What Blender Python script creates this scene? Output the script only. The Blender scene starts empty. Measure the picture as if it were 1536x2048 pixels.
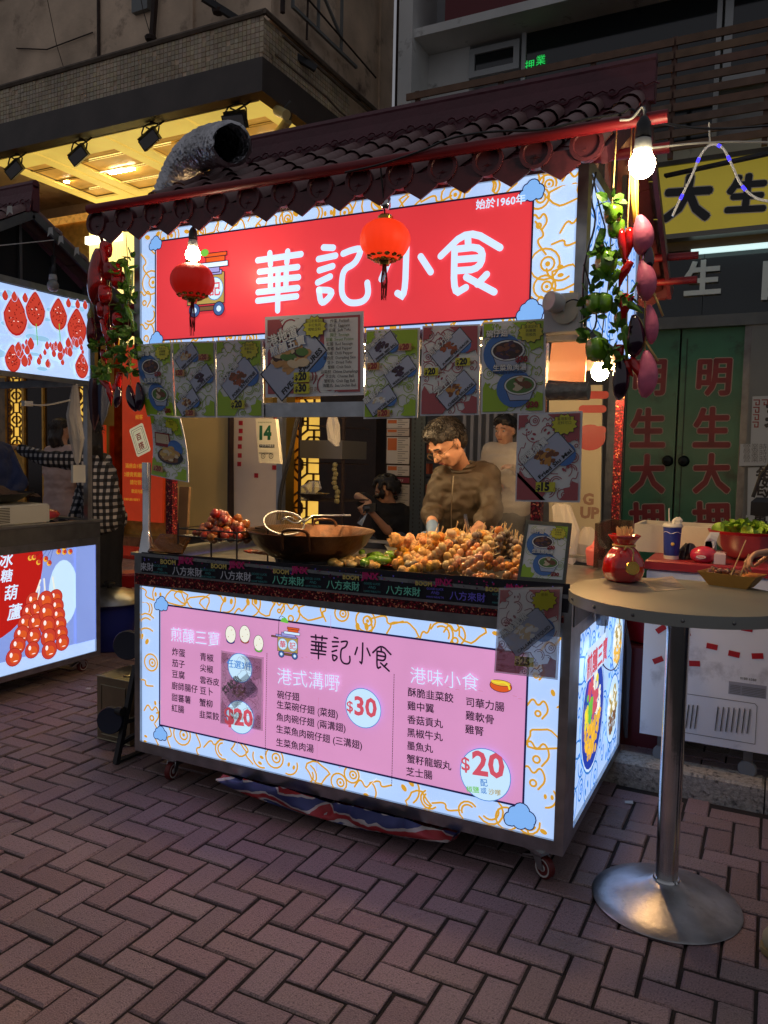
import bpy, bmesh, math, random
from mathutils import Vector, Matrix, Quaternion
random.seed(7)
SC = bpy.context.scene
COL = SC.collection
PI = math.pi
V = Vector
# ---------------------------------------------------------------- camera
CF, CYAW, CPITCH, CROLL = 1545.4, -.4627, .0699, .0212
CO = V((2.6897, -2.741, 1.55))
_f = V((math.sin(CYAW)*math.cos(CPITCH), math.cos(CYAW)*math.cos(CPITCH), -math.sin(CPITCH)))
_r0 = V((math.cos(CYAW), -math.sin(CYAW), 0)); _u0 = _r0.cross(_f)
_r = _r0*math.cos(CROLL)+_u0*math.sin(CROLL); _u = -_r0*math.sin(CROLL)+_u0*math.cos(CROLL)
cam = bpy.data.cameras.new('camera'); camo = bpy.data.objects.new('camera', cam); COL.objects.link(camo)
cam.sensor_fit = 'VERTICAL'; cam.sensor_height = 36; cam.lens = CF/2048*36
cam.clip_start = .05; cam.clip_end = 200
M3 = Matrix((_r, _u, -_f)).transposed(); camo.matrix_world = Matrix.Translation(CO) @ M3.to_4x4()
SC.camera = camo
# ---------------------------------------------------------------- night sky
w = bpy.data.worlds.new('World'); SC.world = w; w.use_nodes = True
bg = w.node_tree.nodes['Background']
bg.inputs[0].default_value = (.90, .90, 1.0, 1); bg.inputs[1].default_value = .205
SC.view_settings.view_transform = 'Standard'; SC.view_settings.look = 'None'
SC.view_settings.exposure = 0; SC.view_settings.gamma = 1
SC.cycles.use_denoising = True
SC.cycles.max_bounces = 6; SC.cycles.diffuse_bounces = 3; SC.cycles.glossy_bounces = 3
SC.cycles.transmission_bounces = 4; SC.cycles.transparent_max_bounces = 8
SC.cycles.sample_clamp_indirect = 4; SC.cycles.caustics_reflective = False; SC.cycles.caustics_refractive = False

# ---------------------------------------------------------------- helpers
def U(px, py, ax, v):
    """point of the photograph's pixel on the plane ax = v"""
    d = _f + _r*((px-768)/CF) - _u*((py-1024)/CF)
    i = 'XYZ'.index(ax); return CO + d*((v-CO[i])/d[i])
def lin(c):
    c = c/255; return c/12.92 if c <= .04045 else ((c+.055)/1.055)**2.4
def S(r, g, b): return (lin(r), lin(g), lin(b))
_m = {}
def mat(name, col=(.5,.5,.5), rough=.6, metal=0, emit=None, es=1, var=0, vs=20, bump=0, bs=60, spec=.5, alpha=1, trans=0,
        coat=0, sample=True, rnd=0, dark=None, ds=3, dt=.55):
    if name in _m: return _m[name]
    m = bpy.data.materials.new(name); m.use_nodes = True; N = m.node_tree.nodes; L = m.node_tree.links
    b = N['Principled BSDF']; I = b.inputs
    I['Base Color'].default_value = (*col, 1); I['Roughness'].default_value = rough; I['Metallic'].default_value = metal
    I['Specular IOR Level'].default_value = spec; I['Alpha'].default_value = alpha; I['Transmission Weight'].default_value = trans
    I['Coat Weight'].default_value = coat
    if emit is not None:
        I['Emission Color'].default_value = (*emit, 1); I['Emission Strength'].default_value = es
        if not sample: m.cycles.emission_sampling = 'NONE'
    cur = None
    if var or rnd or dark is not None or bump:
        tc = N.new('ShaderNodeTexCoord')
    if var or rnd or dark is not None:
        rgb = N.new('ShaderNodeRGB'); rgb.outputs[0].default_value = (*col, 1); cur = rgb.outputs[0]
        if rnd:
            oi = N.new('ShaderNodeObjectInfo'); ge = N.new('ShaderNodeNewGeometry'); ad = N.new('ShaderNodeMath'); ad.operation = 'ADD'
            L.new(oi.outputs['Random'], ad.inputs[0]); L.new(ge.outputs['Random Per Island'], ad.inputs[1])
            wn = N.new('ShaderNodeTexWhiteNoise'); wn.noise_dimensions = '1D'; L.new(ad.outputs[0], wn.inputs['W'])
            hs = N.new('ShaderNodeHueSaturation'); mr = N.new('ShaderNodeMapRange'); L.new(wn.outputs['Value'], mr.inputs[0])
            mr.inputs[3].default_value = 1-rnd; mr.inputs[4].default_value = 1+rnd; L.new(mr.outputs[0], hs.inputs['Value'])
            sp = N.new('ShaderNodeSeparateColor'); L.new(wn.outputs['Color'], sp.inputs[0])
            m2 = N.new('ShaderNodeMapRange'); L.new(sp.outputs[1], m2.inputs[0]); m2.inputs[3].default_value = 1-rnd*1.2; m2.inputs[4].default_value = 1+rnd*.8
            L.new(m2.outputs[0], hs.inputs['Saturation'])
            m3 = N.new('ShaderNodeMapRange'); L.new(sp.outputs[2], m3.inputs[0]); m3.inputs[3].default_value = .5-rnd*.14; m3.inputs[4].default_value = .5+rnd*.10; L.new(m3.outputs[0], hs.inputs['Hue'])
            L.new(cur, hs.inputs['Color']); cur = hs.outputs[0]
        if var:
            n = N.new('ShaderNodeTexNoise'); n.inputs['Scale'].default_value = vs; n.inputs['Detail'].default_value = 5
            L.new(tc.outputs['Object'], n.inputs['Vector'])
            mr = N.new('ShaderNodeMapRange'); L.new(n.outputs[0], mr.inputs[0]); mr.inputs[1].default_value = .25; mr.inputs[2].default_value = .75
            mr.inputs[3].default_value = 1-var; mr.inputs[4].default_value = 1+var
            h = N.new('ShaderNodeHueSaturation'); L.new(mr.outputs[0], h.inputs['Value']); L.new(cur, h.inputs['Color']); cur = h.outputs[0]
        if dark is not None:
            n = N.new('ShaderNodeTexNoise'); n.inputs['Scale'].default_value = ds; n.inputs['Detail'].default_value = 8; n.inputs['Roughness'].default_value = .65
            L.new(tc.outputs['Object'], n.inputs['Vector'])
            mr = N.new('ShaderNodeMapRange'); L.new(n.outputs[0], mr.inputs[0]); mr.inputs[1].default_value = dt; mr.inputs[2].default_value = dt+.15
            mx = N.new('ShaderNodeMix'); mx.data_type = 'RGBA'; L.new(mr.outputs[0], mx.inputs[0]); L.new(cur, mx.inputs[6]); mx.inputs[7].default_value = (*dark, 1)
            cur = mx.outputs[2]
        L.new(cur, I['Base Color'])
        if emit is not None and var: 
            L.new(cur, I['Emission Color'])
    if bump:
        n = N.new('ShaderNodeTexNoise'); n.inputs['Scale'].default_value = bs; n.inputs['Detail'].default_value = 6
        L.new(tc.outputs['Object'], n.inputs['Vector'])
        bp = N.new('ShaderNodeBump'); bp.inputs['Strength'].default_value = min(1, bump); bp.inputs['Distance'].default_value = .01*max(1, bump)
        L.new(n.outputs[0], bp.inputs['Height']); L.new(bp.outputs[0], I['Normal'])
    _m[name] = m; return m
def em(name, rgb, k=1.0, sample=False):
    c = S(*rgb)
    if sample: return mat(name, c, .4, emit=c, es=k*.93, spec=.3, var=.07, vs=2.6)
    return mat(name, tuple(x*.35 for x in c), .45, emit=c, es=k, sample=sample, spec=.2)
def pr(name, rgb): return mat('print '+name, S(*rgb), .35, coat=.3, spec=.4)

def link(o, parent=None):
    COL.objects.link(o)
    if parent is not None: o.parent = parent
    return o
def tag(o, label, cat, group=None):
    o['label'] = label; o['category'] = cat
    if group: o['group'] = group
    return o
def thing(name, label, cat, loc=(0,0,0), group=None, rz=0):
    o = bpy.data.objects.new(name, None); o.empty_display_size = .05; link(o); o.location = loc; o.rotation_euler = (0,0,rz)
    return tag(o, label, cat, group)
def world_parent(o, p):      # parts are built in world coordinates
    o.parent = p; o.matrix_parent_inverse = Matrix.Translation(-p.location) if p.rotation_euler.z == 0 else (Matrix.Translation(p.location) @ Matrix.Rotation(p.rotation_euler.z, 4, 'Z')).inverted()
    return o
def dup(root, loc=None, rz=None, label=None, group=None, scale=None, rot=None):
    r = root.copy(); COL.objects.link(r)
    if loc is not None: r.location = loc
    if rot is not None: r.rotation_euler = rot
    elif rz is not None: r.rotation_euler = (0,0,rz)
    if scale is not None: r.scale = (scale,)*3 if not hasattr(scale, '__len__') else scale
    if label: r['label'] = label
    if group: r['group'] = group
    for ch in list(root.children):
        c = ch.copy(); COL.objects.link(c); c.parent = r
        for g in ch.children:
            d = g.copy(); COL.objects.link(d); d.parent = c
    return r

class MB:
    def __init__(s): s.v = []; s.f = []; s.m = []; s.cur = 0
    def add(s, vs, fs):
        b = len(s.v); s.v += [tuple(v) for v in vs]; s.f += [tuple(b+i for i in f) for f in fs]; s.m += [s.cur]*len(fs); return s
    def box(s, x0, y0, z0, x1, y1, z1):
        vs = [(x,y,z) for x in (x0,x1) for y in (y0,y1) for z in (z0,z1)]
        return s.add(vs, [(0,1,3,2),(4,6,7,5),(0,4,5,1),(2,3,7,6),(0,2,6,4),(1,5,7,3)])
    def obox(s, c, ax, ay, az):       # centre and three half axis vectors
        c = V(c); vs = [c+ax*i+ay*j+az*k for i in (-1,1) for j in (-1,1) for k in (-1,1)]
        return s.add(vs, [(0,1,3,2),(4,6,7,5),(0,4,5,1),(2,3,7,6),(0,2,6,4),(1,5,7,3)])
    def bev(s, x0, y0, z0, x1, y1, z1, b=.003):   # box with chamfered upper edges
        vs = [(x0,y0,z0),(x1,y0,z0),(x1,y1,z0),(x0,y1,z0),(x0,y0,z1-b),(x1,y0,z1-b),(x1,y1,z1-b),(x0,y1,z1-b),
              (x0+b,y0+b,z1),(x1-b,y0+b,z1),(x1-b,y1-b,z1),(x0+b,y1-b,z1)]
        fs = [(3,2,1,0)] + [(i,(i+1)%4,(i+1)%4+4,i+4) for i in range(4)] + [(i+4,(i+1)%4+4,(i+1)%4+8,i+8) for i in range(4)] + [(8,9,10,11)]
        return s.add(vs, fs)
    def bar(s, a, b, wx, wz=None, up=(0,0,1)):
        a, b = V(a), V(b); d = (b-a); up = V(up)
        if abs(d.normalized().dot(up)) > .98: up = V((0,1,0))
        x = d.cross(up).normalized(); z = x.cross(d).normalized(); wz = wz or wx
        return s.obox((a+b)/2, x*wx/2, d/2, z*wz/2)
    def tube(s, pts, r, n=8, caps=True, closed=False):
        pts = [V(p) for p in pts]; k = len(pts); rr = r if hasattr(r, '__len__') else [r]*k
        b = len(s.v); up = V((0,0,1)); px = None; rings = []
        for i, p in enumerate(pts):
            t = ((pts[(i+1) % k]-pts[i-1]) if closed else (pts[min(i+1,k-1)]-pts[max(i-1,0)])).normalized()
            if px is None:
                px = t.cross(up if abs(t.z) < .95 else V((0,1,0))).normalized()
            else:
                px = (px - t*px.dot(t)); px = px.normalized() if px.length > 1e-6 else t.cross(up).normalized()
            py = t.cross(px)
            rings.append([p + (px*math.cos(2*PI*j/n)+py*math.sin(2*PI*j/n))*rr[i] for j in range(n)])
        vs = [v for g in rings for v in g]; fs = []
        for i in range(k if closed else k-1):
            i2 = (i+1) % k
            for j in range(n): fs.append((i*n+j, i*n+(j+1)%n, i2*n+(j+1)%n, i2*n+j))
        if caps and not closed: fs += [tuple(range(n))[::-1], tuple((k-1)*n+j for j in range(n))]
        return s.add(vs, fs)
    def lathe(s, prof, c=(0,0,0), n=20, axis=None, sx=1, sy=1, lob=0, ln=4):   # prof: (r, z)
        c = V(c); q = Quaternion((1,0,0,0)) if axis is None else V((0,0,1)).rotation_difference(V(axis))
        vs = []; fs = []
        for r, z in prof:
            for j in range(n):
                a = 2*PI*j/n; k = 1+lob*math.cos(ln*a)
                vs.append(c + q @ V((r*k*math.cos(a)*sx, r*k*math.sin(a)*sy, z)))
        for i in range(len(prof)-1):
            for j in range(n): fs.append((i*n+j, i*n+(j+1)%n, (i+1)*n+(j+1)%n, (i+1)*n+j))
        if prof[0][0] > 1e-5: fs.append(tuple(range(n))[::-1])
        if prof[-1][0] > 1e-5: fs.append(tuple((len(prof)-1)*n+j for j in range(n)))
        return s.add(vs, fs)
    def ell(s, c, r, n=12, m=8, q=None):
        r = r if hasattr(r, '__len__') else (r,r,r); c = V(c); vs = []; fs = []
        for i in range(m+1):
            a = PI*i/m
            for j in range(n):
                p = V((math.sin(a)*math.cos(2*PI*j/n)*r[0], math.sin(a)*math.sin(2*PI*j/n)*r[1], -math.cos(a)*r[2]))
                vs.append(c + (q @ p if q is not None else p))
        for i in range(m):
            for j in range(n): fs.append((i*n+j, i*n+(j+1)%n, (i+1)*n+(j+1)%n, (i+1)*n+j))
        return s.add(vs, fs)
    def cap(s, a, ra, b, rb, n=12):      # tapered capsule
        a, b = V(a), V(b); d = b-a; L = d.length
        prof = [(ra*math.cos(t), ra*math.sin(t)) for t in (-PI/2*.999, -PI/3, -PI/6, 0)] + [(rb*math.cos(t), L+rb*math.sin(t)) for t in (0, PI/6, PI/3, PI/2*.999)]
        return s.lathe(prof, a, n, d.normalized() if L > 1e-6 else (0,0,1))
    def mesh(s, name, mats, smooth=False):
        me = bpy.data.meshes.new(name); me.from_pydata(s.v, [], s.f)
        for m in (mats if isinstance(mats, (list, tuple)) else [mats]): me.materials.append(m)
        if max(s.m, default=0) > 0: me.polygons.foreach_set('material_index', s.m)
        if smooth:
            me.polygons.foreach_set('use_smooth', [True]*len(s.f))
            if smooth != 'full': me.set_sharp_from_angle(angle=math.radians(42))
        me.update(); return me
    def build(s, name, mats, parent=None, smooth=False, weld=False, local=False):
        me = s.mesh(name, mats, smooth)
        bm = bmesh.new(); bm.from_mesh(me)
        if weld: bmesh.ops.remove_doubles(bm, verts=bm.verts, dist=1e-5)
        bmesh.ops.recalc_face_normals(bm, faces=bm.faces); bm.to_mesh(me); bm.free()
        o = link(bpy.data.objects.new(name, me))
        if parent is not None:
            if local: o.parent = parent
            else: world_parent(o, parent)
        return o
def structure(o): o['kind'] = 'structure'; return o
def stuff(o): o['kind'] = 'stuff'; return o
def sub(o, parent):   # sub-part under a mesh part (all parts sit at identity in world)
    o.parent = parent; o.matrix_parent_inverse = Matrix.Identity(4) if parent.parent is None else Matrix.Identity(4)
    return o
def one(name, mb, m, label, cat, group=None, smooth=True):   # a thing that is one mesh, origin moved to its base
    xs = [v[0] for v in mb.v]; ys = [v[1] for v in mb.v]; zs = [v[2] for v in mb.v]
    c = V(((min(xs)+max(xs))/2, (min(ys)+max(ys))/2, min(zs)))
    mb.v = [tuple(V(v)-c) for v in mb.v]; o = mb.build(name, m, smooth=smooth); o.location = c
    return tag(o, label, cat, group)

# text outlines ------------------------------------------------------------
_tc = {}
def text2d(s, bold=0.0):
    k = (s, bold)
    if k not in _tc:
        cu = bpy.data.curves.new('t', 'FONT'); cu.body = s; cu.resolution_u = 2; cu.offset = bold; cu.fill_mode = 'FRONT'
        o = bpy.data.objects.new('t', cu); COL.objects.link(o)
        dg = bpy.context.evaluated_depsgraph_get(); me = bpy.data.meshes.new_from_object(o.evaluated_get(dg))
        vs = [(v.co.x, v.co.y) for v in me.vertices]; fs = [tuple(p.vertices) for p in me.polygons]
        bpy.data.objects.remove(o); bpy.data.curves.remove(cu); bpy.data.meshes.remove(me)
        xs = [v[0] for v in vs] or [0,1]; ys = [v[1] for v in vs] or [0,1]
        _tc[k] = (vs, fs, min(xs), min(ys), max(xs), max(ys))
    return _tc[k]

class Canvas:
    """flat print in metres (s right, t up) laid on a plane or a bent sheet"""
    def __init__(s, mp, eps=4e-5, start=.0006):
        s.mp = mp; s.eps = eps; s.h = start; s.b = {}; s.mats = []; s.clip = None; s.mb = MB()
    def _add(s, vs, fs, m):
        if s.clip:
            a, b, c, d = s.clip; vs = [(min(max(x, a), c), min(max(y, b), d)) for x, y in vs]
        if m not in s.mats: s.mats.append(m)
        s.mb.cur = s.mats.index(m); s.mb.add([s.mp(x, y, s.h) for x, y in vs], fs); s.h += s.eps
    def poly(s, pts, m): s._add(pts, [tuple(range(len(pts)))], m)
    def rect(s, x0, y0, x1, y1, m): s.poly([(x0,y0),(x1,y0),(x1,y1),(x0,y1)], m)
    def disc(s, x, y, r, m, n=20, ry=None, rot=0):
        ry = ry or r; c, d = math.cos(rot), math.sin(rot)
        s.poly([(x+r*math.cos(2*PI*i/n)*c-ry*math.sin(2*PI*i/n)*d, y+r*math.cos(2*PI*i/n)*d+ry*math.sin(2*PI*i/n)*c) for i in range(n)], m)
    def line(s, pts, wd, m, closed=False, smooth=0, taper=False):
        for _ in range(smooth):
            q = [] if closed else [pts[0]]; k = len(pts)
            for i in range(k if closed else k-1):
                a, b = pts[i], pts[(i+1) % k]
                q += [(a[0]*.75+b[0]*.25, a[1]*.75+b[1]*.25), (a[0]*.25+b[0]*.75, a[1]*.25+b[1]*.75)]
            if not closed: q.append(pts[-1])
            pts = q
        P2 = [V(p) for p in pts]; k = len(P2); L = []; R = []; h = wd/2
        for i, p in enumerate(P2):
            a = P2[i-1] if (i > 0 or closed) else None; b = P2[(i+1) % k] if (i < k-1 or closed) else None
            d1 = (p-a).normalized() if a is not None and (p-a).length > 1e-9 else None
            d2 = (b-p).normalized() if b is not None and (b-p).length > 1e-9 else None
            d1 = d1 or d2 or V((1,0)); d2 = d2 or d1; t = d1+d2
            t = t.normalized() if t.length > 1e-6 else d1
            n = V((-t.y, t.x)); sc = min(1.8, 1/max(.3, n.dot(V((-d1.y, d1.x)))))
            L.append(p+n*h*sc); R.append(p-n*h*sc)
        vs = L+R; fs = [(i, (i+1) % k, k+(i+1) % k, k+i) for i in range(k if closed else k-1)]
        if not closed:
            for (p, d, i0, i1) in ((P2[0], P2[0]-P2[1], 0, k), (P2[-1], P2[-1]-P2[-2], k-1, 2*k-1)):
                if d.length < 1e-9: continue
                d = d.normalized(); n = V((-d.y, d.x)); b = len(vs)
                vs += [p+(n*math.cos(a)+d*math.sin(a))*h for a in (PI/6, PI/3, PI/2, 2*PI/3, 5*PI/6)]
                e = (i1, i0) if i0 == 0 else (i0, i1)
                lft = V(vs[i0]); rgt = V(vs[i1])
                st, en = (i0, i1) if (lft-p).dot(n) > 0 else (i1, i0)
                fs.append((st, b, b+1, b+2, b+3, b+4, en))
        s._add([(v[0], v[1]) for v in vs], fs, m)
    def ring(s, x, y, r, wd, m, n=20, ry=None):
        ry = ry or r; s.line([(x+r*math.cos(2*PI*i/n), y+ry*math.sin(2*PI*i/n)) for i in range(n)], wd, m, closed=True)
    def arc(s, x, y, r, a0, a1, wd, m, n=8): s.line([(x+r*math.cos(a0+(a1-a0)*i/n), y+r*math.sin(a0+(a1-a0)*i/n)) for i in range(n+1)], wd, m)
    def text(s, t, x, y, size, m, ang=0, bold=0, fx=1, outline=None, ow=.05, align='l', shear=0):
        if outline is not None: s.text(t, x, y, size, outline, ang, bold+ow, fx, align=align, shear=shear)
        if bold > 0 and any(ord(ch) > 0x2e80 for ch in t):     # thicken dense glyphs by shifted copies
            b = bold*.8*size
            for dx, dy in (((b,b),(-b,b),(b,-b),(-b,-b)) if bold < .04 else ((b,0),(-b,0),(0,b),(0,-b),(b*.7,b*.7),(-b*.7,b*.7),(b*.7,-b*.7),(-b*.7,-b*.7))): s.text(t, x+dx, y+dy, size, m, ang, 0, fx, align=align, shear=shear)
            return
        vs, fs, x0, y0, x1, y1 = text2d(t, bold); c, d = math.cos(ang), math.sin(ang)
        off = -x0 if align == 'l' else -(x0+x1)/2
        s._add([(x+((vx+off+shear*vy)*fx*c-vy*d)*size, y+((vx+off+shear*vy)*fx*d+vy*c)*size) for vx, vy in vs], fs, m)
    def tfit(s, t, p0, p1, m, bold=0, h=None, outline=None, ow=.05):   # glyph box from bottom-left p0 to bottom-right p1
        if outline is not None: s.tfit(t, p0, p1, outline, bold+ow, h)
        if bold > 0 and any(ord(ch) > 0x2e80 for ch in t):
            q = text2d(t, 0); k = (V(p1)-V(p0)).length/(q[4]-q[2]); b = bold*.8*k
            for dx, dy in (((b,b),(-b,b),(b,-b),(-b,-b)) if bold < .04 else ((b,0),(-b,0),(0,b),(0,-b),(b*.7,b*.7),(-b*.7,b*.7),(b*.7,-b*.7),(-b*.7,-b*.7))): s.tfit(t, V(p0)+V((dx,dy)), V(p1)+V((dx,dy)), m, 0, h)
            return
        vs, fs, x0, y0, x1, y1 = text2d(t, bold); p0, p1 = V(p0), V(p1); e = p1-p0; k = e.length/(x1-x0); e = e.normalized(); n = V((-e.y, e.x))
        kh = k if h is None else h/(y1-y0)
        s._add([tuple(p0+e*(vx-x0)*k+n*(vy-y0)*kh) for vx, vy in vs], fs, m)
    def cloud(s, x, y, w_, fill, line, lw):
        lobes = [(-.30,-.12,.22),(-.18,.12,.20),(.05,.22,.26),(.28,.02,.24),(.30,-.16,.17),(0,-.14,.24),(-.36,-.2,.14)]
        for dx, dy, r in lobes: s.disc(x+dx*w_, y+dy*w_, r*w_+lw, line, 14)
        for dx, dy, r in lobes: s.disc(x+dx*w_, y+dy*w_, r*w_, fill, 14)
    def burst(s, x, y, rx, ry, m, n=14):
        s.poly([(x+rx*(1 if i % 2 else .8)*math.cos(PI*i/n), y+ry*(1 if i % 2 else .8)*math.sin(PI*i/n)) for i in range(2*n)], m)
    def doodle(s, x0, y0, x1, y1, m, wd, u, seed=1, dens=1.0):
        """loose printed line doodles: petals, rings, arcs and dots"""
        R = random.Random(seed); old = s.clip; s.clip = (x0, y0, x1, y1); nx = max(1, int((x1-x0)/u*dens)); ny = max(1, int((y1-y0)/u*dens))
        for i in range(nx):
            for j in range(ny):
                x = x0+(i+.5+R.uniform(-.3,.3))*(x1-x0)/nx; y = y0+(j+.5+R.uniform(-.3,.3))*(y1-y0)/ny; k = R.randrange(6); a = R.uniform(0, 2*PI); r = u*R.uniform(.28,.5)
                if k == 0: s.ring(x, y, r, wd, m, 16); s.ring(x+r*.2, y, r*.45, wd, m, 12); s.disc(x+r*.2, y, r*.18, m, 8)
                elif k == 1:
                    s.arc(x, y, r*1.2, a, a+PI*1.1, wd, m); s.arc(x, y, r*.8, a+.2, a+PI*.9, wd, m)
                elif k == 2:
                    s.line([(x-r*math.cos(a)*1.3, y-r*math.sin(a)*1.3), (x-r*.4*math.sin(a), y+r*.4*math.cos(a)), (x+r*.4*math.sin(a), y-r*.4*math.cos(a)), (x+r*1.3*math.cos(a), y+r*1.3*math.sin(a))], wd, m, smooth=2)
                elif k == 3:
                    s.disc(x, y, r*.32, m, 10, r*.2, a); s.disc(x-r*.8*math.sin(a), y+r*.8*math.cos(a), r*.32, m, 10, r*.2, a); s.arc(x, y, r*1.3, a, a+2.2, wd, m)
                elif k == 4:
                    s.line([(x+r*1.2*math.cos(t+a)*(1+.25*math.sin(3*t)), y+r*.9*math.sin(t+a)*(1+.25*math.cos(2*t))) for t in [2*PI*q/14 for q in range(14)]], wd, m, closed=True)
                else:
                    s.line([(x-r, y), (x-r*.5, y+r*.8), (x, y), (x+r*.5, y+r*.8), (x+r, y-r*.2), (x+r*.4, y-r)], wd, m, smooth=2); s.ring(x, y-r*.6, r*.25, wd, m, 10)
        s.clip = old
    def food(s, x, y, r, cols, n, seed, el=1.5, ang=0, sp=1.0):
        R = random.Random(seed)
        for i in range(n):
            a = R.uniform(0, 2*PI); d = r*sp*math.sqrt(R.random()); m = cols[R.randrange(len(cols))]
            rr = r*R.uniform(.16,.3); s.disc(x+d*math.cos(a), y+d*math.sin(a)*.7, rr*el, m, 9, rr*.8, ang+R.uniform(-.5,.5))
    def build(s, name, parent=None): 
        me = s.mb.mesh(name, s.mats); o = link(bpy.data.objects.new(name, me))
        if parent is not None: sub(o, parent) if parent.type == 'MESH' else world_parent(o, parent)
        return o
def planeY(y): return lambda s, t, h: (s, y-h, t)
def planeX(x): return lambda s, t, h: (x+h, s, t)
def pY(px, py, y): p = U(px, py, 'Y', y); return (p.x, p.z)
def pX(px, py, x): p = U(px, py, 'X', x); return (p.y, p.z)

# ---------------------------------------------------------------- materials
STEEL = mat('brushed steel', (.42,.43,.44), .32, 1, var=.25, vs=14, bump=.05, bs=90)
STEELD = mat('dull dark steel', (.16,.165,.17), .42, .9, var=.3, vs=9, bump=.06, bs=50)
CHROME = mat('chrome', (.66,.67,.68), .16, 1, var=.15, vs=12, bump=.03, bs=40)
BLACK = mat('black plastic', (.012,.012,.014), .4)
DARK = mat('dark void', (.01,.01,.011), .8)
RUBBER = mat('rubber', (.02,.02,.022), .7)
WIRE = mat('black cable', (.01,.01,.012), .45)
WWIRE = mat('white cable', (.55,.53,.48), .5)
MAROON = mat('maroon tile plastic', S(92,40,46), .38, var=.25, vs=7, bump=.12, bs=22, dark=S(48,24,28), ds=5, dt=.55)
DUSTY = mat('dusty barrel tile', S(126,98,96), .6, var=.3, vs=9, bump=.1, bs=40, dark=S(84,50,54), ds=6, dt=.55)
MAROON2 = mat('maroon ridge plastic', S(88,38,50), .42, var=.2, vs=8, bump=.3, bs=40)
REDPIPE = mat('red painted pipe', S(124,16,24), .5, var=.15, vs=10, dark=S(90,15,18), ds=8, dt=.6)
GLIT = mat('red glitter vinyl', S(95,10,25), .35, .3)
def glitter(m):
    N = m.node_tree.nodes; L = m.node_tree.links; b = N['Principled BSDF']; tc = N.new('ShaderNodeTexCoord')
    v = N.new('ShaderNodeTexVoronoi'); v.inputs['Scale'].default_value = 160; L.new(tc.outputs['Object'], v.inputs['Vector'])
    cr = N.new('ShaderNodeValToRGB'); sp = N.new('ShaderNodeSeparateColor'); L.new(v.outputs['Color'], sp.inputs[0]); L.new(sp.outputs[0], cr.inputs[0])
    e = cr.color_ramp.elements; e[0].color = (*S(30,4,12), 1); e[1].color = (*S(225,150,110), 1); e[1].position = .97
    for p, c in ((.45, S(70,8,22)), (.75, S(120,14,34)), (.9, S(165,30,50))): k = e.new(p); k.color = (*c, 1)
    L.new(cr.outputs[0], b.inputs['Base Color'])
glitter(GLIT)
SKIN = mat('skin', S(196,146,116), .5, var=.08, vs=30)
HAIR = mat('black hair', (.012,.010,.009), .5, bump=.6, bs=120)
HAIRB = mat('dark brown hair', (.03,.02,.015), .45, bump=.6, bs=120)
PAPER = mat('laminated paper', (.78,.80,.82), .25, coat=.5)
STICK = mat('bamboo stick', S(225,195,140), .6)
GREEN = mat('pepper green', S(110,158,36), .22, var=.3, vs=30, coat=.5)
LEAF = mat('leaf green', S(84,130,40), .45, var=.3, vs=40)
REDV = mat('chilli red', S(190,14,12), .15, var=.2, vs=20, coat=.8)
AUB = mat('aubergine', S(42,14,38), .15, coat=.9)
SWEET = mat('sweet potato', S(226,110,140), .5, var=.2, vs=25, bump=.2, bs=60)
STRING = mat('straw string', S(215,180,110), .8)

# ================================================================ THE GROUND
BRICK = mat('paving brick', S(142,120,121), .46, rnd=.16, var=.42, vs=210, bump=.5, bs=200, dark=S(66,52,54), ds=115, dt=.545)
_n = BRICK.node_tree; _t = _n.nodes.new('ShaderNodeTexCoord'); _o = _n.nodes.new('ShaderNodeTexNoise'); _o.inputs['Scale'].default_value = 2.2
_g = _n.nodes.new('ShaderNodeNewGeometry'); _n.links.new(_g.outputs['Position'], _o.inputs['Vector'])
_q = _n.nodes.new('ShaderNodeMapRange'); _q.inputs[1].default_value = .3; _q.inputs[2].default_value = .7; _q.inputs[3].default_value = .24; _q.inputs[4].default_value = .46
_n.links.new(_o.outputs[0], _q.inputs[0]); _n.links.new(_q.outputs[0], _n.nodes['Principled BSDF'].inputs['Roughness'])
JOINT = mat('joint sand', S(38,33,32), .9, bump=.5, bs=200)
mb = MB(); mb.box(-30, -25, -.3, 30, 40, -.009); ground = structure(mb.build('ground', JOINT))
BP = .1047
def brick_mesh(w_, h_, seed):
    R = random.Random(seed); m = MB(); m.bev(0, 0, -.03, w_, h_, 0, R.uniform(.003,.006))
    m.v = [(x+R.uniform(-.0016,.0016), y+R.uniform(-.0016,.0016), z+(R.uniform(-.0012,.0008) if z > -.02 else 0)) for x, y, z in m.v]
    return m.mesh('brick', BRICK)
BHM = [brick_mesh(BP*2-.0105, BP-.0105, i) for i in range(7)]; BVM = [brick_mesh(BP-.0105, BP*2-.0105, i+20) for i in range(7)]
cells = []
for j in range(-30, 66):
    for i in range(-62, 42):
        k = (i-j) % 4
        if k not in (2, 3): continue
        x = (i+.1)*BP; y = (j-.5)*BP
        if y > .94 and x > 1.4 - .2: continue
        if y > 6.6: continue
        c = V((x+.05, y+.05, 0)); d = c-CO; z = d.dot(_f)
        if z < .5: continue
        px = 768+CF*d.dot(_r)/z; py = 1024-CF*d.dot(_u)/z
        if px < -500 or px > 2500 or py > 2900: continue
        hid = (-.0 < x < 2.05 and y > .2 and py < 1600) or (x > 2.3 and x < 2.6 and abs(y-.08) < .15)
        cells.append((z + (50 if hid or px < -60 or px > 1600 or py > 2120 else 0), k, x, y))
cells.sort(); R = random.Random(3); rest = MB()
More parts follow.
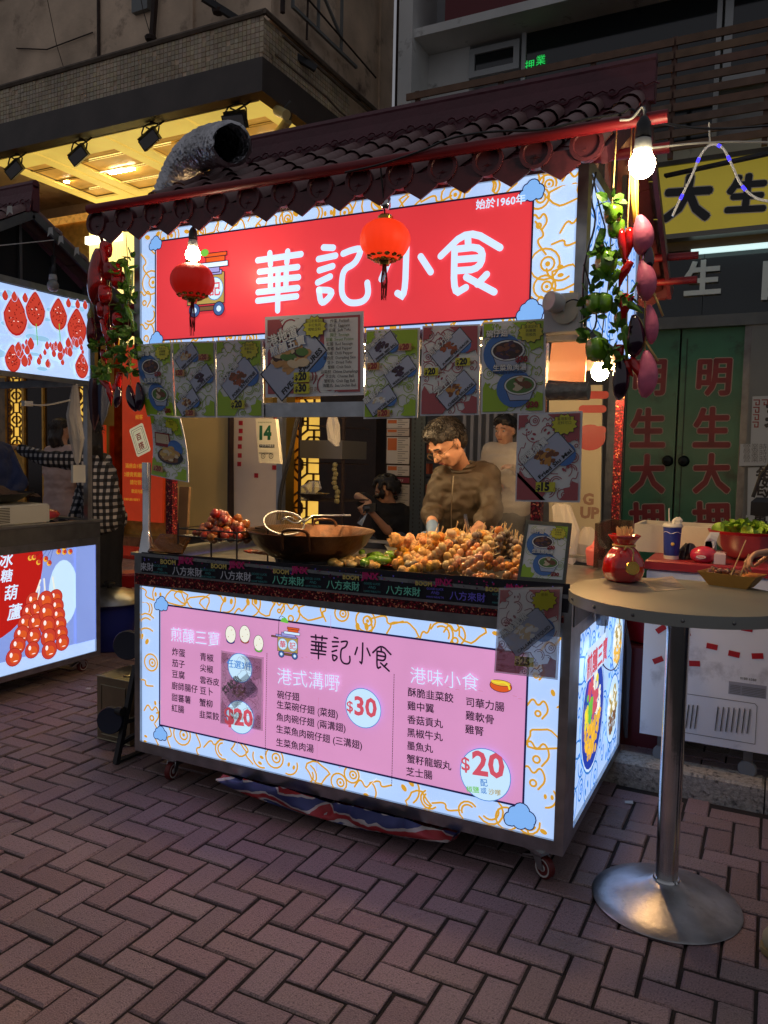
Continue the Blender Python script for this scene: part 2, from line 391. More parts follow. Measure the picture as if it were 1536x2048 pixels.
for n, (z, k, x, y) in enumerate(cells):
    dz = R.uniform(-.0034, .0018)
    if n < 300:
        o = link(bpy.data.objects.new('brick', (BHM if k == 3 else BVM)[R.randrange(7)]), ground); o.location = (x+R.uniform(-.0012,.0012), y+R.uniform(-.0012,.0012), dz)
        o.rotation_euler = (R.uniform(-.006,.006), R.uniform(-.006,.006), R.uniform(-.008,.008))
    elif k == 3: rest.bev(x, y, -.03+dz, x+BP*2-.0105, y+BP-.0105, dz, .0025)
    else: rest.bev(x, y, -.03+dz, x+BP-.0105, y+BP*2-.0105, dz, .0025)
o = stuff(rest.build('brick_paving', BRICK)); o.parent = ground
# kerb and raised pavement
CONC = mat('kerb concrete', S(170,164,154), .85, var=.35, vs=60, bump=.8, bs=120, dark=S(84,80,76), ds=40, dt=.52)
kerb = structure(MB().box(1.0, 1.25, -.1, 12, 7.5, .092).build('pavement', JOINT))
for i in range(6):
    x0 = 1.3+i*.72
    o = MB().bev(x0, 1.045, -.1, x0+.714, 1.20, .115, .012).build('kerb_stone', CONC, kerb)
rest = MB()
for j in range(40):
    for i in range(24):
        x = 1.2+i*.21+(.105 if j % 2 else 0); y = 1.21+j*.105
        rest.bev(x, y, .08, x+.202, y+.097, .1+R.uniform(-.002,.002), .0025)
o = stuff(rest.build('brick_paving', BRICK, kerb))
mb = MB(); mb.box(-13, 5.6, .004, -2.2, 6.9, .05); carp = mb.build('carpet', mat('red carpet', S(190,50,28), .95, var=.15, vs=30)); tag(carp, 'red carpet laid along the front of the golden shop entrance', 'carpet')
# ================================================================ THE STALLS
E_BLUE = em('lit pale blue sheet', (178,208,255), 1.0, True); E_WHITE = em('lit white print', (205,228,255), 1.05)
E_RED = em('lit red sheet', (214,58,66), 1.0, True); E_PINK = em('lit pink sheet', (212,146,192), 1.0, True)
E_ORG = em('lit orange line', (214,158,48), .95); E_CLOUD = em('lit cloud blue', (128,178,240), 1); E_NAVY = em('lit navy line', (28,28,70), 1)
E_DKB = em('lit dark print', (38,22,44), 1); E_BLINE = em('lit blue line', (58,124,200), 1); E_CIR = em('lit pale circle', (196,228,250), 1.0)
E_ROSE = em('lit rose print', (205,82,100), 1); E_TAN = em('lit tan print', (172,148,80), 1); E_WHEEL = em('lit wheel blue', (66,96,150), 1)
E_ORED = em('lit orange red', (214,88,38), 1); E_GRN = em('lit green print', (110,190,70), 1); E_YEL = em('lit yellow print', (232,216,60), 1)
E_CREAM = em('lit cream print', (236,236,222), 1); E_VIO = em('lit violet print', (150,150,215), 1); E_BRN = em('lit brown print', (120,84,56), 1)
E_GOLD = em('lit corn print', (232,180,60), 1); E_DRED = em('lit deep red', (180,28,24), 1); E_BERRY = em('lit berry red', (196,62,46), 1)
E_DBERRY = em('lit berry shade', (150,30,24), 1); E_HI = em('lit highlight', (255,240,235), 1.0); E_MBLUE = em('lit mid blue', (92,130,215), 1, True)
E_SHEETB = em('lit lavender blue', (128,152,222), 1, True); E_DB = em('lit deep blue', (36,62,170), 1)

def stall_shell(root, dx, side_print, upper_print, front_lower=None, front_upper=None, left=False):
    W, D = 2.08, 1.2
    def part(name, mb, m, smooth=False, parent=root):
        mb.v = [(x+dx, y, z) for x, y, z in mb.v]; return mb.build(name, m, parent, smooth)
    f = MB()   # lower frame
    f.box(0,0,.112,W,.035,.163); f.box(0,0,.920,W,.035,.948)
    f.box(0,0,.163,.034,.035,.92); f.box(2.045,0,.163,W,.035,.92)
    f.box(2.05,.035,.112,W,.16,.948); f.box(0,.035,.112,.03,.16,.948)
    f.box(2.05,.16,.112,W,D,.150); f.box(2.05,.16,.903,W,D,.948); f.box(2.05,1.163,.15,W,D,.903)
    f.box(0,.16,.112,.03,D,.948); f.box(.03,D-.03,.112,2.05,D,.948); f.box(.03,.035,.112,2.05,D-.03,.14)
    part('frame', f, STEEL)
    t = MB(); t.box(-.012,-.012,1.064,W+.012,.05,1.078); t.box(-.012,D-.03,1.064,W+.012,D+.012,1.078); t.box(-.012,.05,1.064,.06,D-.03,1.078); t.box(W-.06,.05,1.064,W+.012,D-.03,1.078)
    t.box(.06,.05,1.02,W-.06,D-.03,1.03); t.box(.0,.0,.948,W,.012,1.064); t.box(W-.012,.012,.948,W,D,1.064); t.box(0,.012,.948,.012,D,1.064)
    part('countertop', t, STEEL)
    part('side_band', MB().box(W+.0005,.03,.955,W+.003,D,1.06), STEELD)
    for (x, y, m) in ((.05,.2,GLIT),(2.0 if left else 1.885,.2,GLIT),(.05,1.15,STEEL),(2.02,1.15,STEEL if left else GLIT)):
        part('post', MB().box(x-.02,y-.02,1.03,x+.02,y+.02,2.0), m)
    h = MB(); h.box(0,.0,2.0,W,.03,2.044); h.box(0,0,2.561,W,.03,2.60); h.box(0,0,2.044,.036,.03,2.561); h.box(2.043,0,2.044,W,.03,2.561)
    h.box(W-.03,.03,2.0,W,.06,2.60); h.box(W-.03,.06,2.0,W,1.16,2.03); h.box(W-.03,.06,2.56,W,1.16,2.60); h.box(W-.03,1.12,2.03,W,1.16,2.56)
    h.box(0,.03,2.0,.03,1.16,2.6); h.box(.03,1.13,2.0,W-.03,1.16,2.05); h.box(.03,.16,2.0,W-.03,.20,2.04)
    h.box(.03,.028,2.0,W-.03,.034,2.6)
    part('sign_frame', h, STEEL)
    if not left: part('support_rail', MB().box(.60,-.012,1.712,1.24,.02,1.772), STEEL)
    # roof
    ridge = V((0,.6,3.02)); 
    sl = MB()
    for (y1, z1) in ((-.255,2.522),(1.62,2.46)):
        a = V((0,.6,3.02)); b = V((0,y1,z1)); n = (b-a).cross(V((1,0,0))).normalized(); n = n if n.z > 0 else -n
        for q in range(13):                       # wavy pan tiles under the barrels
            x0 = .05+q*.16; seg = 5
            for k in range(seg):
                p = a+(b-a)*(k/seg); e = a+(b-a)*((k+1)/seg+.02)
                lift = n*.012
                vs = []
                for j in range(6):
                    x = x0+.16*j/5; dip = -.016*math.sin(PI*j/5)
                    for (P, l) in ((p, 0), (e, 1)): vs.append(P+V((x,0,0))+n*(dip+(.004 if l else 0))); 
                    for (P, l) in ((p, 0), (e, 1)): vs.append(P+V((x,0,0))+n*(dip-.008+(.004 if l else 0)))
                fs = []
                for j in range(5):
                    i = j*4; fs += [(i,i+4,i+5,i+1),(i+2,i+3,i+7,i+6),(i+1,i+5,i+7,i+3),(i,i+2,i+6,i+4)]
                sl.add(vs, fs)
            # pointed drip end
            vs = [b+V((x0,0,0)), b+V((x0+.16,0,0)), b+V((x0+.14,0,-.05)), b+V((x0+.08,0,-.088)), b+V((x0+.02,0,-.05))]
            off = V((0,-.008 if y1 < 0 else .008,0)); sl.add([v+off*2 for v in vs]+[v+off for v in vs], [(0,1,2,3,4),(9,8,7,6,5),(0,4,9,5),(4,3,8,9),(3,2,7,8),(2,1,6,7),(0,5,6,1)])
    part('pan_tiles', sl, MAROON, True)
    bt = MB(); a = V((0,.6,3.02)); 
    for sgn, (y1, z1) in enumerate(((-.255,2.522),(1.62,2.46))):
        b = V((0,y1,z1)); d = (b-a); L = d.length/5; dn = d.normalized(); m = MB()
        n = 8; vs = []
        up = dn.cross(V((1,0,0))).normalized(); up = up if up.z > 0 else -up
        for t_, rr in ((0,.037),(L*.86,.041),(L*.88,.046),(L*1.02,.047)):
            for j in range(n+1):
                an = PI*j/n; vs.append(dn*t_+V((1,0,0))*rr*math.cos(an)+up*rr*math.sin(an)*1.0)
        fs = [(i*(n+1)+j, i*(n+1)+j+1, (i+1)*(n+1)+j+1, (i+1)*(n+1)+j) for i in range(3) for j in range(n)]
        m.add(vs, fs); me = m.mesh('roof_tile', DUSTY, True)
        e = MB(); e.lathe([(.0,-.02),(.048,-.02),(.053,-.004),(.053,.014),(.041,.014),(.038,.006),(.0,.006)], (0,0,0), 18, (0,-1 if sgn == 0 else 1,0)); eme = e.mesh('tile_end', MAROON, True)
        if left and sgn == 0: pass
        for q in range(14):
            for k in range(5):
                o = link(bpy.data.objects.new('roof_tile', me), root); o.location = V((dx+.05+q*.16,0,0))+a+d*(k/5)+up*.002-root.location
            o = link(bpy.data.objects.new('tile_end', eme), root); o.location = V((dx+.05+q*.16,0,0))+b+V((0,0,.012))+dn*.01-root.location
    # ridge board with scroll relief
    rb = MB(); rb.box(-.02,.575,3.0,2.2,.625,3.15); rb.tube([(-.02,.6,3.16),(2.2,.6,3.16)], .026, 8)
    rb.add([(-.02,.55,2.985),(2.2,.55,2.985),(2.2,.574,3.11),(-.02,.574,3.11),(-.02,.56,2.985),(2.2,.56,2.985),(2.2,.58,3.11),(-.02,.58,3.11)], [(0,1,2,3),(4,7,6,5),(0,4,5,1),(1,5,6,2),(0,3,7,4),(3,2,6,7)])
    for q in range(22):
        x = .04+q*.1; c = V((x,.556,3.045)); pts = [c+V((.026*math.cos(t)*(1-t/9),-.006+.0,.022*math.sin(t)*(1-t/9)*(1 if q % 2 else -1))) for t in [i*.75 for i in range(9)]]
        rb.tube(pts, .005, 4); rb.tube([c+V((.026,-.006,0)), c+V((.06,-.002,.012)), c+V((.08,-.006,0))], .004, 4)
    part('ridge_board', rb, MAROON2, True)
    # gable rafters
    RM = STEELD if left else MAROON2
    for x in (0.03, 2.17):
        part('rafter', MB().bar((x,.6,2.985),(x,-.2,2.515),.02,.05), RM); part('rafter', MB().bar((x,.6,2.985),(x,1.6,2.43),.02,.05), RM)
    for x in (.03, 2.05):
        for y in (.1,.35,.6,.85,1.1): part('stud', MB().box(x-.01,y-.01,2.6,x+.01,y+.01,2.96-abs(y-.6)*.60), mat('grey stud', S(96,96,98), .5, .4))
    if left: part('gable_sheet', MB().add([(2.035,0,2.6),(2.035,1.16,2.6),(2.035,.6,2.95),(2.03,0,2.6),(2.03,1.16,2.6),(2.03,.6,2.95)], [(0,1,2),(5,4,3),(0,3,4,1),(1,4,5,2),(2,5,3,0)]), DARK)
    # red purlin pipes
    for nm, a_, b_ in (('pipe',(.036,-.3,2.578),(2.369,-.3,2.562)),('pipe',(-.165,.08,2.63),(2.33,.08,2.615)),('pipe',(-.1,1.32,2.60),(2.32,1.38,2.57)),('pipe',(-.1,1.50,2.50),(2.31,1.48,2.475))):
        m = MB(); m.tube([a_, b_], .0185, 12); p = part('red_pipe', m, REDPIPE, True)
    # casters
    for x, y, turn in ((.20,.055,PI+.15),(1.985,.04,-2.04),(.19,1.1,.3),(1.98,1.1,0)):
        c = MB(); q = Quaternion((0,0,1), turn); o3 = V((x,y,0))
        def L(a,b,c_): return o3+q @ V((a,b,c_))
        c.obox(o3+V((0,0,.106)), q@V((.04,0,0)), q@V((0,.045,0)), V((0,0,.006)))
        c.lathe([(.02,0),(.026,.008),(.022,.02)], o3+V((0,0,.08)), 10)
        for s_ in (-1,1):
            vs = [L(s_*.021,-.02,.092),L(s_*.021,.022,.092),L(s_*.021,.038,.04),L(s_*.021,.016,.036),L(s_*.024,-.02,.092),L(s_*.024,.022,.092),L(s_*.024,.038,.04),L(s_*.024,.016,.036)]
            c.add(vs, [(0,1,2,3),(7,6,5,4),(0,4,5,1),(1,5,6,2),(2,6,7,3),(3,7,4,0)])
        c.obox(L(0,.0,.085), q@V((.024,0,0)), q@V((0,.024,0)), V((0,0,.004)))
        c.obox(L(0,-.04,.066), q@V((.016,0,0)), q@V((0,.03,.010)), V((0,0,.0035)))
        k = part('caster', c, STEEL, True)
        wl = MB(); ctr = L(0,.027,.0425); ax = q@V((1,0,0))
        wl.lathe([(.018,-.014),(.036,-.015),(.042,-.010),(.042,.010),(.036,.015),(.018,.014)], ctr, 24, ax); sub(part('wheel', wl, mat('caster tread', S(95,25,25), .5), True), k)
        hb = MB(); hb.lathe([(0,-.0165),(.012,-.0165),(.014,-.013),(.024,-.013),(.030,-.0155),(.034,-.0155),(.034,.0155),(.030,.0155),(.024,.013),(.014,.013),(.012,.0165),(0,.0165)], ctr, 24, ax); sub(part('hub', hb, mat('caster hub', S(190,190,186), .45), True), k)
    return part

cart = thing('food_stall', 'wheeled snack stall with lit red sign, pink menu front and maroon tiled roof', 'food stall', (1.04,.6,0))
part = stall_shell(cart, 0, None, None)
# ---- lit menu front
def Q(px, py): return pY(px, py, .012)
def k6(x, y): return Q(270+x/2.898, 1160+y/2.898)
def k7(x, y): return Q(750+x/2.793, 1160+y/2.793)
def k4(x, y): return Q(256+x/3, 400+y/3)
def k5(x, y): return Q(700+x/3, 400+y/3)
def k2(x, y): return Q(768+x/2, y/2)
def sheet_part(name, mp, rects, mats, parent, th=.004):
    m = MB()
    for i, (x0, y0, x1, y1) in enumerate(rects):
        m.cur = mats[i][1]; a = [mp(x0,y0,0), mp(x1,y0,0), mp(x1,y1,0), mp(x0,y1,0)]; b = [mp(x0,y0,-th), mp(x1,y0,-th), mp(x1,y1,-th), mp(x0,y1,-th)]
        m.add(a+b, [(0,1,2,3),(7,6,5,4),(0,4,5,1),(1,5,6,2),(2,6,7,3),(3,7,4,0)])
    return m.build(name, [E_BLUE, E_RED, E_PINK, E_SHEETB, E_MBLUE], parent)
def framed(name, mp, o4, i4, mid, parent):
    X0,Z0,X1,Z1 = o4; x0,z0,x1,z1 = i4
    return sheet_part(name, mp, [(X0,Z0,X1,z0),(X0,z1,X1,Z1),(X0,z0,x0,z1),(x1,z0,X1,z1),(x0,z0,x1,z1)], [(0,0)]*4+[(0,mid)], parent)
STR = {   # hand-lettered strokes, photograph crop coordinates
 'hua': [(k4, p) for p in ([(785,365),(1045,328)],[(858,322),(862,390)],[(965,312),(960,378)],[(795,434),(1025,405)],[(790,489),(1030,466)],[(787,556),(1025,530)],[(785,607),(1018,580)],[(862,434),(862,545)],[(957,418),(954,535)],[(908,425),(905,665)])],
 'gei': [(k4, p) for p in ([(1180,288),(1238,290)],[(1150,358),(1252,337)],[(1155,425),(1235,400)],[(1145,498),(1220,462)],[(1152,542),(1236,545),(1215,590),(1165,630),(1152,542)],[(1298,325),(1345,305),(1405,292),(1395,335),(1365,388),(1300,420),(1288,500),(1290,575),(1325,617),(1375,622),(1425,608),(1450,565),(1442,500)])],
 'siu': [(k5, p) for p in ([(345,288),(335,588),(290,562)],[(238,372),(195,478)],[(430,343),(490,435)])],
 'sik': [(k5, p) for p in ([(550,340),(715,178),(905,290)],[(713,240),(715,285)],[(633,300),(805,281),(790,418),(640,428)],[(640,362),(790,350)],[(633,300),(627,572),(700,528)],[(703,466),(870,555)],[(825,450),(770,508)])]}
def strokes(c, key, wd, m, box=None):
    pts = [[f(*p) for p in st] for f, st in STR[key]]
    if box:
        a = [q for st in pts for q in st]; x0, x1 = min(q[0] for q in a), max(q[0] for q in a); y0, y1 = min(q[1] for q in a), max(q[1] for q in a)
        X0,Y0,X1,Y1 = box; pts = [[(X0+(q[0]-x0)/(x1-x0)*(X1-X0), Y0+(q[1]-y0)/(y1-y0)*(Y1-Y0)) for q in st] for st in pts]
    for st in pts: c.line(st, wd, m, smooth=2 if len(st) > 2 else 0)
def cart_logo(c, x, y, s_, lamp=True):      # little street cart drawing, width s_
    def R_(a,b,d,e,m): c.rect(x+a*s_-.012*s_, y+b*s_-.012*s_, x+d*s_+.012*s_, y+e*s_+.012*s_, E_DKB); c.rect(x+a*s_, y+b*s_, x+d*s_, y+e*s_, m)
    R_(.0,.47,.22,.50,E_BRN); R_(.2,.12,.82,.52,E_TAN); R_(.14,.50,.78,.55,E_VIO); R_(.32,.53,.74,.62,E_VIO); R_(.40,.60,.88,.66,E_WHITE); R_(.52,.67,.83,.76,E_ORED); R_(.50,.74,.86,.78,E_ORED)
    R_(.32,.03,.72,.08,E_BRN)
    for q in (.32,.74): c.disc(x+q*s_, y+.04*s_, .098*s_, E_DKB); c.disc(x+q*s_, y+.04*s_, .086*s_, E_WHEEL); c.disc(x+q*s_, y+.04*s_, .04*s_, E_WHITE)
    for q, t in ((.36,'華'),(.67,'記')): c.disc(x+q*s_, y+.31*s_, .145*s_, E_BLINE, ry=.155*s_); c.disc(x+q*s_, y+.31*s_, .135*s_, E_CIR, ry=.145*s_); c.text(t, x+q*s_, y+.23*s_, .2*s_, E_ROSE, bold=.02, align='c')
    if lamp:
        c.line([(x+.22*s_, y+.52*s_),(x+.24*s_, y+1.0*s_),(x+.30*s_, y+1.06*s_),(x+.42*s_, y+1.02*s_)], .015*s_, E_DKB)
        c.poly([(x+.28*s_, y+.9*s_),(x+.33*s_, y+1.0*s_),(x+.45*s_, y+1.02*s_),(x+.52*s_, y+.94*s_),(x+.53*s_, y+.88*s_)], E_GRN)
lp = framed('menu_light_panel', planeY(.012), (.036,.16,2.046,.9215), (.152,.262,1.925,.842), 2, cart)
c = Canvas(planeY(.012)); 
for i, r4 in enumerate(((.036,.842,2.046,.921),(.036,.163,2.046,.262),(.036,.262,.152,.842),(1.925,.262,2.046,.842))): c.doodle(*r4, E_ORG, .0078, .11, seed=i+3, dens=1.5)
x0, z0 = .152, .262; x1, z1 = 1.925, .842
c.line([(x0,z0),(x1,z0),(x1,z1),(x0,z1)], .008, E_NAVY, closed=True)
for (px, py), wd in ((k6(157,140),.078),(k6(152,890),.078),(k7(812,1322),.115)): c.cloud(px, py, wd, E_CLOUD, E_NAVY, .004)
def T6(t, a, b, m=E_DKB, bold=.014, **k): c.tfit(t, k6(*a), k6(*b), m, bold, **k)
def T7(t, a, b, m=E_DKB, bold=.014, **k): c.tfit(t, k7(*a), k7(*b), m, bold, **k)
T6('煎釀三寶', (215,352), (495,388), E_WHITE, -.005)
for t, a, b in (('炸蛋',(222,435),(297,447)),('茄子',(222,499),(295,510)),('豆腐',(222,563),(295,574)),('廚師腸仔',(220,630),(370,654)),('甜蕃薯',(220,697),(330,716)),('紅腸',(220,759),(292,771)),
    ('青椒',(385,463),(462,474)),('尖椒',(385,527),(460,540)),('雲吞皮',(385,596),(495,613)),('豆卜',(385,658),(458,669)),('蟹柳',(382,727),(457,740)),('韭菜餃',(382,795),(495,812)),
    ('碗仔翅',(832,682),(960,699)),('生菜碗仔翅 (菜翅)',(830,747),(1182,808)),('魚肉碗仔翅 (兩溝翅)',(828,818),(1227,887)),('生菜魚肉碗仔翅 (三溝翅)',(827,887),(1322,987)),('生菜魚肉湯',(827,957),(1043,998))): T6(t, a, b)
for t, a, b in (('酥脆韭菜餃',(190,645),(443,682)),('雞中翼',(188,720),(335,740)),('香菇貢丸',(188,797),(385,824)),('黑椒牛丸',(187,870),(384,897)),('墨魚丸',(187,942),(330,962)),('蟹籽龍蝦丸',(185,1015),(432,1059)),('芝士腸',(182,1087),(327,1110)),
    ('司華力腸',(515,700),(727,732)),('雞軟骨',(512,774),(668,802)),('雞腎',(510,850),(612,867))): T7(t, a, b)
T6('港式溝嘢', (835,598), (1195,645), E_WHITE, -.008); T7('港味小食', (205,572), (585,617), E_WHITE, -.008)
for k, bx in (('hua',(1028,445,1122,325)),('gei',(1150,470,1258,342)),('siu',(1283,478,1372,368)),('sik',(1385,508,1492,378))):
    a = k6(bx[0], bx[1]); b = k6(bx[2], bx[3]); strokes(c, k, .0078, E_DKB, (a[0], a[1], b[0], b[1]))
a = k6(800, 440); b = k6(985, 440); cart_logo(c, a[0], a[1]+.012, (b[0]-a[0]))
for (px, py), r, f_ in ((k6(1332,737),.083,E_CIR),(k7(622,1080),.102,E_CIR),(k6(620,505),.066,E_CIR),(k6(620,790),.076,E_CIR)):
    c.disc(px, py, r, E_BLINE, 32); c.disc(px, py, r-.003, f_, 32)
T6('$', (1238,765), (1275,770), E_ROSE, .015); T6('30', (1282,778), (1412,797), E_ROSE, .028)
T7('$', (492,1066), (540,1072), E_ROSE, .015); T7('20', (552,1082), (732,1108), E_ROSE, .03)
T7('配', (598,1143), (637,1146), E_BLINE, .01); T7('椒鹽', (520,1176), (590,1182), E_GRN, .01); T7('或', (600,1184), (632,1187), E_BLINE, .01); T7('沙嗲', (643,1190), (712,1198), E_TAN, .01)
T6('任選3件', (545,500), (690,520), E_BLINE, .01); T6('$20', (535,845), (700,862), E_ROSE, .04)
for a, b in (((777,420),(768,1010)),((1513,540),(1500,1190))):
    p, q = V(k6(*a)), V(k6(*b)); n = 46
    for i in range(n):
        e = p+(q-p)*(i/n); g = p+(q-p)*((i+.55)/n); c.line([tuple(e), tuple(g)], .0028, E_DKB)
# three stuffed treats (plain food drawing) and a sauced bun
for (px, py), cup, r in ((k6(570,310),E_DB,.030),(k6(652,308),E_ORED,.030),(k6(732,360),E_GRN,.027)):
    c.disc(px, py-.028, r*.8, E_DKB, 14, r*.5); c.disc(px, py-.028, r*.72, cup, 14, r*.43)
    c.disc(px, py, r*.92+.002, E_DKB, 20, r*1.25+.002); c.disc(px, py, r*.92, E_CREAM, 20, r*1.25)
    for i in range(5): c.disc(px+r*.5*math.cos(i*1.3), py+r*.7*math.sin(i*1.9), .0018, E_TAN, 6)
px, py = k7(712, 585); c.disc(px, py, .044, E_DKB, 20, .024); c.disc(px, py, .0415, E_ORED, 20, .0215); c.disc(px, py+.012, .04, E_DKB, 20, .012); c.disc(px, py+.012, .038, E_GOLD, 20, .010)
c.line([(px-.034,py+.016),(px-.012,py+.010),(px+.010,py+.018),(px+.030,py+.008),(px+.034,py-.006)], .007, E_YEL, smooth=2)
E_SEAM = em('lit seam', (196,128,174)); E_SM2 = em('lit scuff', (202,134,172))
for a, b in (((612,905),(607,985)),((1078,675),(1068,1100)),((1150,200),(1149,300))): c.line([k6(*a), k6(*b)], .0016, E_SEAM)
for (x, y) in ((985,445),(1010,440),(1040,452),(1075,458),(1200,1075),(1260,1090)): q = k6(x, y); c.disc(q[0], q[1], .006, E_SM2, 7, .002)
for (x, y) in ((420,592),(470,604),(520,596),(600,612),(700,622),(790,640),(820,655)): q = k7(x, y); c.disc(q[0], q[1], .010, E_SM2, 7, .0016)
c.line([k6(1352,1205), k6(1380,1175), k6(1412,1140)], .0022, E_HI)
sub(c.build('menu_print', None), lp)
# ---- red name sign
lp = framed('name_light_panel', planeY(.012), (.03,2.04,2.05,2.565), (.125,2.066,1.886,2.512), 1, cart)
c = Canvas(planeY(.012))
for i, r4 in enumerate(((.036,2.512,2.046,2.561),(.036,2.044,2.046,2.066),(.036,2.066,.125,2.512),(1.886,2.066,2.046,2.512))): c.doodle(*r4, E_ORG, .0078, .115, seed=i+11, dens=1.6)
c.line([(.125,2.066),(1.886,2.066),(1.886,2.512),(.125,2.512)], .007, E_DKB, closed=True)
for x, z, wd in ((.125,2.502,.07),(.13,2.07,.075),(1.880,2.505,.085),(1.888,2.082,.095)): c.cloud(x, z, wd, E_CLOUD, E_NAVY, .004)
for k in ('hua','gei','siu','sik'): strokes(c, k, .0262, E_WHITE)
a = k4(330, 690); b = k4(660, 690); cart_logo(c, a[0]-.03, a[1]+.0, (b[0]-a[0])*1.06, False)
for p in ((400,290),(470,320)): q = k4(*p); c.disc(q[0]+.0, q[1], .022, E_GRN if p[0] > 430 else E_ORG, 12, .016)
a, b = k2(372,842), k2(568,818); c.tfit('始於1960年', a, b, E_WHITE, .022)
sub(c.build('name_print', None), lp)
# ---- side panels
lp = sheet_part('side_light_panel', planeX(2.068), [(.158,.148,1.164,.905)], [(0,0)], cart)
c = Canvas(planeX(2.068)); c.doodle(.162,.150,1.16,.902, E_BLINE, .0085, .15, seed=21, dens=1.25)
def K8(x, y): return pX(1100+x/2.768, 1180+y/2.768, 2.069)
def bowl(cx, cz, rx, rz, seed, cols, rim=E_DB):
    c.disc(cx, cz, rx+.012, E_BLINE, 28, rz+.016); c.disc(cx, cz, rx+.004, E_WHITE, 28, rz+.006); c.disc(cx, cz, rx-.004, rim, 28, rz-.005)
    R = random.Random(seed)
    for i in range(170):
        a = R.uniform(0, 2*PI); d = math.sqrt(R.random())*.82; u_, v_ = d*math.cos(a), d*math.sin(a)
        m = cols[0] if v_ < -.05 else cols[1+(int((u_+1)*2.2+(v_ > .45)*1)) % (len(cols)-1)]
        c.disc(cx-.02+rx*u_*.86, cz+rz*v_*.93, rx*R.uniform(.07,.12), m, 8, rx*R.uniform(.06,.1))
bowl(.50,.50,.22,.235,5,[E_GOLD,E_YEL,E_GRN,E_ROSE,E_CREAM])
bowl(.93,.40,.14,.15,6,[E_BRN,E_CREAM,E_TAN],E_CIR); bowl(.95,.72,.13,.13,7,[E_GOLD,E_CREAM,E_TAN],E_CIR)
c.rect(.225,.70,.60,.83,E_WHITE); c.text('煎釀三寶', .235,.715,.105,E_ROSE,bold=.035)
sub(c.build('side_print', None), lp)
lp = sheet_part('upper_side_light_panel', planeX(2.068), [(.065,2.032,1.118,2.555)], [(0,0)], cart)
c = Canvas(planeX(2.068)); c.doodle(.066,2.034,1.116,2.553, E_BLINE, .009, .15, seed=25, dens=1.3); sub(c.build('upper_side_print', None), lp)
# ---- glitter strip and black banner of the counter edge
def strip(name, py, tl, tr, br, bl, m, parent, th=.004):
    p = [U(*q, 'Y', py) for q in (tl, tr, br, bl)]; b = [V((v.x, v.y+th, v.z)) for v in p]
    return MB().add(p+b, [(0,1,2,3),(7,6,5,4),(0,4,5,1),(1,5,6,2),(2,6,7,3),(3,7,4,0)]).build(name, m, parent)
strip('glitter_strip', -.006, (270,1146), (1127,1232), (1127,1246), (270,1168), GLIT, cart)
ban = strip('banner_strip', -.008, (283,1104), (1140,1168), (1135,1226), (283,1144), mat('banner black', (.012,.012,.02), .3, coat=.5), cart)
c = Canvas(planeY(-.008)); 
B_G, B_P, B_Y, B_W, B_V, B_T = pr('mint',(120,220,190)), pr('magenta',(190,40,110)), pr('straw',(214,196,110)), pr('silver',(200,205,215)), pr('violet',(120,110,230)), pr('teal',(70,150,150))
B_D = pr('dark magenta',(90,22,70))
R = random.Random(5)
for i in range(240):
    px = R.uniform(290,1125); t = (px-283)/850; py = 1108+t*66+R.uniform(0,18); q = pY(px, py, -.008); c.disc(q[0], q[1], R.uniform(.0012,.004), R.choice((B_D, B_D, B_P, B_V)), 6)
for i, px in enumerate((336,437,561,700,845,985)):
    t = (px-283)/850; y = 1104+t*66; s_ = 1+t*.25
    c.tfit('BOOM', pY(px-12, y+19*s_, -.008), pY(px+18*s_, y+21.5*s_, -.008), B_Y, .03); c.tfit('JINX', pY(px+22*s_, y+22*s_, -.008), pY(px+53*s_, y+24.5*s_, -.008), B_P, .05)
for px, m in ((348,B_W),(444,B_W),(548,B_G),(656,B_G),(775,B_G),(902,B_V),(1035,B_T)):
    t = (px-283)/850; y = 1106+t*64; s_ = 1+t*.3
    c.tfit('八方來財', pY(px, y+37*s_, -.008), pY(px+58*s_, y+42*s_, -.008), m, .012)
    for k, tt in enumerate(('GOOD LUCK','AND','HAVE WEALTH')):
        c.tfit(tt, pY(px-38*s_+(9 if k == 1 else 0), y+21*s_+k*6.5*s_, -.008), pY(px-10*s_-(9 if k == 1 else 0), y+23*s_+k*6.5*s_, -.008), B_T if m is not B_V else B_V, .01)
c.tfit('來財', pY(285,1140,-.008), pY(311,1142,-.008), B_W, .012)
sub(c.build('banner_print', None), ban)

# ---- neighbour stall on the left
DXL = -3.58
stl = thing('food_stall', 'candied fruit stall at the left edge with lit strawberry sign under a maroon gable roof', 'food stall', (DXL+1.04,.6,0))
lpart = stall_shell(stl, DXL, None, None, left=True)
XL = DXL+2.068
fr = MB(); fr.box(.036,.005,.16,2.046,.03,.9215); fr.box(.03,.005,2.04,2.05,.025,2.565); lpart('front_panel', fr, STEELD)
lp = sheet_part('side_light_panel', planeX(XL), [(.158,.148,1.164,.905)], [(0,3)], stl)
c = Canvas(planeX(XL)); 
def L5(x, y): return pX(x/4.096, 1080+y/4.096, XL)
c.rect(.16,.15,1.162,.235,E_BLUE)
c.clip = (.16,.15,1.162,.903)
q = L5(0,700); c.disc(q[0]-.12, q[1]+.40, .44, E_DRED, 40, .50)
q = L5(520,430); c.disc(q[0], q[1], .12, E_CIR, 24, .22)
for t, x, y, s_ in (('冰',42,215,.105),('糖',50,335,.085),('葫',85,480,.10),('蘆',115,640,.105)):
    q = L5(x, y); c.text(t, q[0], q[1], s_, E_WHITE, bold=.018, align='c', shear=.15)
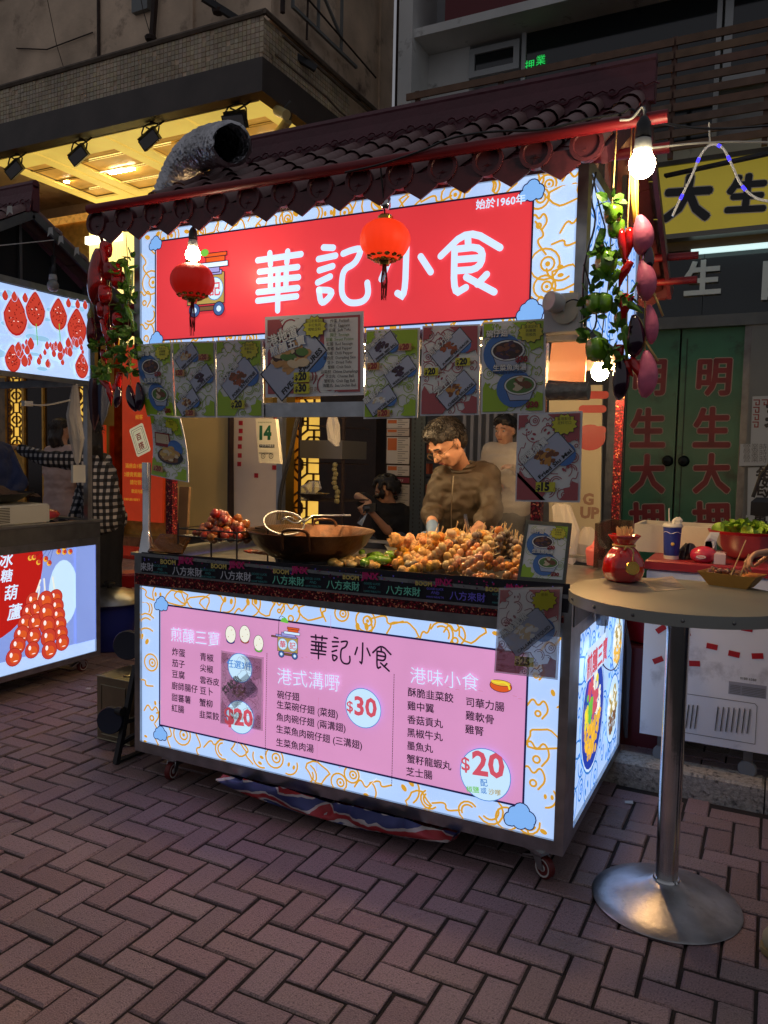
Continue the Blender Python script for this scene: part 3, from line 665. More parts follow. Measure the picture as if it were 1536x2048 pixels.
def berries(x0, y0, x1, y1, n, r):
    a, b = V(L5(x0,y0)), V(L5(x1,y1)); d = (a-b).normalized()
    c.line([tuple(a+d*.14), tuple(a)], .011, E_CREAM)
    for i in range(n):
        p = a+(b-a)*(i/(n-1)); c.disc(p.x, p.y, r+.004, E_DBERRY, 18); c.disc(p.x, p.y, r, E_BERRY, 18)
        c.disc(p.x+.006, p.y-.008, r*.6, E_ORED, 14); c.disc(p.x-r*.35, p.y+r*.3, r*.2, E_HI, 8, r*.3); c.disc(p.x+r*.2, p.y-r*.5, r*.3, E_HI, 8, r*.06)
berries(455,470,510,840,6,.052); berries(270,500,110,960,6,.055); berries(300,560,260,900,4,.052); berries(370,490,400,900,5,.058)
for x, y in ((245,145),(275,140),(312,180),(370,155),(398,188),(475,95),(522,98),(570,95),(520,60)):
    q = L5(x, y); c.line([q, L5(x*.6+190, 40)], .003, E_DKB); c.disc(q[0], q[1], .02, E_DBERRY, 12); c.disc(q[0]-.003, q[1]-.002, .017, E_GOLD, 12); c.disc(q[0]+.003, q[1]+.003, .013, E_BERRY, 12)
c.rect(.99,.235,1.162,.903,E_SHEETB)
c.clip = None; sub(c.build('side_print', None), lp)
lp = sheet_part('upper_side_light_panel', planeX(XL), [(.065,2.032,1.118,2.555)], [(0,0)], stl)
c = Canvas(planeX(XL)); 
def L3(x, y): return pX(x/3, 400+y/3, XL)
E_SHD = em('lit berry halo', (196,205,238), 1); E_DOT = em('lit dark red', (120,18,16), 1); E_PB = em('lit water blue', (150,195,225), 1)
def straw(x, y, r, seed, up=0):
    q = L3(x, y); R = random.Random(seed)
    for k, m in ((1.12,E_SHD),(1,E_DRED),(.9,E_BERRY)):
        c.poly([(q[0]+r*k*.8*math.cos(t)*(1-.55*max(0,math.sin(t))), q[1]+r*k*1.2*math.sin(t)) for t in [2*PI*i/20 for i in range(20)]], m)
    if r > .04:
        for i in range(26):
            a = R.uniform(0, 2*PI); d = math.sqrt(R.random())*.75; c.disc(q[0]+r*d*math.cos(a)*.8, q[1]+r*d*math.sin(a), .0045, E_DOT, 6)
            if i < 4: c.disc(q[0]+r*d*math.sin(a)*.6, q[1]+r*d*math.cos(a)*.7, .006, E_HI, 6, .003)
for i in range(60):
    R = random.Random(i); q = (R.uniform(.1,1.1), R.uniform(2.06,2.53)); c.disc(q[0], q[1], R.uniform(.03,.07), R.choice((E_PB,E_BLUE,E_CIR)), 10, R.uniform(.01,.03))
for x, y, r in ((92,690,.105),(210,655,.09),(348,685,.085),(458,760,.10),(72,950,.07),(485,995,.07)): straw(x, y, r, x)
for x in (210,348): q = L3(x, 745); c.line([q, (q[0]+.01, q[1]-.13)], .006, E_GRN)
R = random.Random(9)
for i in range(44):
    t = R.uniform(-1,1); x = 278+t*215; y = 900+60*R.uniform(-1,1)+(1-abs(t))*30; straw(x, y, R.uniform(.014,.032), i)
for x in (20,75,140,400,455,500): straw(x, 570+x*.12, .025, x)
sub(c.build('upper_side_print', None), lp)
# ================================================================ BUILDINGS
PLAST = mat('stained plaster', S(206,182,156), .9, var=.35, vs=1.6, bump=.8, bs=14, dark=S(110,92,78), ds=2.2, dt=.56)
TILEM = mat('mosaic tile', S(178,162,134), .5, rnd=.16, var=.3, vs=2, dark=S(70,58,44), ds=3, dt=.6)
FASC = mat('dark fascia stone', S(70,62,58), .5, var=.3, vs=3)
GOLDW = mat('gold leaf wall', S(206,156,72), .35, .6, var=.35, vs=9, bump=.2, bs=30)
MIRR = mat('mirror strip', (.8,.8,.75), .05, 1)
G_CEIL = mat('onyx ceiling with painted glow', S(210,180,84), .5, emit=S(214,178,72), es=.9, var=.22, vs=1.2)  # emission stands in for light thrown up onto the ceiling
G_CEIL2 = mat('amber ceiling with painted glow', S(190,140,60), .5, emit=S(176,120,36), es=.7, var=.3, vs=2.5)  # coffer light likewise put into the emission
G_ONYX = mat('onyx band with painted glow', S(200,140,60), .5, emit=S(200,128,40), es=.62, var=.45, vs=16)  # band emits in place of light falling on the wall
G_CURT = mat('pleated screen with painted glow', S(240,220,140), .6, emit=S(246,226,120), es=1.15, var=.1, vs=3)  # brightness of the lit screen put into its emission
G_LAT = mat('backlit lattice glass', S(240,190,80), .5, emit=S(250,196,70), es=.85, var=.35, vs=1.6)
G_TUBE = mat('white light strip', (1,1,1), .4, emit=(1.0,.80,.45), es=120)
bld = thing('shop_building', 'old concrete building with mosaic tiled canopy over a glowing golden shop entrance on the left', 'building', (-7,6.8,0))
def bp(name, mb, m, smooth=False, parent=bld): return mb.build(name, m, parent, smooth)
XR = -2.46; YC = 4.4
bp('wall', MB().box(-14,6.8,-.1,XR-.02,7.2,5.5), GOLDW)
m = MB(); m.box(-14,4.62,6.36,XR-.05,7.2,9.5); bp('plaster_wall', m, PLAST)
m = MB(); m.box(-14,YC,5.5,XR,YC+.16,5.86); m.box(XR-.16,YC+.16,5.5,XR,7.2,5.86); bp('fascia', m, FASC)
m = MB(); m.box(-14,YC+.03,5.86,XR-.03,7.2,6.30); bp('canopy_slab', m, PLAST)
m = MB(); m.tube([(-14,YC+.02,6.33),(XR,YC+.02,6.33)], .035, 6); m.tube([(XR+.02,YC,6.33),(XR+.02,7.2,6.33)], .03, 6); m.tube([(XR+.06,YC+.3,6.2),(XR+.06,7.2,6.2)], .018, 6); m.tube([(XR+.1,YC+.1,5.9),(XR+.1,5.6,5.9),(XR+.1,5.9,5.86),(XR+.1,7,5.86)], .012, 6)
bp('ledge', m, mat('grimy pipe', S(96,84,72), .8, var=.3, vs=8), True)
t = MB(); R = random.Random(2)
for i in range(92):
    for k in range(8):
        x = -7.6+i*.0565; z = 5.868+k*.0545
        if x+.05 > XR: continue
        if R.random() < .03: continue
        t.box(x, YC+.022-R.uniform(0,.003), z, x+.0495, YC+.03, z+.0475)
for i in range(34):
    for k in range(8):
        y = YC+.05+i*.0565; z = 5.868+k*.0545; t.box(XR-.03, y, z, XR-.022+R.uniform(0,.003), y+.0495, z+.0475)
stuff(bp('mosaic_tiles', t, TILEM))
# ribs, drips and brackets on the plaster
m = MB(); m.box(-3.62,4.585,6.36,-3.585,4.62,9.3); bp('rib', m, PLAST)
DKM = mat('rusty iron', S(52,38,32), .8, var=.4, vs=12)
for a, b, w_ in (((318,0),(302,95),.05),):
    p, q = U(312,-30,'Y',4.55), U(303,95,'Y',4.55); bp('drain_pipe', MB().bar(p, q, .055), DKM)
p, q = U(400,-15,'Y',4.2), U(610,145,'Y',4.2); 
br = MB(); a = V((-3.35,4.1,6.95)); br.bar(U(405,-5,'Y',4.35), V((XR+.12,5.3,6.1)), .05, .07); bp('steel_strut', br, mat('dark strut', (.02,.02,.022), .6))
m = MB(); 
for i in range(3): m.bar((XR+.05,4.9+i*.55,6.6),(XR+.05,4.9+i*.55,7.6),.03)
m.bar((XR+.05,4.9,7.5),(XR+.05,6.0,6.8),.03); m.bar((XR+.05,4.9,6.62),(XR+.05,6.4,6.62),.035); bp('bracket_frame', m, mat('grey paint steel', S(120,124,124), .6, .3))
for (x, z, n_) in ((-4.15,6.42,1),(-5.6,6.33,2),(-3.15,6.5,3)):
    m = MB(); m.lathe([(.0,0),(.06,.01),(.07,.05),(.045,.07),(0,.075)], (x,4.5,z), 8); m.tube([(x,4.5,z+.07),(x-.07,4.45,z+.35),(x-.17,4.4,z+.9)], .006, 4); bp('wire_bracket', m, DKM, True)
# soffit
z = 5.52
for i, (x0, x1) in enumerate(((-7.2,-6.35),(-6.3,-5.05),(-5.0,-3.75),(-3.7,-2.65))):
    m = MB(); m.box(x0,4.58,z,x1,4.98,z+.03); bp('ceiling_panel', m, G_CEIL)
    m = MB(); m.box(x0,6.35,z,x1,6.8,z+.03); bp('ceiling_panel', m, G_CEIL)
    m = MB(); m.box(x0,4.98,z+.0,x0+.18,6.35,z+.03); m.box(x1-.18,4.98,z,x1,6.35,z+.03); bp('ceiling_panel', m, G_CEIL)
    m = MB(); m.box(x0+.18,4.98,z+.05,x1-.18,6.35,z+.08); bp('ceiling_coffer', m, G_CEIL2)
    for k in range(3):
        y = 5.12+k*.42; m = MB(); m.box(x0+.2,y,z+.012,x1-.2,y+.03,z+.03); m.box(x0+.2,y+.07,z+.018,x1-.2,y+.085,z+.03); bp('chrome_trim', m, MIRR)
    m = MB(); m.box(x0+.3,5.62,z+.01,x1-.5,5.68,z+.03); bp('light_strip', m, G_TUBE)
m = MB(); m.box(-2.64,4.58,5.52,-2.62,6.8,5.55); m.box(-14,4.57,5.495,-2.63,4.585,5.52); bp('trim', m, mat('pale gold trim', S(230,215,150), .4))
bp('ceiling_edge', MB().box(-2.66,4.58,5.56,-2.62,6.8,5.6), GOLDW)
# facade pieces
def fY(px, py, y=6.8): return pY(px, py, y)
zb = fY(240,430)[1]; bp('onyx_band', MB().box(-9.5,6.74,zb,-2.7,6.8,5.5), G_ONYX)
x0 = fY(183,500)[0]; x1 = fY(345,500)[0]; z0 = 3.3
for i in range(7):
    a = x0+(x1-x0)*i/7; m = MB()
    for k in range(6): m.tube([(a+(x1-x0)/7*(k+.5)/6,6.76,z0),(a+(x1-x0)/7*(k+.5)/6,6.76,zb)], (x1-x0)/7/12*.98, 6)
    bp('pleated_screen', m, G_CURT, True)
q = fY(218,482); bp('light_strip', MB().box(q[0]-.35,6.62,q[1]-.06,q[0]+.4,6.70,q[1]+.06), mat('soft tube', (1,1,1), .4, emit=(1.0,.9,.6), es=3))
LATB = mat('bronze lattice', S(74,44,18), .4, .6)
def lattice(pxa, pxb, pya, pyb, bld=bld):
    x0, z1 = fY(pxa, pya); x1, z0 = fY(pxb, pyb)
    b = bp('lattice_window', MB().box(x0,6.74,z0,x1,6.78,z1), G_LAT)
    m = MB(); w_ = x1-x0; n = max(1, round((z1-z0)/(w_*1.0))); h = (z1-z0)/n; y = 6.71; t = w_*.045
    def B(a, b_): m.bar((x0+a[0]*w_,y,z0+a[1]*h),(x0+b_[0]*w_,y,z0+b_[1]*h), t, .03, up=(0,1,0))
    for k in range(n):
        o_ = k
        for a, b_ in (((.3,.3),(.7,.3)),((.7,.3),(.7,.7)),((.7,.7),(.3,.7)),((.3,.7),(.3,.3)),((0,.12),(.3,.3)),((1,.12),(.7,.3)),((0,.88),(.3,.7)),((1,.88),(.7,.7)),((.5,0),(.5,.3)),((.5,.7),(.5,1)),((0,.5),(.3,.5)),((.7,.5),(1,.5)),((.2,0),(.35,.14)),((.8,0),(.65,.14)),((.35,.14),(.65,.14)),((.2,1),(.35,.86)),((.8,1),(.65,.86)),((.35,.86),(.65,.86)),((0,.3),(.15,.42)),((.15,.42),(.15,.58)),((.15,.58),(0,.7)),((1,.3),(.85,.42)),((.85,.42),(.85,.58)),((.85,.58),(1,.7))):
            B((a[0],a[1]+o_), (b_[0],b_[1]+o_))
    m.box(x0-.03,y-.02,z0,x0+.01,y+.03,z1); m.box(x1-.01,y-.02,z0,x1+.03,y+.03,z1)
    sub(m.build('lattice_bars', LATB), b)
lattice(24,58,600,888); lattice(164,204,600,985); lattice(604,664,800,1062)
x0 = fY(62,900)[0]; x1 = fY(158,900)[0]; bp('dark_doorway', MB().box(x0,6.70,0,x1,6.73,3.6), mat('dark bronze glass', (.02,.012,.008), .15, .3))
bp('door_frame', MB().box(x0-.06,6.66,0,x0,6.73,3.6), GOLDW); bp('door_frame', MB().box(x0+.45,6.66,0,x0+.49,6.73,3.6), GOLDW)
MARB = mat('veined marble', S(120,96,62), .3, var=.5, vs=5, dark=S(50,36,20), ds=6, dt=.55)
x0, z1 = fY(-60,760); x1, z0 = fY(22,1000); bp('marble_panel', MB().box(x0,6.7,z0-1,x1,6.74,z1), MARB)
x0 = fY(205,900)[0]; x1 = fY(245,900)[0]; m = MB(); m.box(x0,6.6,0,x0+.12,6.8,3.4); m.box(x0+.16,6.62,0,x1,6.8,3.4); bp('brass_pilaster', m, mat('polished brass', S(150,105,40), .18, 1, var=.4, vs=3))
x0 = fY(665,900)[0]; x1 = fY(775,900)[0]; bp('dark_pillar', MB().box(x0,6.45,0,x1,6.8,4.2), mat('dark wood pillar', S(44,30,22), .5, var=.4, vs=6))
x0 = fY(560,900)[0]; x1 = fY(604,900)[0]; bp('brass_pilaster', MB().box(x0,6.6,0,x1,6.8,3.4), _m['polished brass'])
bp('plinth', MB().box(-9.8,6.5,0,-2.7,6.79,.2), MARB)
# red posters at the entrance
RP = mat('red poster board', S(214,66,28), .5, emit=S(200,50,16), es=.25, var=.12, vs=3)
def board(name, pts, y, th, m, label, cat, group=None):
    p = [V((a[0], y, a[1])) for a in pts]; b = [V((v.x, y+th, v.z)) for v in p]
    mb = MB().add(p+b, [(0,1,2,3),(7,6,5,4),(0,4,5,1),(1,5,6,2),(2,6,7,3),(3,7,4,0)]); return tag(mb.build(name, m), label, cat, group)
pb = board('poster_board', [fY(244,690,6.5), fY(330,690,6.5), fY(324,1046,6.5), fY(245,1040,6.5)], 6.5, .05, RP, 'tall red poster board with a white mahjong tile and rows of gold writing', 'poster board')
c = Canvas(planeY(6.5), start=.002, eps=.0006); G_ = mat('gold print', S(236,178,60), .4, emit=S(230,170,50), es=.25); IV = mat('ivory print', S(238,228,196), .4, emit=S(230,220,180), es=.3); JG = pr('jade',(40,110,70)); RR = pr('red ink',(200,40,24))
q = V(fY(280,880,6.5)); a = -.33; e = V((math.cos(-a), math.sin(-a))); e = V((math.cos(.38), math.sin(.38))); n_ = V((-e.y, e.x))
def rr(w_, h, m): c.poly([tuple(q+e*sx*w_+n_*sy*h) for sx, sy in ((-.85,-1),(.85,-1),(1,-.9),(1,.9),(.85,1),(-.85,1),(-1,.9),(-1,-.9))], m)
rr(.155,.235,IV); rr(.125,.20,JG); rr(.118,.193,IV); rr(.095,.165,JG); rr(.09,.16,IV)
c.text('百', *(q+n_*.01-e*.055), .12, RR, ang=.38, bold=.02); c.text('搭', *(q-n_*.14-e*.055), .12, RR, ang=.38, bold=.02)
for t, x, y, s_ in (('小心',262,815,.13),('候客',272,838,.10),('滿座由1樓入',252,935,.10),('2樓貴賓廳請由',250,952,.10),('請勿背靠',262,968,.10),('歡迎光臨',265,985,.08),('安南大廈27號地下',250,1000,.055)):
    p_ = fY(x, y, 6.5); c.text(t, p_[0], p_[1], s_*.8, G_, bold=.02)
sub(c.build('poster_print'), pb)
pb = board('poster_board', [fY(190,850,6.45), fY(209,850,6.45), fY(210,1000,6.45), fY(190,1000,6.45)], 6.45, .04, RP, 'narrow red poster board with yellow swirl behind the woman in the checked shirt', 'poster board')
for i, (pts, r_) in enumerate((([(-5.1,4.60,6.4),(-5.1,4.60,9.4)],.02),([(-7.0,4.6,7.6),(-4.6,4.6,7.75),(-3.7,4.6,7.72)],.012),([(-6.6,4.6,6.9),(-6.0,4.58,6.75),(-5.2,4.6,6.8)],.008),([(-2.41,4.7,6.45),(-2.41,4.7,9.2)],.03),([(-2.41,5.2,6.4),(-2.41,5.25,7.9),(-2.38,6.4,8.0)],.015),([(-2.40,4.6,6.9),(-2.38,6.9,6.7)],.012))):
    m = MB(); m.tube(pts, r_, 6); bp('conduit', m, DKM, True)
m = MB(); m.box(-4.5,4.55,6.85,-4.25,4.62,7.1); bp('junction_box', m, mat('grey paint steel', S(120,124,124), .6, .3))
# ---- alley behind
al = structure(MB().box(-3.2,9.5,-.1,-.6,9.7,10).build('alley_wall', mat('dark alley concrete', S(60,58,56), .9, var=.4, vs=1.5)))
al = structure(MB().box(-14,7.21,5.2,-2.48,7.6,9.6).build('rear_wall', PLAST))
for i, (x, y, r_, z0) in enumerate(((-2.0,7.6,.05,3),(-1.8,7.9,.07,3),(-2.25,7.3,.035,4.5))):
    tag(MB().tube([(x,y,z0),(x,y,9.4)], r_, 10).build('drain_pipe', DKM, smooth=True), ('thick dark vertical pipe in the dark gap between the two buildings','black vertical pipe furthest back in the gap between the buildings','thin rusty pipe beside the corner of the concrete building')[i], 'pipe')
# ---- right building
WH = mat('white wall tile', S(205,206,202), .7, var=.15, vs=2, dark=S(100,98,92), ds=4, dt=.6)
rb_ = thing('corner_building', 'white tiled upper building with aluminium windows above the pawn shop', 'building', (3,6.2,0))
def rp(name, mb, m, smooth=False): return mb.build(name, m, rb_, smooth)
rp('column', MB().box(-1.56,5.9,-.1,-1.38,7.5,9.5), WH)
rp('wall', MB().box(-1.38,6.62,4.6,9,6.9,9.5), mat('grey painted wall', S(172,174,176), .8, var=.15, vs=2))
zt = pY(900,45,6.0)[1]; rp('ledge', MB().box(-1.38,5.95,zt-.1,9,6.62,zt), WH)
rp('red_band', MB().box(-1.0,5.98,zt+.0,9,6.6,zt+1.2), mat('dark red enamel', S(96,16,26), .5))
x0, z0 = pY(938,158,6.4); x1, z1 = pY(1040,78,6.4)
WF = mat('white aluminium', S(176,180,180), .4); GLS = mat('dark window glass', (.006,.010,.012), .08, spec=.8)
def window(x0, z0, x1, z1, y, t=.07, n=1, name='window'):
    f = rp(name, MB().box(x0+t,y+.03,z0+t,x1-t,y+.04,z1-t), GLS)
    m = MB(); m.box(x0,y,z0,x1,y+.07,z0+t); m.box(x0,y,z1-t,x1,y+.07,z1); m.box(x0,y,z0+t,x0+t,y+.07,z1-t); m.box(x1-t,y,z0+t,x1,y+.07,z1-t)
    sub(m.build('window_frame', WF), f); return f
rp('wall', MB().box(-1.38,6.4,4.6,x0,6.62,z1+.05), WH)
window(x0+.0, z0, x1, z1, 6.38, .07)
xw = pY(1445,20,6.38)[0]
window(x1+.03, z0-1.2, xw, z1+.25, 6.38, .05); window(xw+.03, z0-.6, xw+1.6, z1+.9, 6.36, .08)
rp('wall', MB().box(x0,6.4,4.2,9,6.5,z0-1.2), WH)
# green reflection of a neon sign in the glass, painted as glowing letters
c = Canvas(planeY(6.36), start=.002); q = pY(1050,140,6.36)
NG = mat('green neon', S(30,220,90), .4, emit=S(30,220,90), es=.8)
for i, (dx_, dz) in enumerate(((0,0),(.13,.03),(0,-.26),(.13,-.22))): c.text('押業'[i % 2], q[0]+dx_, q[1]+dz, .12, NG)
o = c.build('neon_reflection'); tag(o, 'small green neon letters glowing in the dark window behind the roof', 'neon sign')
# ---- slatted balcony fence
SL = mat('brown weathered slat', S(112,88,72), .75, rnd=.12, var=.25, vs=8)
fen = thing('slatted_fence', 'brown horizontal slat screen along the balcony above the yellow sign', 'fence', (2,5.6,4.7))
zt = pY(1313,90,5.6)[1]; zb_ = pY(1400,285,5.6)[1]; n = 9
for k in range(n):
    z = zt-(zt-zb_)*(k+.0)/(n-1)
    for x0, x1 in ((-1.3,1.62),(1.64,4.6)):
        me = MB().box(x0,5.6,z-.037,x1,5.625,z+.037); me.build('slat', SL, fen)
for x in (-1.2,-.2,.8,1.6,2.45,3.4): MB().box(x,5.63,zb_-.1,x+.05,5.68,zt+.06).build('fence_post', SL, fen)
# ---- pawn shop front
pw = thing('pawn_shop', 'pawn shop front with green double doors, red painted characters and dark glass header', 'shop', (1.8,6.2,0))
def wp(name, mb, m, smooth=False, parent=pw): return mb.build(name, m, parent, smooth)
YP = 6.2
def g(px, py, y=YP): return pY(px, py, y)
GRN = mat('hazy green door paint', S(44,112,80), .38, var=.22, vs=2.5, bump=.1, bs=10, dark=S(16,58,40), ds=3, dt=.55)  # green paint lightened to carry the steam haze before the doors
dx0 = g(1240,900)[0]; dxm = g(1352,900)[0]; dx1 = g(1478,900)[0]; dz1 = g(1360,660)[1]
wp('wall', MB().box(-1.38,6.32,-.1,9,6.6,4.7), mat('shop wall', S(90,88,84), .7, var=.2, vs=2))
for a, b in ((dx0, dxm-.01), (dxm+.01, dx1)):
    d_ = wp('door', MB().box(a,YP-.02,.3,b,YP+.05,dz1), GRN); m = MB()
    sub(MB().box(a+.05,YP-.028,.6,a+.06,YP-.02,dz1-.1).build('door_seam', mat('seam', S(14,50,36), .6)), d_)
    kx = g(1336 if a == dx0 else 1368, 922)[0]; m.lathe([(.055,0),(.06,.01),(.04,.03),(.045,.05),(.04,.07),(0,.078)], (kx,YP-.02,g(1350,922)[1]), 14, (0,-1,0)); sub(m.build('door_knob', mat('dark knob', S(30,34,34), .3, .8), smooth=True), d_)
for px in (1318, 1434):
    pass
R1 = mat('faded red paint', S(128,26,34), .5, var=.3, vs=6); WO = mat('pale outline paint', S(178,160,142), .6)
for px0, px1 in ((1262,1328),(1388,1458)):
    for t, py in (('明',790),('生',893),('大',985),('押',1080)):
        c = Canvas(planeY(YP-.021), start=.001, eps=.0004); a, b = g(px0+(6 if t == '明' else 0), py), g(px1, py); c.tfit(t, a, b, WO, .075, h=(b[0]-a[0])*1.18); c.tfit(t, a, b, R1, .042, h=(b[0]-a[0])*1.18); c.build('painted_character', pw)
xa = g(1215,900)[0]; wp('jamb', MB().box(xa,YP-.08,.1,dx0,YP+.1,dz1), STEELD); wp('jamb', MB().box(dx1,YP-.08,.1,dx1+.14,YP+.1,dz1), STEELD)
zl = g(1400,635)[1]; wp('lintel', MB().box(xa,YP-.12,dz1,4.2,YP+.1,zl), mat('grey steel', S(92,96,96), .35, .7, var=.2, vs=5))
zg = g(1440,505)[1]; GH = mat('dark header glass', S(36,44,46), .12, .2, var=.2, vs=2, spec=.8)
for a, b in ((xa,1.95),(1.955,2.6),(2.605,4.2)): wp('header_glass', MB().box(a,YP-.05,zl,b,YP,zg), GH)
wp('header_tube', MB().box(g(1385,505)[0],YP-.16,zg-.03,4.2,YP-.12,zg+.02), mat('cool tube light', (.8,1,1), .4, emit=S(200,232,232), es=1.1))
wp('header_beam', MB().box(xa,YP-.14,zg+.02,4.2,YP,g(1440,455)[1]), mat('brown beam', S(100,88,74), .6, .2, var=.2, vs=3))
m = MB()
def glyph3(t, px0, px1, py, y, th, mt, bold, parent, name='letter'):
    a, b = g(px0, py, y), g(px1, py, y); vs, fs, x0, y0, x1, y1 = text2d(t, bold); k = (b[0]-a[0])/(x1-x0); mb = MB()
    P = [(a[0]+(vx-x0)*k, y, a[1]+(vy-y0)*k) for vx, vy in vs]; n = len(P); P2 = [(x, y+th, z) for x, y, z in P]
    ed = {}
    for f in fs:
        for i in range(len(f)):
            e = (f[i], f[(i+1) % len(f)]); ed[e] = 1
    side = [(e[0], e[1], e[1]+n, e[0]+n) for e in ed if (e[1], e[0]) not in ed]
    mb.add(P+P2, [tuple(f) for f in fs]+[tuple(i+n for i in reversed(f)) for f in fs]+side); return mb.build(name, mt, parent)
SIL = mat('silver letter', S(200,210,205), .35, .5)
glyph3('生', 1366, 1441, 592, YP-.1, .03, SIL, .03, pw); glyph3('日', 1522, 1590, 600, YP-.1, .03, SIL, .03, pw)
# yellow sign
yx0 = g(1250,400,5.85)[0]; a = g(1440,318,5.85)[1]; b = g(1440,458,5.85)[1]
ys = thing('shop_sign', 'long yellow pawn shop sign with big black characters under the slat screen', 'sign', (2.2,5.85,4.3))
MB().box(yx0,5.86,b,4.6,5.98,a).build('sign_box', mat('yellow sign sheet', S(176,158,52), .35, emit=S(170,150,34), es=.36, var=.1, vs=1.5), ys)
m = MB(); m.box(yx0,5.84,b-.05,4.6,5.99,b-.001); m.box(yx0,5.84,a+.001,4.6,5.99,a+.05); m.build('sign_edge', mat('alu edge', S(110,110,104), .4, .6), ys)
c = Canvas(planeY(5.86), start=.002, eps=.0005); BI = pr('black ink',(16,16,18)); WI = pr('white ink',(215,210,190))
for t, p0, p1, py in (('大',1326,1416,442),('生',1452,1528,424)):
    c.tfit(t, g(p0, py, 5.86), g(p1, py-4, 5.86), WI, .085); c.tfit(t, g(p0, py, 5.86), g(p1, py-4, 5.86), BI, .055)
c.build('sign_lettering', ys)
# poster column right of the doors
x0 = g(1492,900)[0]; wp('side_wall', MB().box(x0,YP-.1,.1,4.4,YP+.1,dz1), mat('pale panel', S(120,124,120), .6, var=.1, vs=3))
def notice(pts, y, label, deco):
    o = board('notice', [pY(*p, y) for p in pts], y, .006, mat('notice paper', S(186,190,186), .6), label, 'notice')
    c = Canvas(planeY(y), start=.001, eps=.0003); deco(c, y); sub(c.build('notice_print'), o)
FR = pr('fret red',(140,50,44)); BK = pr('ink',(30,30,32)); GY = pr('grey ink',(120,122,120))
def d1(c, y):
    x, z = pY(1508,800,y)
    for k in range(8):
        for (dx_, dz) in ((k*.075,0),(0,-k*.075)):
            if k < 4 or dx_: c.line([(x+dx_, z+dz),(x+dx_+.05, z+dz),(x+dx_+.05, z+dz-.05),(x+dx_+.02, z+dz-.05),(x+dx_+.02, z+dz-.025)], .012, FR)
    q = pY(1530,850,y); c.text('業', q[0], q[1], .3, BK, bold=.04)
notice([(1505,793),(1620,788),(1618,915),(1500,915)], YP-.12, 'white notice with a red fretwork corner right of the green doors', d1)
def d2(c, y):
    for k in range(3):
        q = pY(1486,899+k*12,y); c.text('營業時間上午九時', q[0], q[1], .075, GY)
notice([(1481,888),(1600,886),(1600,930),(1478,932)], YP-.16, 'small white notice with grey rows of writing taped below the fretwork notice', d2)
def d3(c, y):
    for t, px, py, s_ in (('每次',1512,960,.16),('如有',1522,975,.14),('Every',1514,990,.13),('You',1520,1003,.12)): q = pY(px, py, y); c.text(t, q[0], q[1], s_, BK, bold=.03)
notice([(1496,935),(1620,932),(1620,1050),(1494,1050)], YP-.14, 'white notice in bold black English and Chinese at the right edge', d3)
def d4(c, y): q = pY(1507,1044,y); c.text('電話', q[0], q[1], .14, BK, bold=.03)
notice([(1492,1030),(1560,1034),(1560,1052),(1492,1052)], YP-.2, 'small white card reading telephone in Chinese below the black speaker', d4)
# ================================================================ POSTERS ON THE STALL
GB, GBL = pr('lime',(158,196,44)), pr('pale lime',(196,206,120)); PK = pr('brick pink',(172,84,88)); PW = pr('off white',(226,230,226)); PDK = pr('outline',(30,30,44))
PBL = pr('print blue',(70,120,190)); PBR = pr('food brown',(120,72,40)); PBD = pr('food dark',(62,38,28)); PTN = pr('food tan',(196,150,90)); PCR = pr('food cream',(214,196,160)); PRD = pr('price red',(140,24,30)); PYL = pr('price yellow',(206,204,50)); PGN = pr('food green',(90,130,60)); PMG = pr('line maroon',(160,60,74)); PPB = pr('plate blue grey',(176,186,206)); PLM = pr('lime line',(150,180,60)); PIN = pr('black ink',(16,16,18))
FOODS = {'dark': [PBD, pr('aubergine print',(66,44,70))], 'tan': [PTN, PCR, PBR], 'sausage': [pr('sausage',(160,84,46)), PBR], 'golden': [pr('golden',(196,140,60)), PBR], 'cream': [PCR, PW], 'mixed': [PCR, PTN, PGN, PBD]}
MIX = []
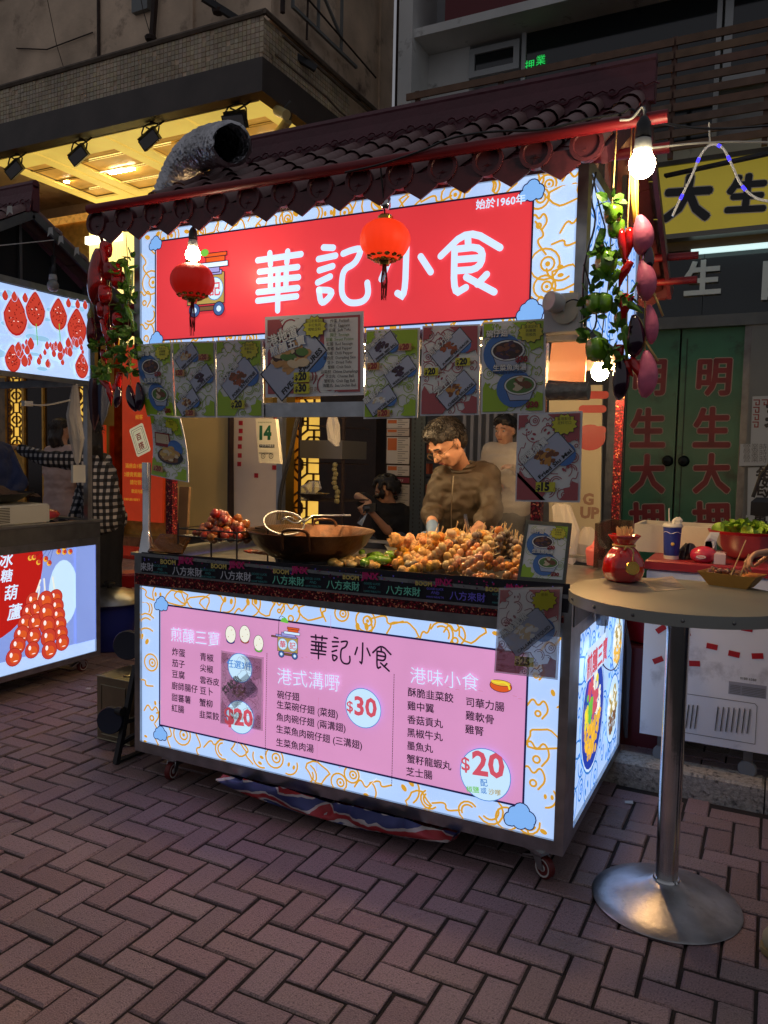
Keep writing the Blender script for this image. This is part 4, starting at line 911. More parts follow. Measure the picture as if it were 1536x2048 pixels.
def poster(name, cor, y, bgc, lc, label, deco, group=None, th=.004, ang=0, bend=0, mt=PAPER, axis='Y', seed=1):
    """cor = photo corners TL TR BR BL on the plane y; unit canvas width 1, height h"""
    p = [U(*q, axis, y) for q in cor]; w_ = (p[1]-p[0]).length; h_ = (p[3]-p[0]).length/w_
    def mp(s_, t_, d=0):
        u_, v_ = s_, t_/h_; a = p[3].lerp(p[0], v_); b = p[2].lerp(p[1], v_); q = a.lerp(b, u_)
        off = d + bend*math.sin(PI*v_)*.02 + abs(bend)*.012*math.sin(PI*u_)
        return (q.x, q.y-off, q.z) if axis == 'Y' else (q.x+off, q.y, q.z)
    mb = MB(); n = 6 if bend else 1; vs = []
    for k in (0, -th):
        for i in range(n+1):
            for j in range(n+1): vs.append(mp(i/n, j/n*h_, k))
    N_ = (n+1)**2; fs = []
    for i in range(n):
        for j in range(n):
            a = i*(n+1)+j; fs += [(a,a+n+1,a+n+2,a+1),(N_+a,N_+a+1,N_+a+n+2,N_+a+n+1)]
    bd = [i*(n+1) for i in range(n+1)]+[n*(n+1)+j for j in range(1,n+1)]+[i*(n+1)+n for i in range(n-1,-1,-1)]+[j for j in range(n-1,0,-1)]
    fs += [(bd[i], bd[(i+1) % len(bd)], N_+bd[(i+1) % len(bd)], N_+bd[i]) for i in range(len(bd))]
    mb.add(vs, fs); o = mb.build(name, mt); tag(o, label, 'poster', group)
    c = Canvas(mp, start=.0006, eps=.00006)
    if bend:
        old = c.poly
        def rect(x0, y0, x1, y1, m):
            k = 5; vs = [(x0+(x1-x0)*i/k, y0+(y1-y0)*j/k) for i in range(k+1) for j in range(k+1)]
            c._add(vs, [(i*(k+1)+j, (i+1)*(k+1)+j, (i+1)*(k+1)+j+1, i*(k+1)+j+1) for i in range(k) for j in range(k)], m)
        c.rect = rect
    b = .03; c.rect(b, b, 1-b, h_-b, PW); c.doodle(b, b, 1-b, h_-b, lc, .012, .22, seed=seed, dens=1.3)
    if bgc:
        old = c.clip; c.clip = (b, b, 1-b, h_-b)
        for (x, y_, r_) in ((0,0,.5),(1,h_,.52),(1,.05,.3),(0,h_*.95,.2)): c.burst(x, y_, r_, r_, bgc, 11)
        c.clip = old
    deco(c, h_); sub(c.build('poster_print'), o)
    return o
def plate(c, x, y, w_, h_, a, food, seed, name=None, zh=None):
    ca, sa = math.cos(a), math.sin(a)
    def q(u_, v_): return (x+u_*ca-v_*sa, y+u_*sa+v_*ca)
    c.disc(*q(w_*.3,-h_*.32), h_*.45, PBL, 18)
    c.poly([q(-w_/2-.012,-h_/2-.012), q(w_/2+.012,-h_/2-.012), q(w_/2+.012,h_/2+.012), q(-w_/2-.012,h_/2+.012)], PDK)
    c.poly([q(-w_/2,-h_/2), q(w_/2,-h_/2), q(w_/2,h_/2), q(-w_/2,h_/2)], PPB)
    c.food(*q(-.02,.02), h_*.42, FOODS[food], 26, seed, el=1.3, ang=a)
    if name: c.tfit(name, q(-w_*.42,-h_*.46), q(w_*.46,-h_*.46), PIN, .03, h=h_*.16)
    if zh: c.tfit(zh, q(-w_*.5, h_*.40), q(w_*.22, h_*.40), PW, .02, outline=PIN, ow=.03)
def bubble(c, x, y, r, lines):
    c.burst(x, y, r*1.06, r*.86, PDK, 12); c.burst(x, y, r, r*.8, PYL, 12)
    for i, t in enumerate(lines): c.text(t, x, y+r*.32-i*r*.3, r*.27, PIN, align='c')
def price(c, t, x, y, s_, red=False, suf='/串'):
    k = len(t)*.55*s_
    c.rect(x-.01, y-.02, x+k+s_*.6, y+s_*.75, PYL if not red else PTN); c.text('$', x, y, s_*.7, PIN if not red else PRD, bold=.04); c.text(t, x+s_*.42, y, s_, PIN if not red else PRD, bold=.06, fx=.9); c.text(suf, x+s_*.42+len(t)*s_*.56, y, s_*.5, PBR)
def bowlp(c, x, y, r, food, seed):
    c.disc(x-.08, y-.05, r*1.15, PBL, 20); c.poly([(x-r,y),(x+r,y),(x+r*.62,y-r*.95),(x-r*.62,y-r*.95)], PDK); c.poly([(x-r*.96,y),(x+r*.96,y),(x+r*.6,y-r*.9),(x-r*.6,y-r*.9)], PPB)
    c.disc(x, y, r*1.02, PDK, 22, r*.62); c.disc(x, y, r*.98, PW, 22, r*.58); c.disc(x, y, r*.88, PBD if food == 'dark' else PGN, 22, r*.5); c.food(x, y, r*.6, FOODS[food]+[PBR], 22, seed)
def d_soup(c, h):
    bowlp(c, .42, h*.68, .27, 'dark', 3); bowlp(c, .62, h*.30, .25, 'tan', 4); bubble(c, .78, h*.86, .2, ('濃湯足料','熱騰騰','啖啖肉'))
    c.tfit('碗仔翅', (.08,h*.83), (.42,h*.83), PW, .03, outline=PIN, ow=.04); c.tfit('生菜魚肉湯', (.2,h*.46), (.72,h*.46), PW, .03, outline=PIN, ow=.04); c.tfit('FISHCAKE & LETTUCE SOUP', (.2,h*.43), (.72,h*.43), PIN, .02)
    for x, y in ((.55,.55),(.72,.06)): c.text('$30', x, h*y, .12, PRD, bold=.06)
def d_three(names, zh, foods):
    def d(c, h):
        for i, (x, y) in enumerate(((.34,.80),(.68,.52),(.34,.20))):
            plate(c, x, h*y, .52, .27, .62, foods[i], i+5, names[i], zh[i])
        for x, y in ((.08,.56),(.66,.76),(.3,.03)): price(c, '20', x, h*y, .13, True)
    return d
def d_single(name, zh, food, pr_, lines, suf='/串'):
    def d(c, h):
        plate(c, .5, h*.5, .72, .40, .72, food, 8, name, zh); bubble(c, .74, h*.86, .2, lines); price(c, pr_, .34, h*.13, .17, suf=suf)
    return d
def d_double(c, h):
    plate(c, .52, h*.74, .66, .3, .72, 'sausage', 2, 'JUMBO SAUSAGE', '司華力腸'); plate(c, .62, h*.28, .62, .3, .72, 'golden', 3, 'CHEESE SAUSAGE', '芝士腸')
    price(c, '20', .62, h*.56, .14); price(c, '20', .08, h*.46, .14)
def d_five(c, h):
    c.rect(.62, .05, .95, h-.05, PW)
    plate(c, .3, h*.42, .62, .32, .75, 'mixed', 4, 'FIVE-TREASURES', None); c.food(.28, h*.5, .17, FOODS['mixed'], 40, 12); c.tfit('港地道', (.06,h*.62), (.36,h*.74), PW, .03, outline=PIN, ow=.04); c.tfit('煎釀五寶', (.08,h*.5), (.44,h*.64), PW, .03, outline=PBL, ow=.04)
    bubble(c, .53, h*.84, .12, ('每日新鮮製造','手打魚肉','啖啖足料'))
    for i, t in enumerate(('炸蛋  Fishball','茄子  Eggplant','豆腐  Soft Tofu','腸仔  Sausage','甜薯  Sweet Potato','紅腸  Red Sausage','青椒  Bell Pepper','尖椒  Chilli Pepper','雲吞皮  Dumpling Skin','豆卜  Dried Tofu','蟹柳  Crab Stick','韭菜餃  Chives Dumplings','芝士丸  Cheese Ball','蟹籽丸  Crab Egg Ball','海膽丸  Sea Urchin Ball')):
        c.text(t, .78, h-.085-i*(h-.12)/15, .034, PIN if i not in (3,4) else PGN, bold=.01, align='c')
    for y, t in ((.2,'20'),(.06,'30')): price(c, t, .33, h*y, .09, suf='/任選')
def d_noodle(c, h):
    bubble(c, .72, h*.86, .2, ('香脆可口','惹味')); c.rect(.12,h*.5,.6,h*.72,PRD); c.rect(.15,h*.55,.57,h*.7,PCR); c.disc(.72,h*.5,.2,PBL); c.disc(.55,h*.36,.36,PDK,22,.2); c.disc(.55,h*.37,.33,PBR,22,.17); c.food(.55,h*.4,.22,[PTN,PCR,pr('noodle',(214,176,90))],50,5); c.tfit('招牌炒麵', (.1,h*.76),(.7,h*.72),PW,.03,outline=PIN,ow=.04); price(c,'20',.1,h*.1,.17,True)
GPO = 'menu posters taped under the lit sign'
GREEN3 = d_three(('BEEF TENDON','CUTTLE BALL','OCTOPUS'), ('咖喱牛筋','墨魚丸','八爪魚'), ('tan','dark','tan'))
poster('poster', [(272,690),(345,684),(352,835),(295,833)], -.018, GB, PLM, 'green poster of two soup bowls, leftmost under the lit sign', d_soup, GPO, bend=.6, seed=2)
poster('poster', [(345,684),(430,682),(433,835),(352,835)], -.022, GB, PLM, 'green poster of three snack plates with red prices, beside the leftmost soup poster', GREEN3, GPO, seed=3)
poster('poster', [(432,681),(525,678),(527,835),(434,835)], -.020, GB, PLM, 'green poster reading PORK INTESTINE with one diagonal plate', d_single('PORK INTESTINE','脆炸大腸','sausage','20',('即叫即炸','香脆可口','惹味')), GPO, seed=4)
poster('poster', [(530,634),(727,622),(727,790),(531,795)], -.030, PK, PMG, 'large wide poster FIVE-TREASURES with a long ingredient list', d_five, GPO, seed=5)
poster('poster', [(732,660),(840,655),(835,835),(727,838)], -.020, GB, PLM, 'green poster of three plates of dark meatballs right of the wide poster', d_three(('PEPPER BEEF BALL','MUSHROOM PORK BALL','LOBSTER BALL'), ('黑椒牛丸','香菇貢丸','龍蝦丸'), ('dark','dark','cream')), GPO, seed=6)
poster('poster', [(845,652),(960,648),(958,830),(840,832)], -.018, PK, PMG, 'pink poster with plates JUMBO SAUSAGE and CHEESE SAUSAGE', d_double, GPO, seed=7)
poster('poster', [(965,645),(1092,637),(1090,825),(962,828)], -.022, GB, PLM, 'green poster of two soup bowls below the white camera box', d_soup, GPO, seed=8)
poster('poster', [(300,828),(360,835),(377,965),(302,950)], -.03, GB, PLM, 'green poster of fried noodles hanging lowest at the left post', d_noodle, GPO, bend=-.8, seed=9)
poster('poster', [(1035,827),(1165,822),(1160,1005),(1030,1003)], -.02, PK, PMG, 'pink poster reading Fried Siu Mai at 15 dollars, beside the cook', d_single('Fried Siu Mai','椒鹽燒賣','golden','15',('當場製造','足料可口'),'/pc'), GPO, seed=10)
THIN = mat('printed film', (.42,.36,.38), .2, coat=.6)
poster('poster', [(998,1176),(1125,1174),(1115,1360),(988,1345)], -.022, PK, PMG, 'pink poster reading CALAMARI SQUID hanging over the corner of the lit menu front', d_single('CALAMARI SQUID','原隻魷魚','cream','25',('新鮮',)), 'posters stuck on the lit menu front', seed=11)
poster('poster', [(442,1301),(527,1315),(525,1462),(440,1447)], .0, PK, PMG, 'small brown poster reading LALA MART SQUID stuck on the lit menu front', lambda c, h: (plate(c, .5, h*.5, .7, .36, .72, 'tan', 3, 'LALA SQUID', '炸魷魚'), price(c, '25', .3, h*.12, .16)), 'posters stuck on the lit menu front', seed=12)
for o in [o for o in COL.objects if o.get('group') == 'posters stuck on the lit menu front']:
    for b in [o]+list(o.children):
        for k, mt in enumerate(list(b.data.materials)):
            big = 'CALAMARI' in o['label']; n2 = ('film ' if big else 'thin film ')+mt.name; m2 = bpy.data.materials.get(n2)
            if m2 is None: m2 = mt.copy(); m2.name = n2; m2.node_tree.nodes['Principled BSDF'].inputs['Alpha'].default_value = (.62 if big else .34) if b is not o else (.5 if big else .3)
            b.data.materials[k] = m2
# counter menu stand
ps = thing('menu_stand', 'grey framed soup menu standing on the right front corner of the counter', 'menu stand', U(1085,1165,'Z',1.08))
p = [U(*q, 'Y', yy) for q, yy in (((1052,1040),.10),((1143,1046),.10),((1130,1168),.03),((1034,1160),.03))]
ctr = sum(p, V((0,0,0)))/4
def ring_frame(p, t, d, nm, mt, parent):
    m = MB(); ctr = sum(p, V((0,0,0)))/4; nrm = (p[1]-p[0]).cross(p[3]-p[0]).normalized()
    nrm = nrm if nrm.y > 0 else -nrm
    q = [v+(ctr-v).normalized()*t for v in p]
    m.add(p+q+[v+nrm*d for v in p]+[v+nrm*d for v in q], [(i,(i+1)%4,(i+1)%4+4,i+4) for i in range(4)]+[(i+8,i+12,(i+1)%4+12,(i+1)%4+8) for i in range(4)]+[(i,i+8,(i+1)%4+8,(i+1)%4) for i in range(4)]+[(i+4,(i+1)%4+4,(i+1)%4+12,i+12) for i in range(4)])
    return m.build(nm, mt, parent), q, nrm
fr_, q, nrm = ring_frame(p, .018, .012, 'frame', mat('grey frame', S(84,88,80), .4, .3), ps)
sh = MB().add([v+nrm*.004 for v in q]+[v+nrm*.010 for v in q], [(0,1,2,3),(7,6,5,4),(0,4,5,1),(1,5,6,2),(2,6,7,3),(3,7,4,0)]).build('sheet', PAPER, ps)
h_ = (q[3]-q[0]).length/(q[1]-q[0]).length
c = Canvas(lambda s_, t_, d: tuple(q[3].lerp(q[0], t_/h_).lerp(q[2].lerp(q[1], t_/h_), s_)+nrm*(.004-d)), start=.0005, eps=.00004)
c.rect(.0,.0,1,h_,PW); c.doodle(0,0,1,h_,PLM,.01,.25,seed=31); 
c.clip = (0,0,1,h_)
for (x, y_, r_) in ((0,0,.34),(1,h_,.34)): c.burst(x, y_, r_, r_, GB, 11)
c.clip = None; d_soup(c, h_); sub(c.build('sheet_print'), sh)
MB().bar(p[0].lerp(p[1],.5)+V((0,.02,-.02)), p[2].lerp(p[3],.5)+V((0,.10,.0)), .02, .004).build('back_leg', BLACK, ps)
# ================================================================ LANTERNS AND BULBS
RL = mat('red lantern silk', S(190,26,14), .55, emit=S(170,20,8), es=.42, bump=.1, bs=60); RL2 = mat('glowing lantern silk', S(235,60,20), .55, emit=S(236,52,20), es=.95)  # left lantern's emission stands in for bulb light through the silk
GLD = mat('gold foil', S(190,150,70), .25, .9); BULB = mat('bulb glow', (1,1,1), .4, emit=(1.0,.82,.52), es=105); WPL = mat('white bulb base', S(190,190,185), .4)
def lantern(c, r, m, label, wire_top, tass):
    t = thing('red_lantern', label, 'lantern', c); n = 40; pr_ = []
    for i in range(13):
        a = -PI/2+PI*i/12; pr_.append((max(.0,math.cos(a))**.8*r*.99+.002 if 0 < i < 12 else r*.22, math.sin(a)*r*.80))
    mb = MB(); mb.lathe(pr_, c, 48, lob=.018, ln=16); mb.build('lantern_body', m, t, 'full')
    g = MB(); g.lathe([(r*.3,0),(r*.32,.012),(r*.2,.02)], c+V((0,0,r*.78)), 16); g.lathe([(r*.2,-.018),(r*.24,0),(r*.3,.006)], c-V((0,0,r*.80)), 16); 
    R = random.Random(int(c.x*100))
    for i in range(26):
        a = 2*PI*i/26; zz = -r*(.80 if i % 2 else .66); rr_ = r*(.38 if i % 2 else .62); q = c+V((rr_*math.cos(a), rr_*math.sin(a), zz+.0)); g.ell(q, (.013,.010,.006), 6, 4, Quaternion((1,0,0), R.uniform(-.6,.6)))
    g.build('gold_trim', GLD, t, True)
    k = MB(); 
    for i in range(14): a = 2*PI*i/14; k.tube([c+V((.004*math.cos(a),.004*math.sin(a),-r*.82)), c+V((.011*math.cos(a),.011*math.sin(a),-r*.82-tass*.5)), c+V((.009*math.cos(a+.3),.009*math.sin(a+.3),-r*.82-tass*(.85+.15*math.sin(i*3))))], .0017, 4)
    k.ell(c-V((0,0,r*.9)), (.009,.009,.013), 8, 6); k.build('tassel', mat('red tassel', S(120,12,14), .8), t)
    w_ = MB(); w_.tube([c+V((0,0,r*.8)), wire_top], .003, 5); w_.build('hanger', WIRE, t)
    return t
def bulb(c, r, m, label, top, socket=BLACK, group=None, es=None):
    t = thing('light_bulb', label, 'light bulb', c, group)
    MB().lathe([(0,-r),(r*.5,-r*.87),(r*.87,-r*.5),(r,0),(r*.95,r*.35),(r*.75,r*.7),(r*.62,r*1.0)], c, 20).build('glass', m, t, 'full')
    MB().lathe([(r*.66,r*1.0),(r*.72,r*1.15),(r*.6,r*1.9),(r*.4,r*2.0)], c, 16).build('bulb_base', WPL, t, True)
    MB().lathe([(r*.55,r*2.0),(r*.62,r*2.1),(r*.55,r*3.1),(r*.25,r*3.6),(0,r*3.6)], c, 14).build('socket', socket, t, True)
    MB().tube([c+V((0,0,r*3.5)), (c+V((0,0,r*3.5))).lerp(top,.5)+V((.004,0,0)), top], .0028, 5).build('wire', WIRE, t); return t
c1 = U(385,562,'Y',-.24); lantern(c1, .087, RL, 'red lantern hanging in front of the cart drawing with a bulb above it', c1+V((0,0,.30)), .15)
bulb(U(386,510,'Y',-.25), .030, BULB, 'bare glowing bulb just above the left red lantern', V((c1.x,-.30,2.575)))
c2 = U(770,480,'Y',-.25); lantern(c2, .0875, RL2, 'bright orange red lantern hanging over the middle of the name sign', V((c2.x,-.30,2.57)), .14)
MB_ = MB(); m_ = one('lantern_clip', MB().lathe([(.012,0),(.018,.01),(.018,.04),(.008,.06)], c2+V((0,0,.105)), 10), CHROME, 'metal socket clip with gold ribbon above the bright middle lantern', 'clip')
b3 = U(1284,330,'Y',-.37); bulb(b3, .0375, BULB, 'bright white bulb with white base at the right end of the red pipe', V((b3.x-.01,-.3,2.60)))
bulb(U(106,572,'X',-1.38), .036, mat('unlit bulb', S(150,150,145), .3), 'unlit frosted bulb hanging under the gable of the left stall', U(108,480,'X',-1.38))
# lamps inside the stall: the one seen at the right and unseen ones behind the posters
WARM = mat('warm lamp glow', (1,1,1), .4, emit=(1.0,.55,.2), es=330)
q = U(1200,745,'Y',.95); bulb(q, .040, WARM, 'orange heat lamp glowing at the right end inside the stall', V((q.x,q.y,2.02)))
GB2 = 'warm bulbs under the stall roof'
WARM2 = mat('warm bulb glow', (1,1,1), .4, emit=(1.0,.66,.32), es=270)
for x, y in ((.55,.45),(1.05,.30),(1.55,.32),(.30,1.05),(.12,1.0)): zq = 1.90 if y < .9 else 2.09; bulb(V((x,y,zq)), .036, WARM2, 'warm bulb hanging under the stall roof behind the posters', V((x,y,zq+.14)), group=GB2)  # the two rear bulbs are added to light the cream board
# ================================================================ CABLES, HOOKS AND SMALL FITTINGS
def wire(pts, r, m, label, name='cable', n=4, cat='cable'):
    P = [V(p) for p in pts]
    for _ in range(2):
        q = [P[0]]
        for a, b in zip(P, P[1:]): q += [a.lerp(b,.25), a.lerp(b,.75)]
        q.append(P[-1]); P = q
    return one(name, MB().tube(P, r, n+1), m, label, cat)
wire([U(x, y, 'Y', -.325) for x, y in ((690,345),(760,330),(850,300),(900,275),(985,262),(1090,262),(1180,235),(1240,230),(1262,215),(1280,232))], .004, WIRE, 'black cable tied along the long red front pipe')
wire([U(x, y, 'Y', -.33) for x, y in ((1240,240),(1262,240),(1275,225),(1285,212),(1290,225),(1288,250))], .004, WWIRE, 'white cable looped over the right end of the front pipe')
wire([U(x, y, 'X', 2.12) for x, y in ((1192,345),(1180,400),(1195,440),(1168,520),(1165,600),(1172,680),(1200,640),(1168,530))], .0035, WIRE, 'black cable hanging down beside the right corner of the name sign')
wire([U(x, y, 'X', 2.13) for x, y in ((1185,350),(1200,420),(1215,470),(1190,500),(1215,560),(1235,580))], .0028, WIRE, 'thin black cable crossing the upper side panel')
wire([U(1262,232,'Y',-.3), U(1400,262,'Y',-.1), U(1560,250,'Y',.1)], .004, WIRE, 'black line stretched from the pipe end to the right edge')
wire([U(1270,300,'Y',-.2), U(1420,283,'Y',0), U(1560,285,'Y',.2)], .0035, WWIRE, 'pale cord stretched to the right above the yellow sign')
tb = one('strap', MB().bar(U(1330,352,'Y',1.0), U(1570,300,'Y',.9), .03, .012), BLACK, 'black strap crossing in front of the yellow sign', 'strap')
CLR = mat('clear tube', (.75,.75,.78), .1, coat=1); BLU = mat('blue led', S(60,50,230), .3, emit=S(70,60,255), es=1.6)
hp = [(1345,432),(1362,395),(1385,350),(1400,310),(1420,287),(1445,292),(1462,325),(1480,370),(1510,398),(1545,404)]
P = [U(x, y, 'Y', .1) for x, y in hp]; lt = thing('rope_light', 'clear rope light with blue leds hung as an arch in front of the yellow sign', 'rope light', P[4])
Q_ = P[:]
for _ in range(2):
    t_ = [Q_[0]]
    for a, b in zip(Q_, Q_[1:]): t_ += [a.lerp(b,.25), a.lerp(b,.75)]
    t_.append(Q_[-1]); Q_ = t_
MB().tube(Q_, .0045, 6).build('tube', CLR, lt, True)
for k in (5, 12, 20, 24, 30): 
    if k < len(Q_)-1: MB().tube([Q_[k], Q_[k+1]], .0056, 6).build('led', BLU, lt, True)
MB().tube([P[4], U(1418,245,'Y',.1)], .003, 5).build('hook', WWIRE, lt)
for i, (px, y0, y1) in enumerate(((150,400,455),(205,0,0))): pass
# white camera / antenna box at the sign's right bottom corner
cb = thing('security_camera', 'white wall box with a round tilted camera head under the sign corner', 'camera', U(1130,660,'Y',-.02))
WP = mat('white plastic', S(196,198,196), .35)
a = U(1093,592,'Y',-.03); b = U(1158,664,'Y',-.03); MB().bev(a.x, -.0, b.z, b.x, .03, a.z, .001).build('x', WP).name = 'x'
bpy.data.objects.remove(bpy.data.objects['x'])
MB().box(a.x, -.055, b.z, b.x+.0, -.008, a.z).build('box', WP, cb)
q = U(1130,622,'Y',-.06); MB().lathe([(.045,0),(.045,.008),(.03,.012),(0,.012)], q, 24, (0,-1,0)).build('disc', mat('cream plastic', S(205,200,180), .4), cb, True)
q2 = U(1106,604,'Y',-.10); ax = V((-.55,-.8,.1)).normalized()
MB().lathe([(.010,-.03),(.030,-.03),(.034,-.015),(.034,.018),(.031,.02),(.028,.019)], q2, 20, ax).build('head', WP, cb, True); MB().lathe([(.028,.0185),(0,.0186)], q2, 20, ax).build('lens', BLACK, cb); MB().bar(q2-ax*.02, q, .018).build('arm', WP, cb)
wire([U(1125,610,'Y',-.08), U(1145,597,'Y',-.09), U(1165,605,'Y',-.05), U(1172,640,'Y',-.03)], .0025, WIRE, 'short black lead curling from the camera head')
# paper calendar
cal = tag(board('wall_calendar', [pY(511,836,1.0), pY(551,838,1.0), pY(560,928,1.0), pY(518,925,1.0)], 1.0, .03, mat('calendar paper', S(200,196,176), .7), 'tear-off calendar showing a green 14 hanging by the wok', 'calendar'), 'tear-off calendar showing a green 14 hanging behind the wok', 'calendar')
c = Canvas(planeY(1.0), start=.0008, eps=.0002); DG = pr('dark green',(20,80,50)); 
c.tfit('14', pY(519,880,1.0), pY(543,880,1.0), DG, .06, h=.085); a, b = pY(519,895,1.0), pY(549,889,1.0); c.rect(a[0],a[1],b[0],b[1],PIN); c.tfit('大利東西南北', (a[0]+.004,a[1]+.003), (b[0]-.004,a[1]+.003), PW, .01)
q = pY(516,846,1.0)
for k in range(4): c.text('宜祭祀', q[0]+k*.024, q[1], .009, DG); c.text('忌開市動土', q[0]+.01+(k%2)*.045, q[1]-.14-(k//2)*.04, .012, PIN)
for k in range(2): q = pY(527+k*16,912,1.0); c.ring(q[0], q[1], .014, .003, PIN, 12); c.text('吉', q[0]-.006, q[1]-.005, .014, PIN)
sub(c.build('calendar_print'), cal)
tag(one('cardboard_sheet', MB().obox(U(368,1022,'Y',.35), V((.028,.004,0)), V((-.0015,.01,0)), V((.008,0,.125))), mat('plywood', S(120,92,60), .8, var=.2, vs=8), 'upright piece of brown board behind the left post', 'board'), 'upright piece of brown board behind the left post', 'board')
# backdrop boards behind the stall
YB = 2.2
o = board('partition', [pY(345,828,YB), pY(467,830,YB), pY(467,1075,YB), pY(345,1075,YB)], YB, .04, mat('cream board', S(236,204,130), .6, var=.08, vs=2), 'plain cream partition board behind the fried balls', 'partition')
MB().box(pY(345,828,YB)[0]-.0, YB+.0401, 0, pY(467,828,YB)[0], YB+.08, 2.1).build('back', STEELD, o)
o = board('white_board', [pY(467,826,2.1), pY(562,828,2.1), pY(556,1065,2.1), pY(468,1060,2.1)], 2.1, .05, mat('marbled white board', S(222,208,186), .5, var=.06, vs=4, bump=.15, bs=8), 'white board with a column of little red stickers behind the wok', 'board')
for i, (px, py) in enumerate(((482,846),(482,862),(481,877),(480,893),(480,911),(479,928),(513,951),(551,838),(549,935),(553,870))):
    q = pY(px, py, 2.1); MB().box(q[0]-.017,2.094,q[1]-.017,q[0]+.017,2.099,q[1]+.017).build('sticker', mat('red sticker', S(170,20,30), .5), o)
MB().box(pY(464,826,2.1)[0],2.05,.9,pY(468,826,2.1)[0],2.16,2.1).build('edge_strip', DKM, o)
# cables bundle behind
wire([U(x, y, 'Y', 1.1) for x, y in ((600,822),(592,850),(585,890),(572,940),(560,990),(558,1040))], .013, BLACK, 'thick black cable bundle hanging behind the wok', n=6)
wire([U(x, y, 'Y', 1.05) for x, y in ((615,822),(612,834),(600,833),(596,822))], .006, BLACK, 'black hook loop under the sign rail', n=6)
# shelf rack behind with tray and bags
rk = thing('shelf_rack', 'wire shelf rack with a steel bin and trays in front of the lattice window', 'rack', U(625,1060,'Y',2.6))
m = MB()
for py in (850,925,1000): 
    a, b = U(600,py,'Y',2.5), U(690,py+4,'Y',2.5)
    for k in range(12): m.bar(a.lerp(b,k/11), a.lerp(b,k/11)+V((0,.4,0)), .004)
    m.bar(a, b, .01); m.bar(a+V((0,.4,0)), b+V((0,.4,0)), .01)
for px in (601,688): a = U(px,828,'Y',2.5); m.bar((a.x,a.y,a.z),(a.x,a.y,.1),.02)
m.build('rack_frame', DKM, rk); a, b = U(600,880,'Y',2.45), U(684,918,'Y',2.45); MB().box(a.x,2.45,b.z,b.x,2.85,a.z).build('bin', mat('bin steel', S(130,126,116), .4, .6), rk)
q = U(625,1000,'Y',2.55); MB().lathe([(.05,0),(.13,.05),(.14,.055),(.12,.05),(.05,.01)], q, 18).build('bowl', mat('dark bowl', S(50,40,34), .4), rk, True)
PLB = mat('thin plastic bag', (.75,.72,.66), .25, alpha=.55, coat=.5)
def bag(name, pts, label, m=PLB, seed=1, depth=.05, cat='plastic bag'):
    """crumpled bag: blob around a polyline"""
    R = random.Random(seed); mb = MB(); n = 12; k = len(pts); vs = []; fs = []
    for i, (p, r) in enumerate(pts):
        for j in range(n):
            a = 2*PI*j/n; rr = r*(1+R.uniform(-.28,.28)); vs.append(V(p)+V((rr*math.cos(a), rr*math.sin(a)*.6, R.uniform(-.2,.2)*r)))
    for i in range(k-1):
        for j in range(n): fs.append((i*n+j,i*n+(j+1)%n,(i+1)*n+(j+1)%n,(i+1)*n+j))
    fs += [tuple(range(n))[::-1], tuple((k-1)*n+j for j in range(n))]
    mb.add(vs, fs); return one(name, mb, m, label, cat, smooth=False)
bag('plastic_bag', [(U(665,818,'Y',1.6),.02),(U(668,850,'Y',1.6),.05),(U(668,880,'Y',1.6),.04),(U(674,892,'Y',1.6),.015)], 'crumpled clear plastic bag hanging under the sign above the shelf rack')
bag('plastic_bag', [(U(606,1000,'Y',2.5),.03),(U(625,975,'Y',2.5),.10),(U(632,962,'Y',2.5),.03)], 'clear plastic bag lying in the bowl on the shelf rack')
# garlic string and dark upright items by the rack
m = MB(); R = random.Random(4)
for k in range(9): q = U(672+R.uniform(-4,4), 930+k*9, 'Y', 2.4); m.ell(q, .022, 8, 6)
one('garlic_string', m, mat('garlic skin', S(150,140,90), .6), 'string of garlic bulbs hanging beside the lattice window', 'garlic')
# poster column and perforated post left of the cook
pc = thing('sign_post', 'narrow post covered with printed leaflets behind the crouching photographer', 'post', U(796,1060,'Y',3.6))
a, b = pY(773,828,3.6), pY(820,1070,3.6); MB().box(a[0],3.6,0,b[0],3.7,a[1]+.3).build('post', DKM, pc)
for i, (y0, y1, col) in enumerate(((838,856,(200,196,190)),(857,872,(190,180,170)),(874,928,(204,200,192)),(930,952,(196,190,184)),(954,966,(120,40,60)),(968,1012,(180,176,170)))):
    p0, p1 = pY(774,y0,3.59), pY(818,y1,3.59); lf = MB().box(p0[0],3.588,p1[1],p1[0],3.5985,p0[1]).build('leaflet', mat('leaflet %d' % i, S(*col), .6), pc)
    c = Canvas(planeY(3.588), start=.001, eps=.0003); h = p0[1]-p1[1]; w_ = p1[0]-p0[0]
    if i != 4:
        c.rect(p0[0]+.01, p0[1]-h*.5, p0[0]+w_*.45, p0[1]-.01, pr('leaflet orange',(200,110,60)))
        for k in range(int(h/.02)): c.rect(p0[0]+w_*.5, p1[1]+.008+k*.02, p0[0]+w_*(.7+.25*((k*7)%3)/2), p1[1]+.014+k*.02, GY)
    else: c.text('HK BAKERY', p0[0]+.01, p1[1]+.01, .03, PW)
    sub(c.build('leaflet_print'), lf)
sr = thing('perforated_post', 'blue grey perforated steel shelving upright left of the cook', 'shelving post', U(836,1060,'Y',3.0))
a, b = pY(824,828,3.0), pY(845,1070,3.0); MB().box(a[0],3.0,0,b[0],3.04,2.4).build('upright', mat('slotted steel', S(62,72,74), .5, .5), sr)
m = MB()
for k in range(46): 
    for dx_ in (.25,.75): m.box(a[0]+(b[0]-a[0])*dx_-.005,2.998,.6+k*.035,a[0]+(b[0]-a[0])*dx_+.005,2.9995,.6+k*.035+.016)
stuff(m.build('slots', DARK, sr))
bk = thing('bottle_crate_rack', 'dark crate rack with glowing bottles behind the cook', 'rack', U(853,1000,'Y',3.4)); m = MB()
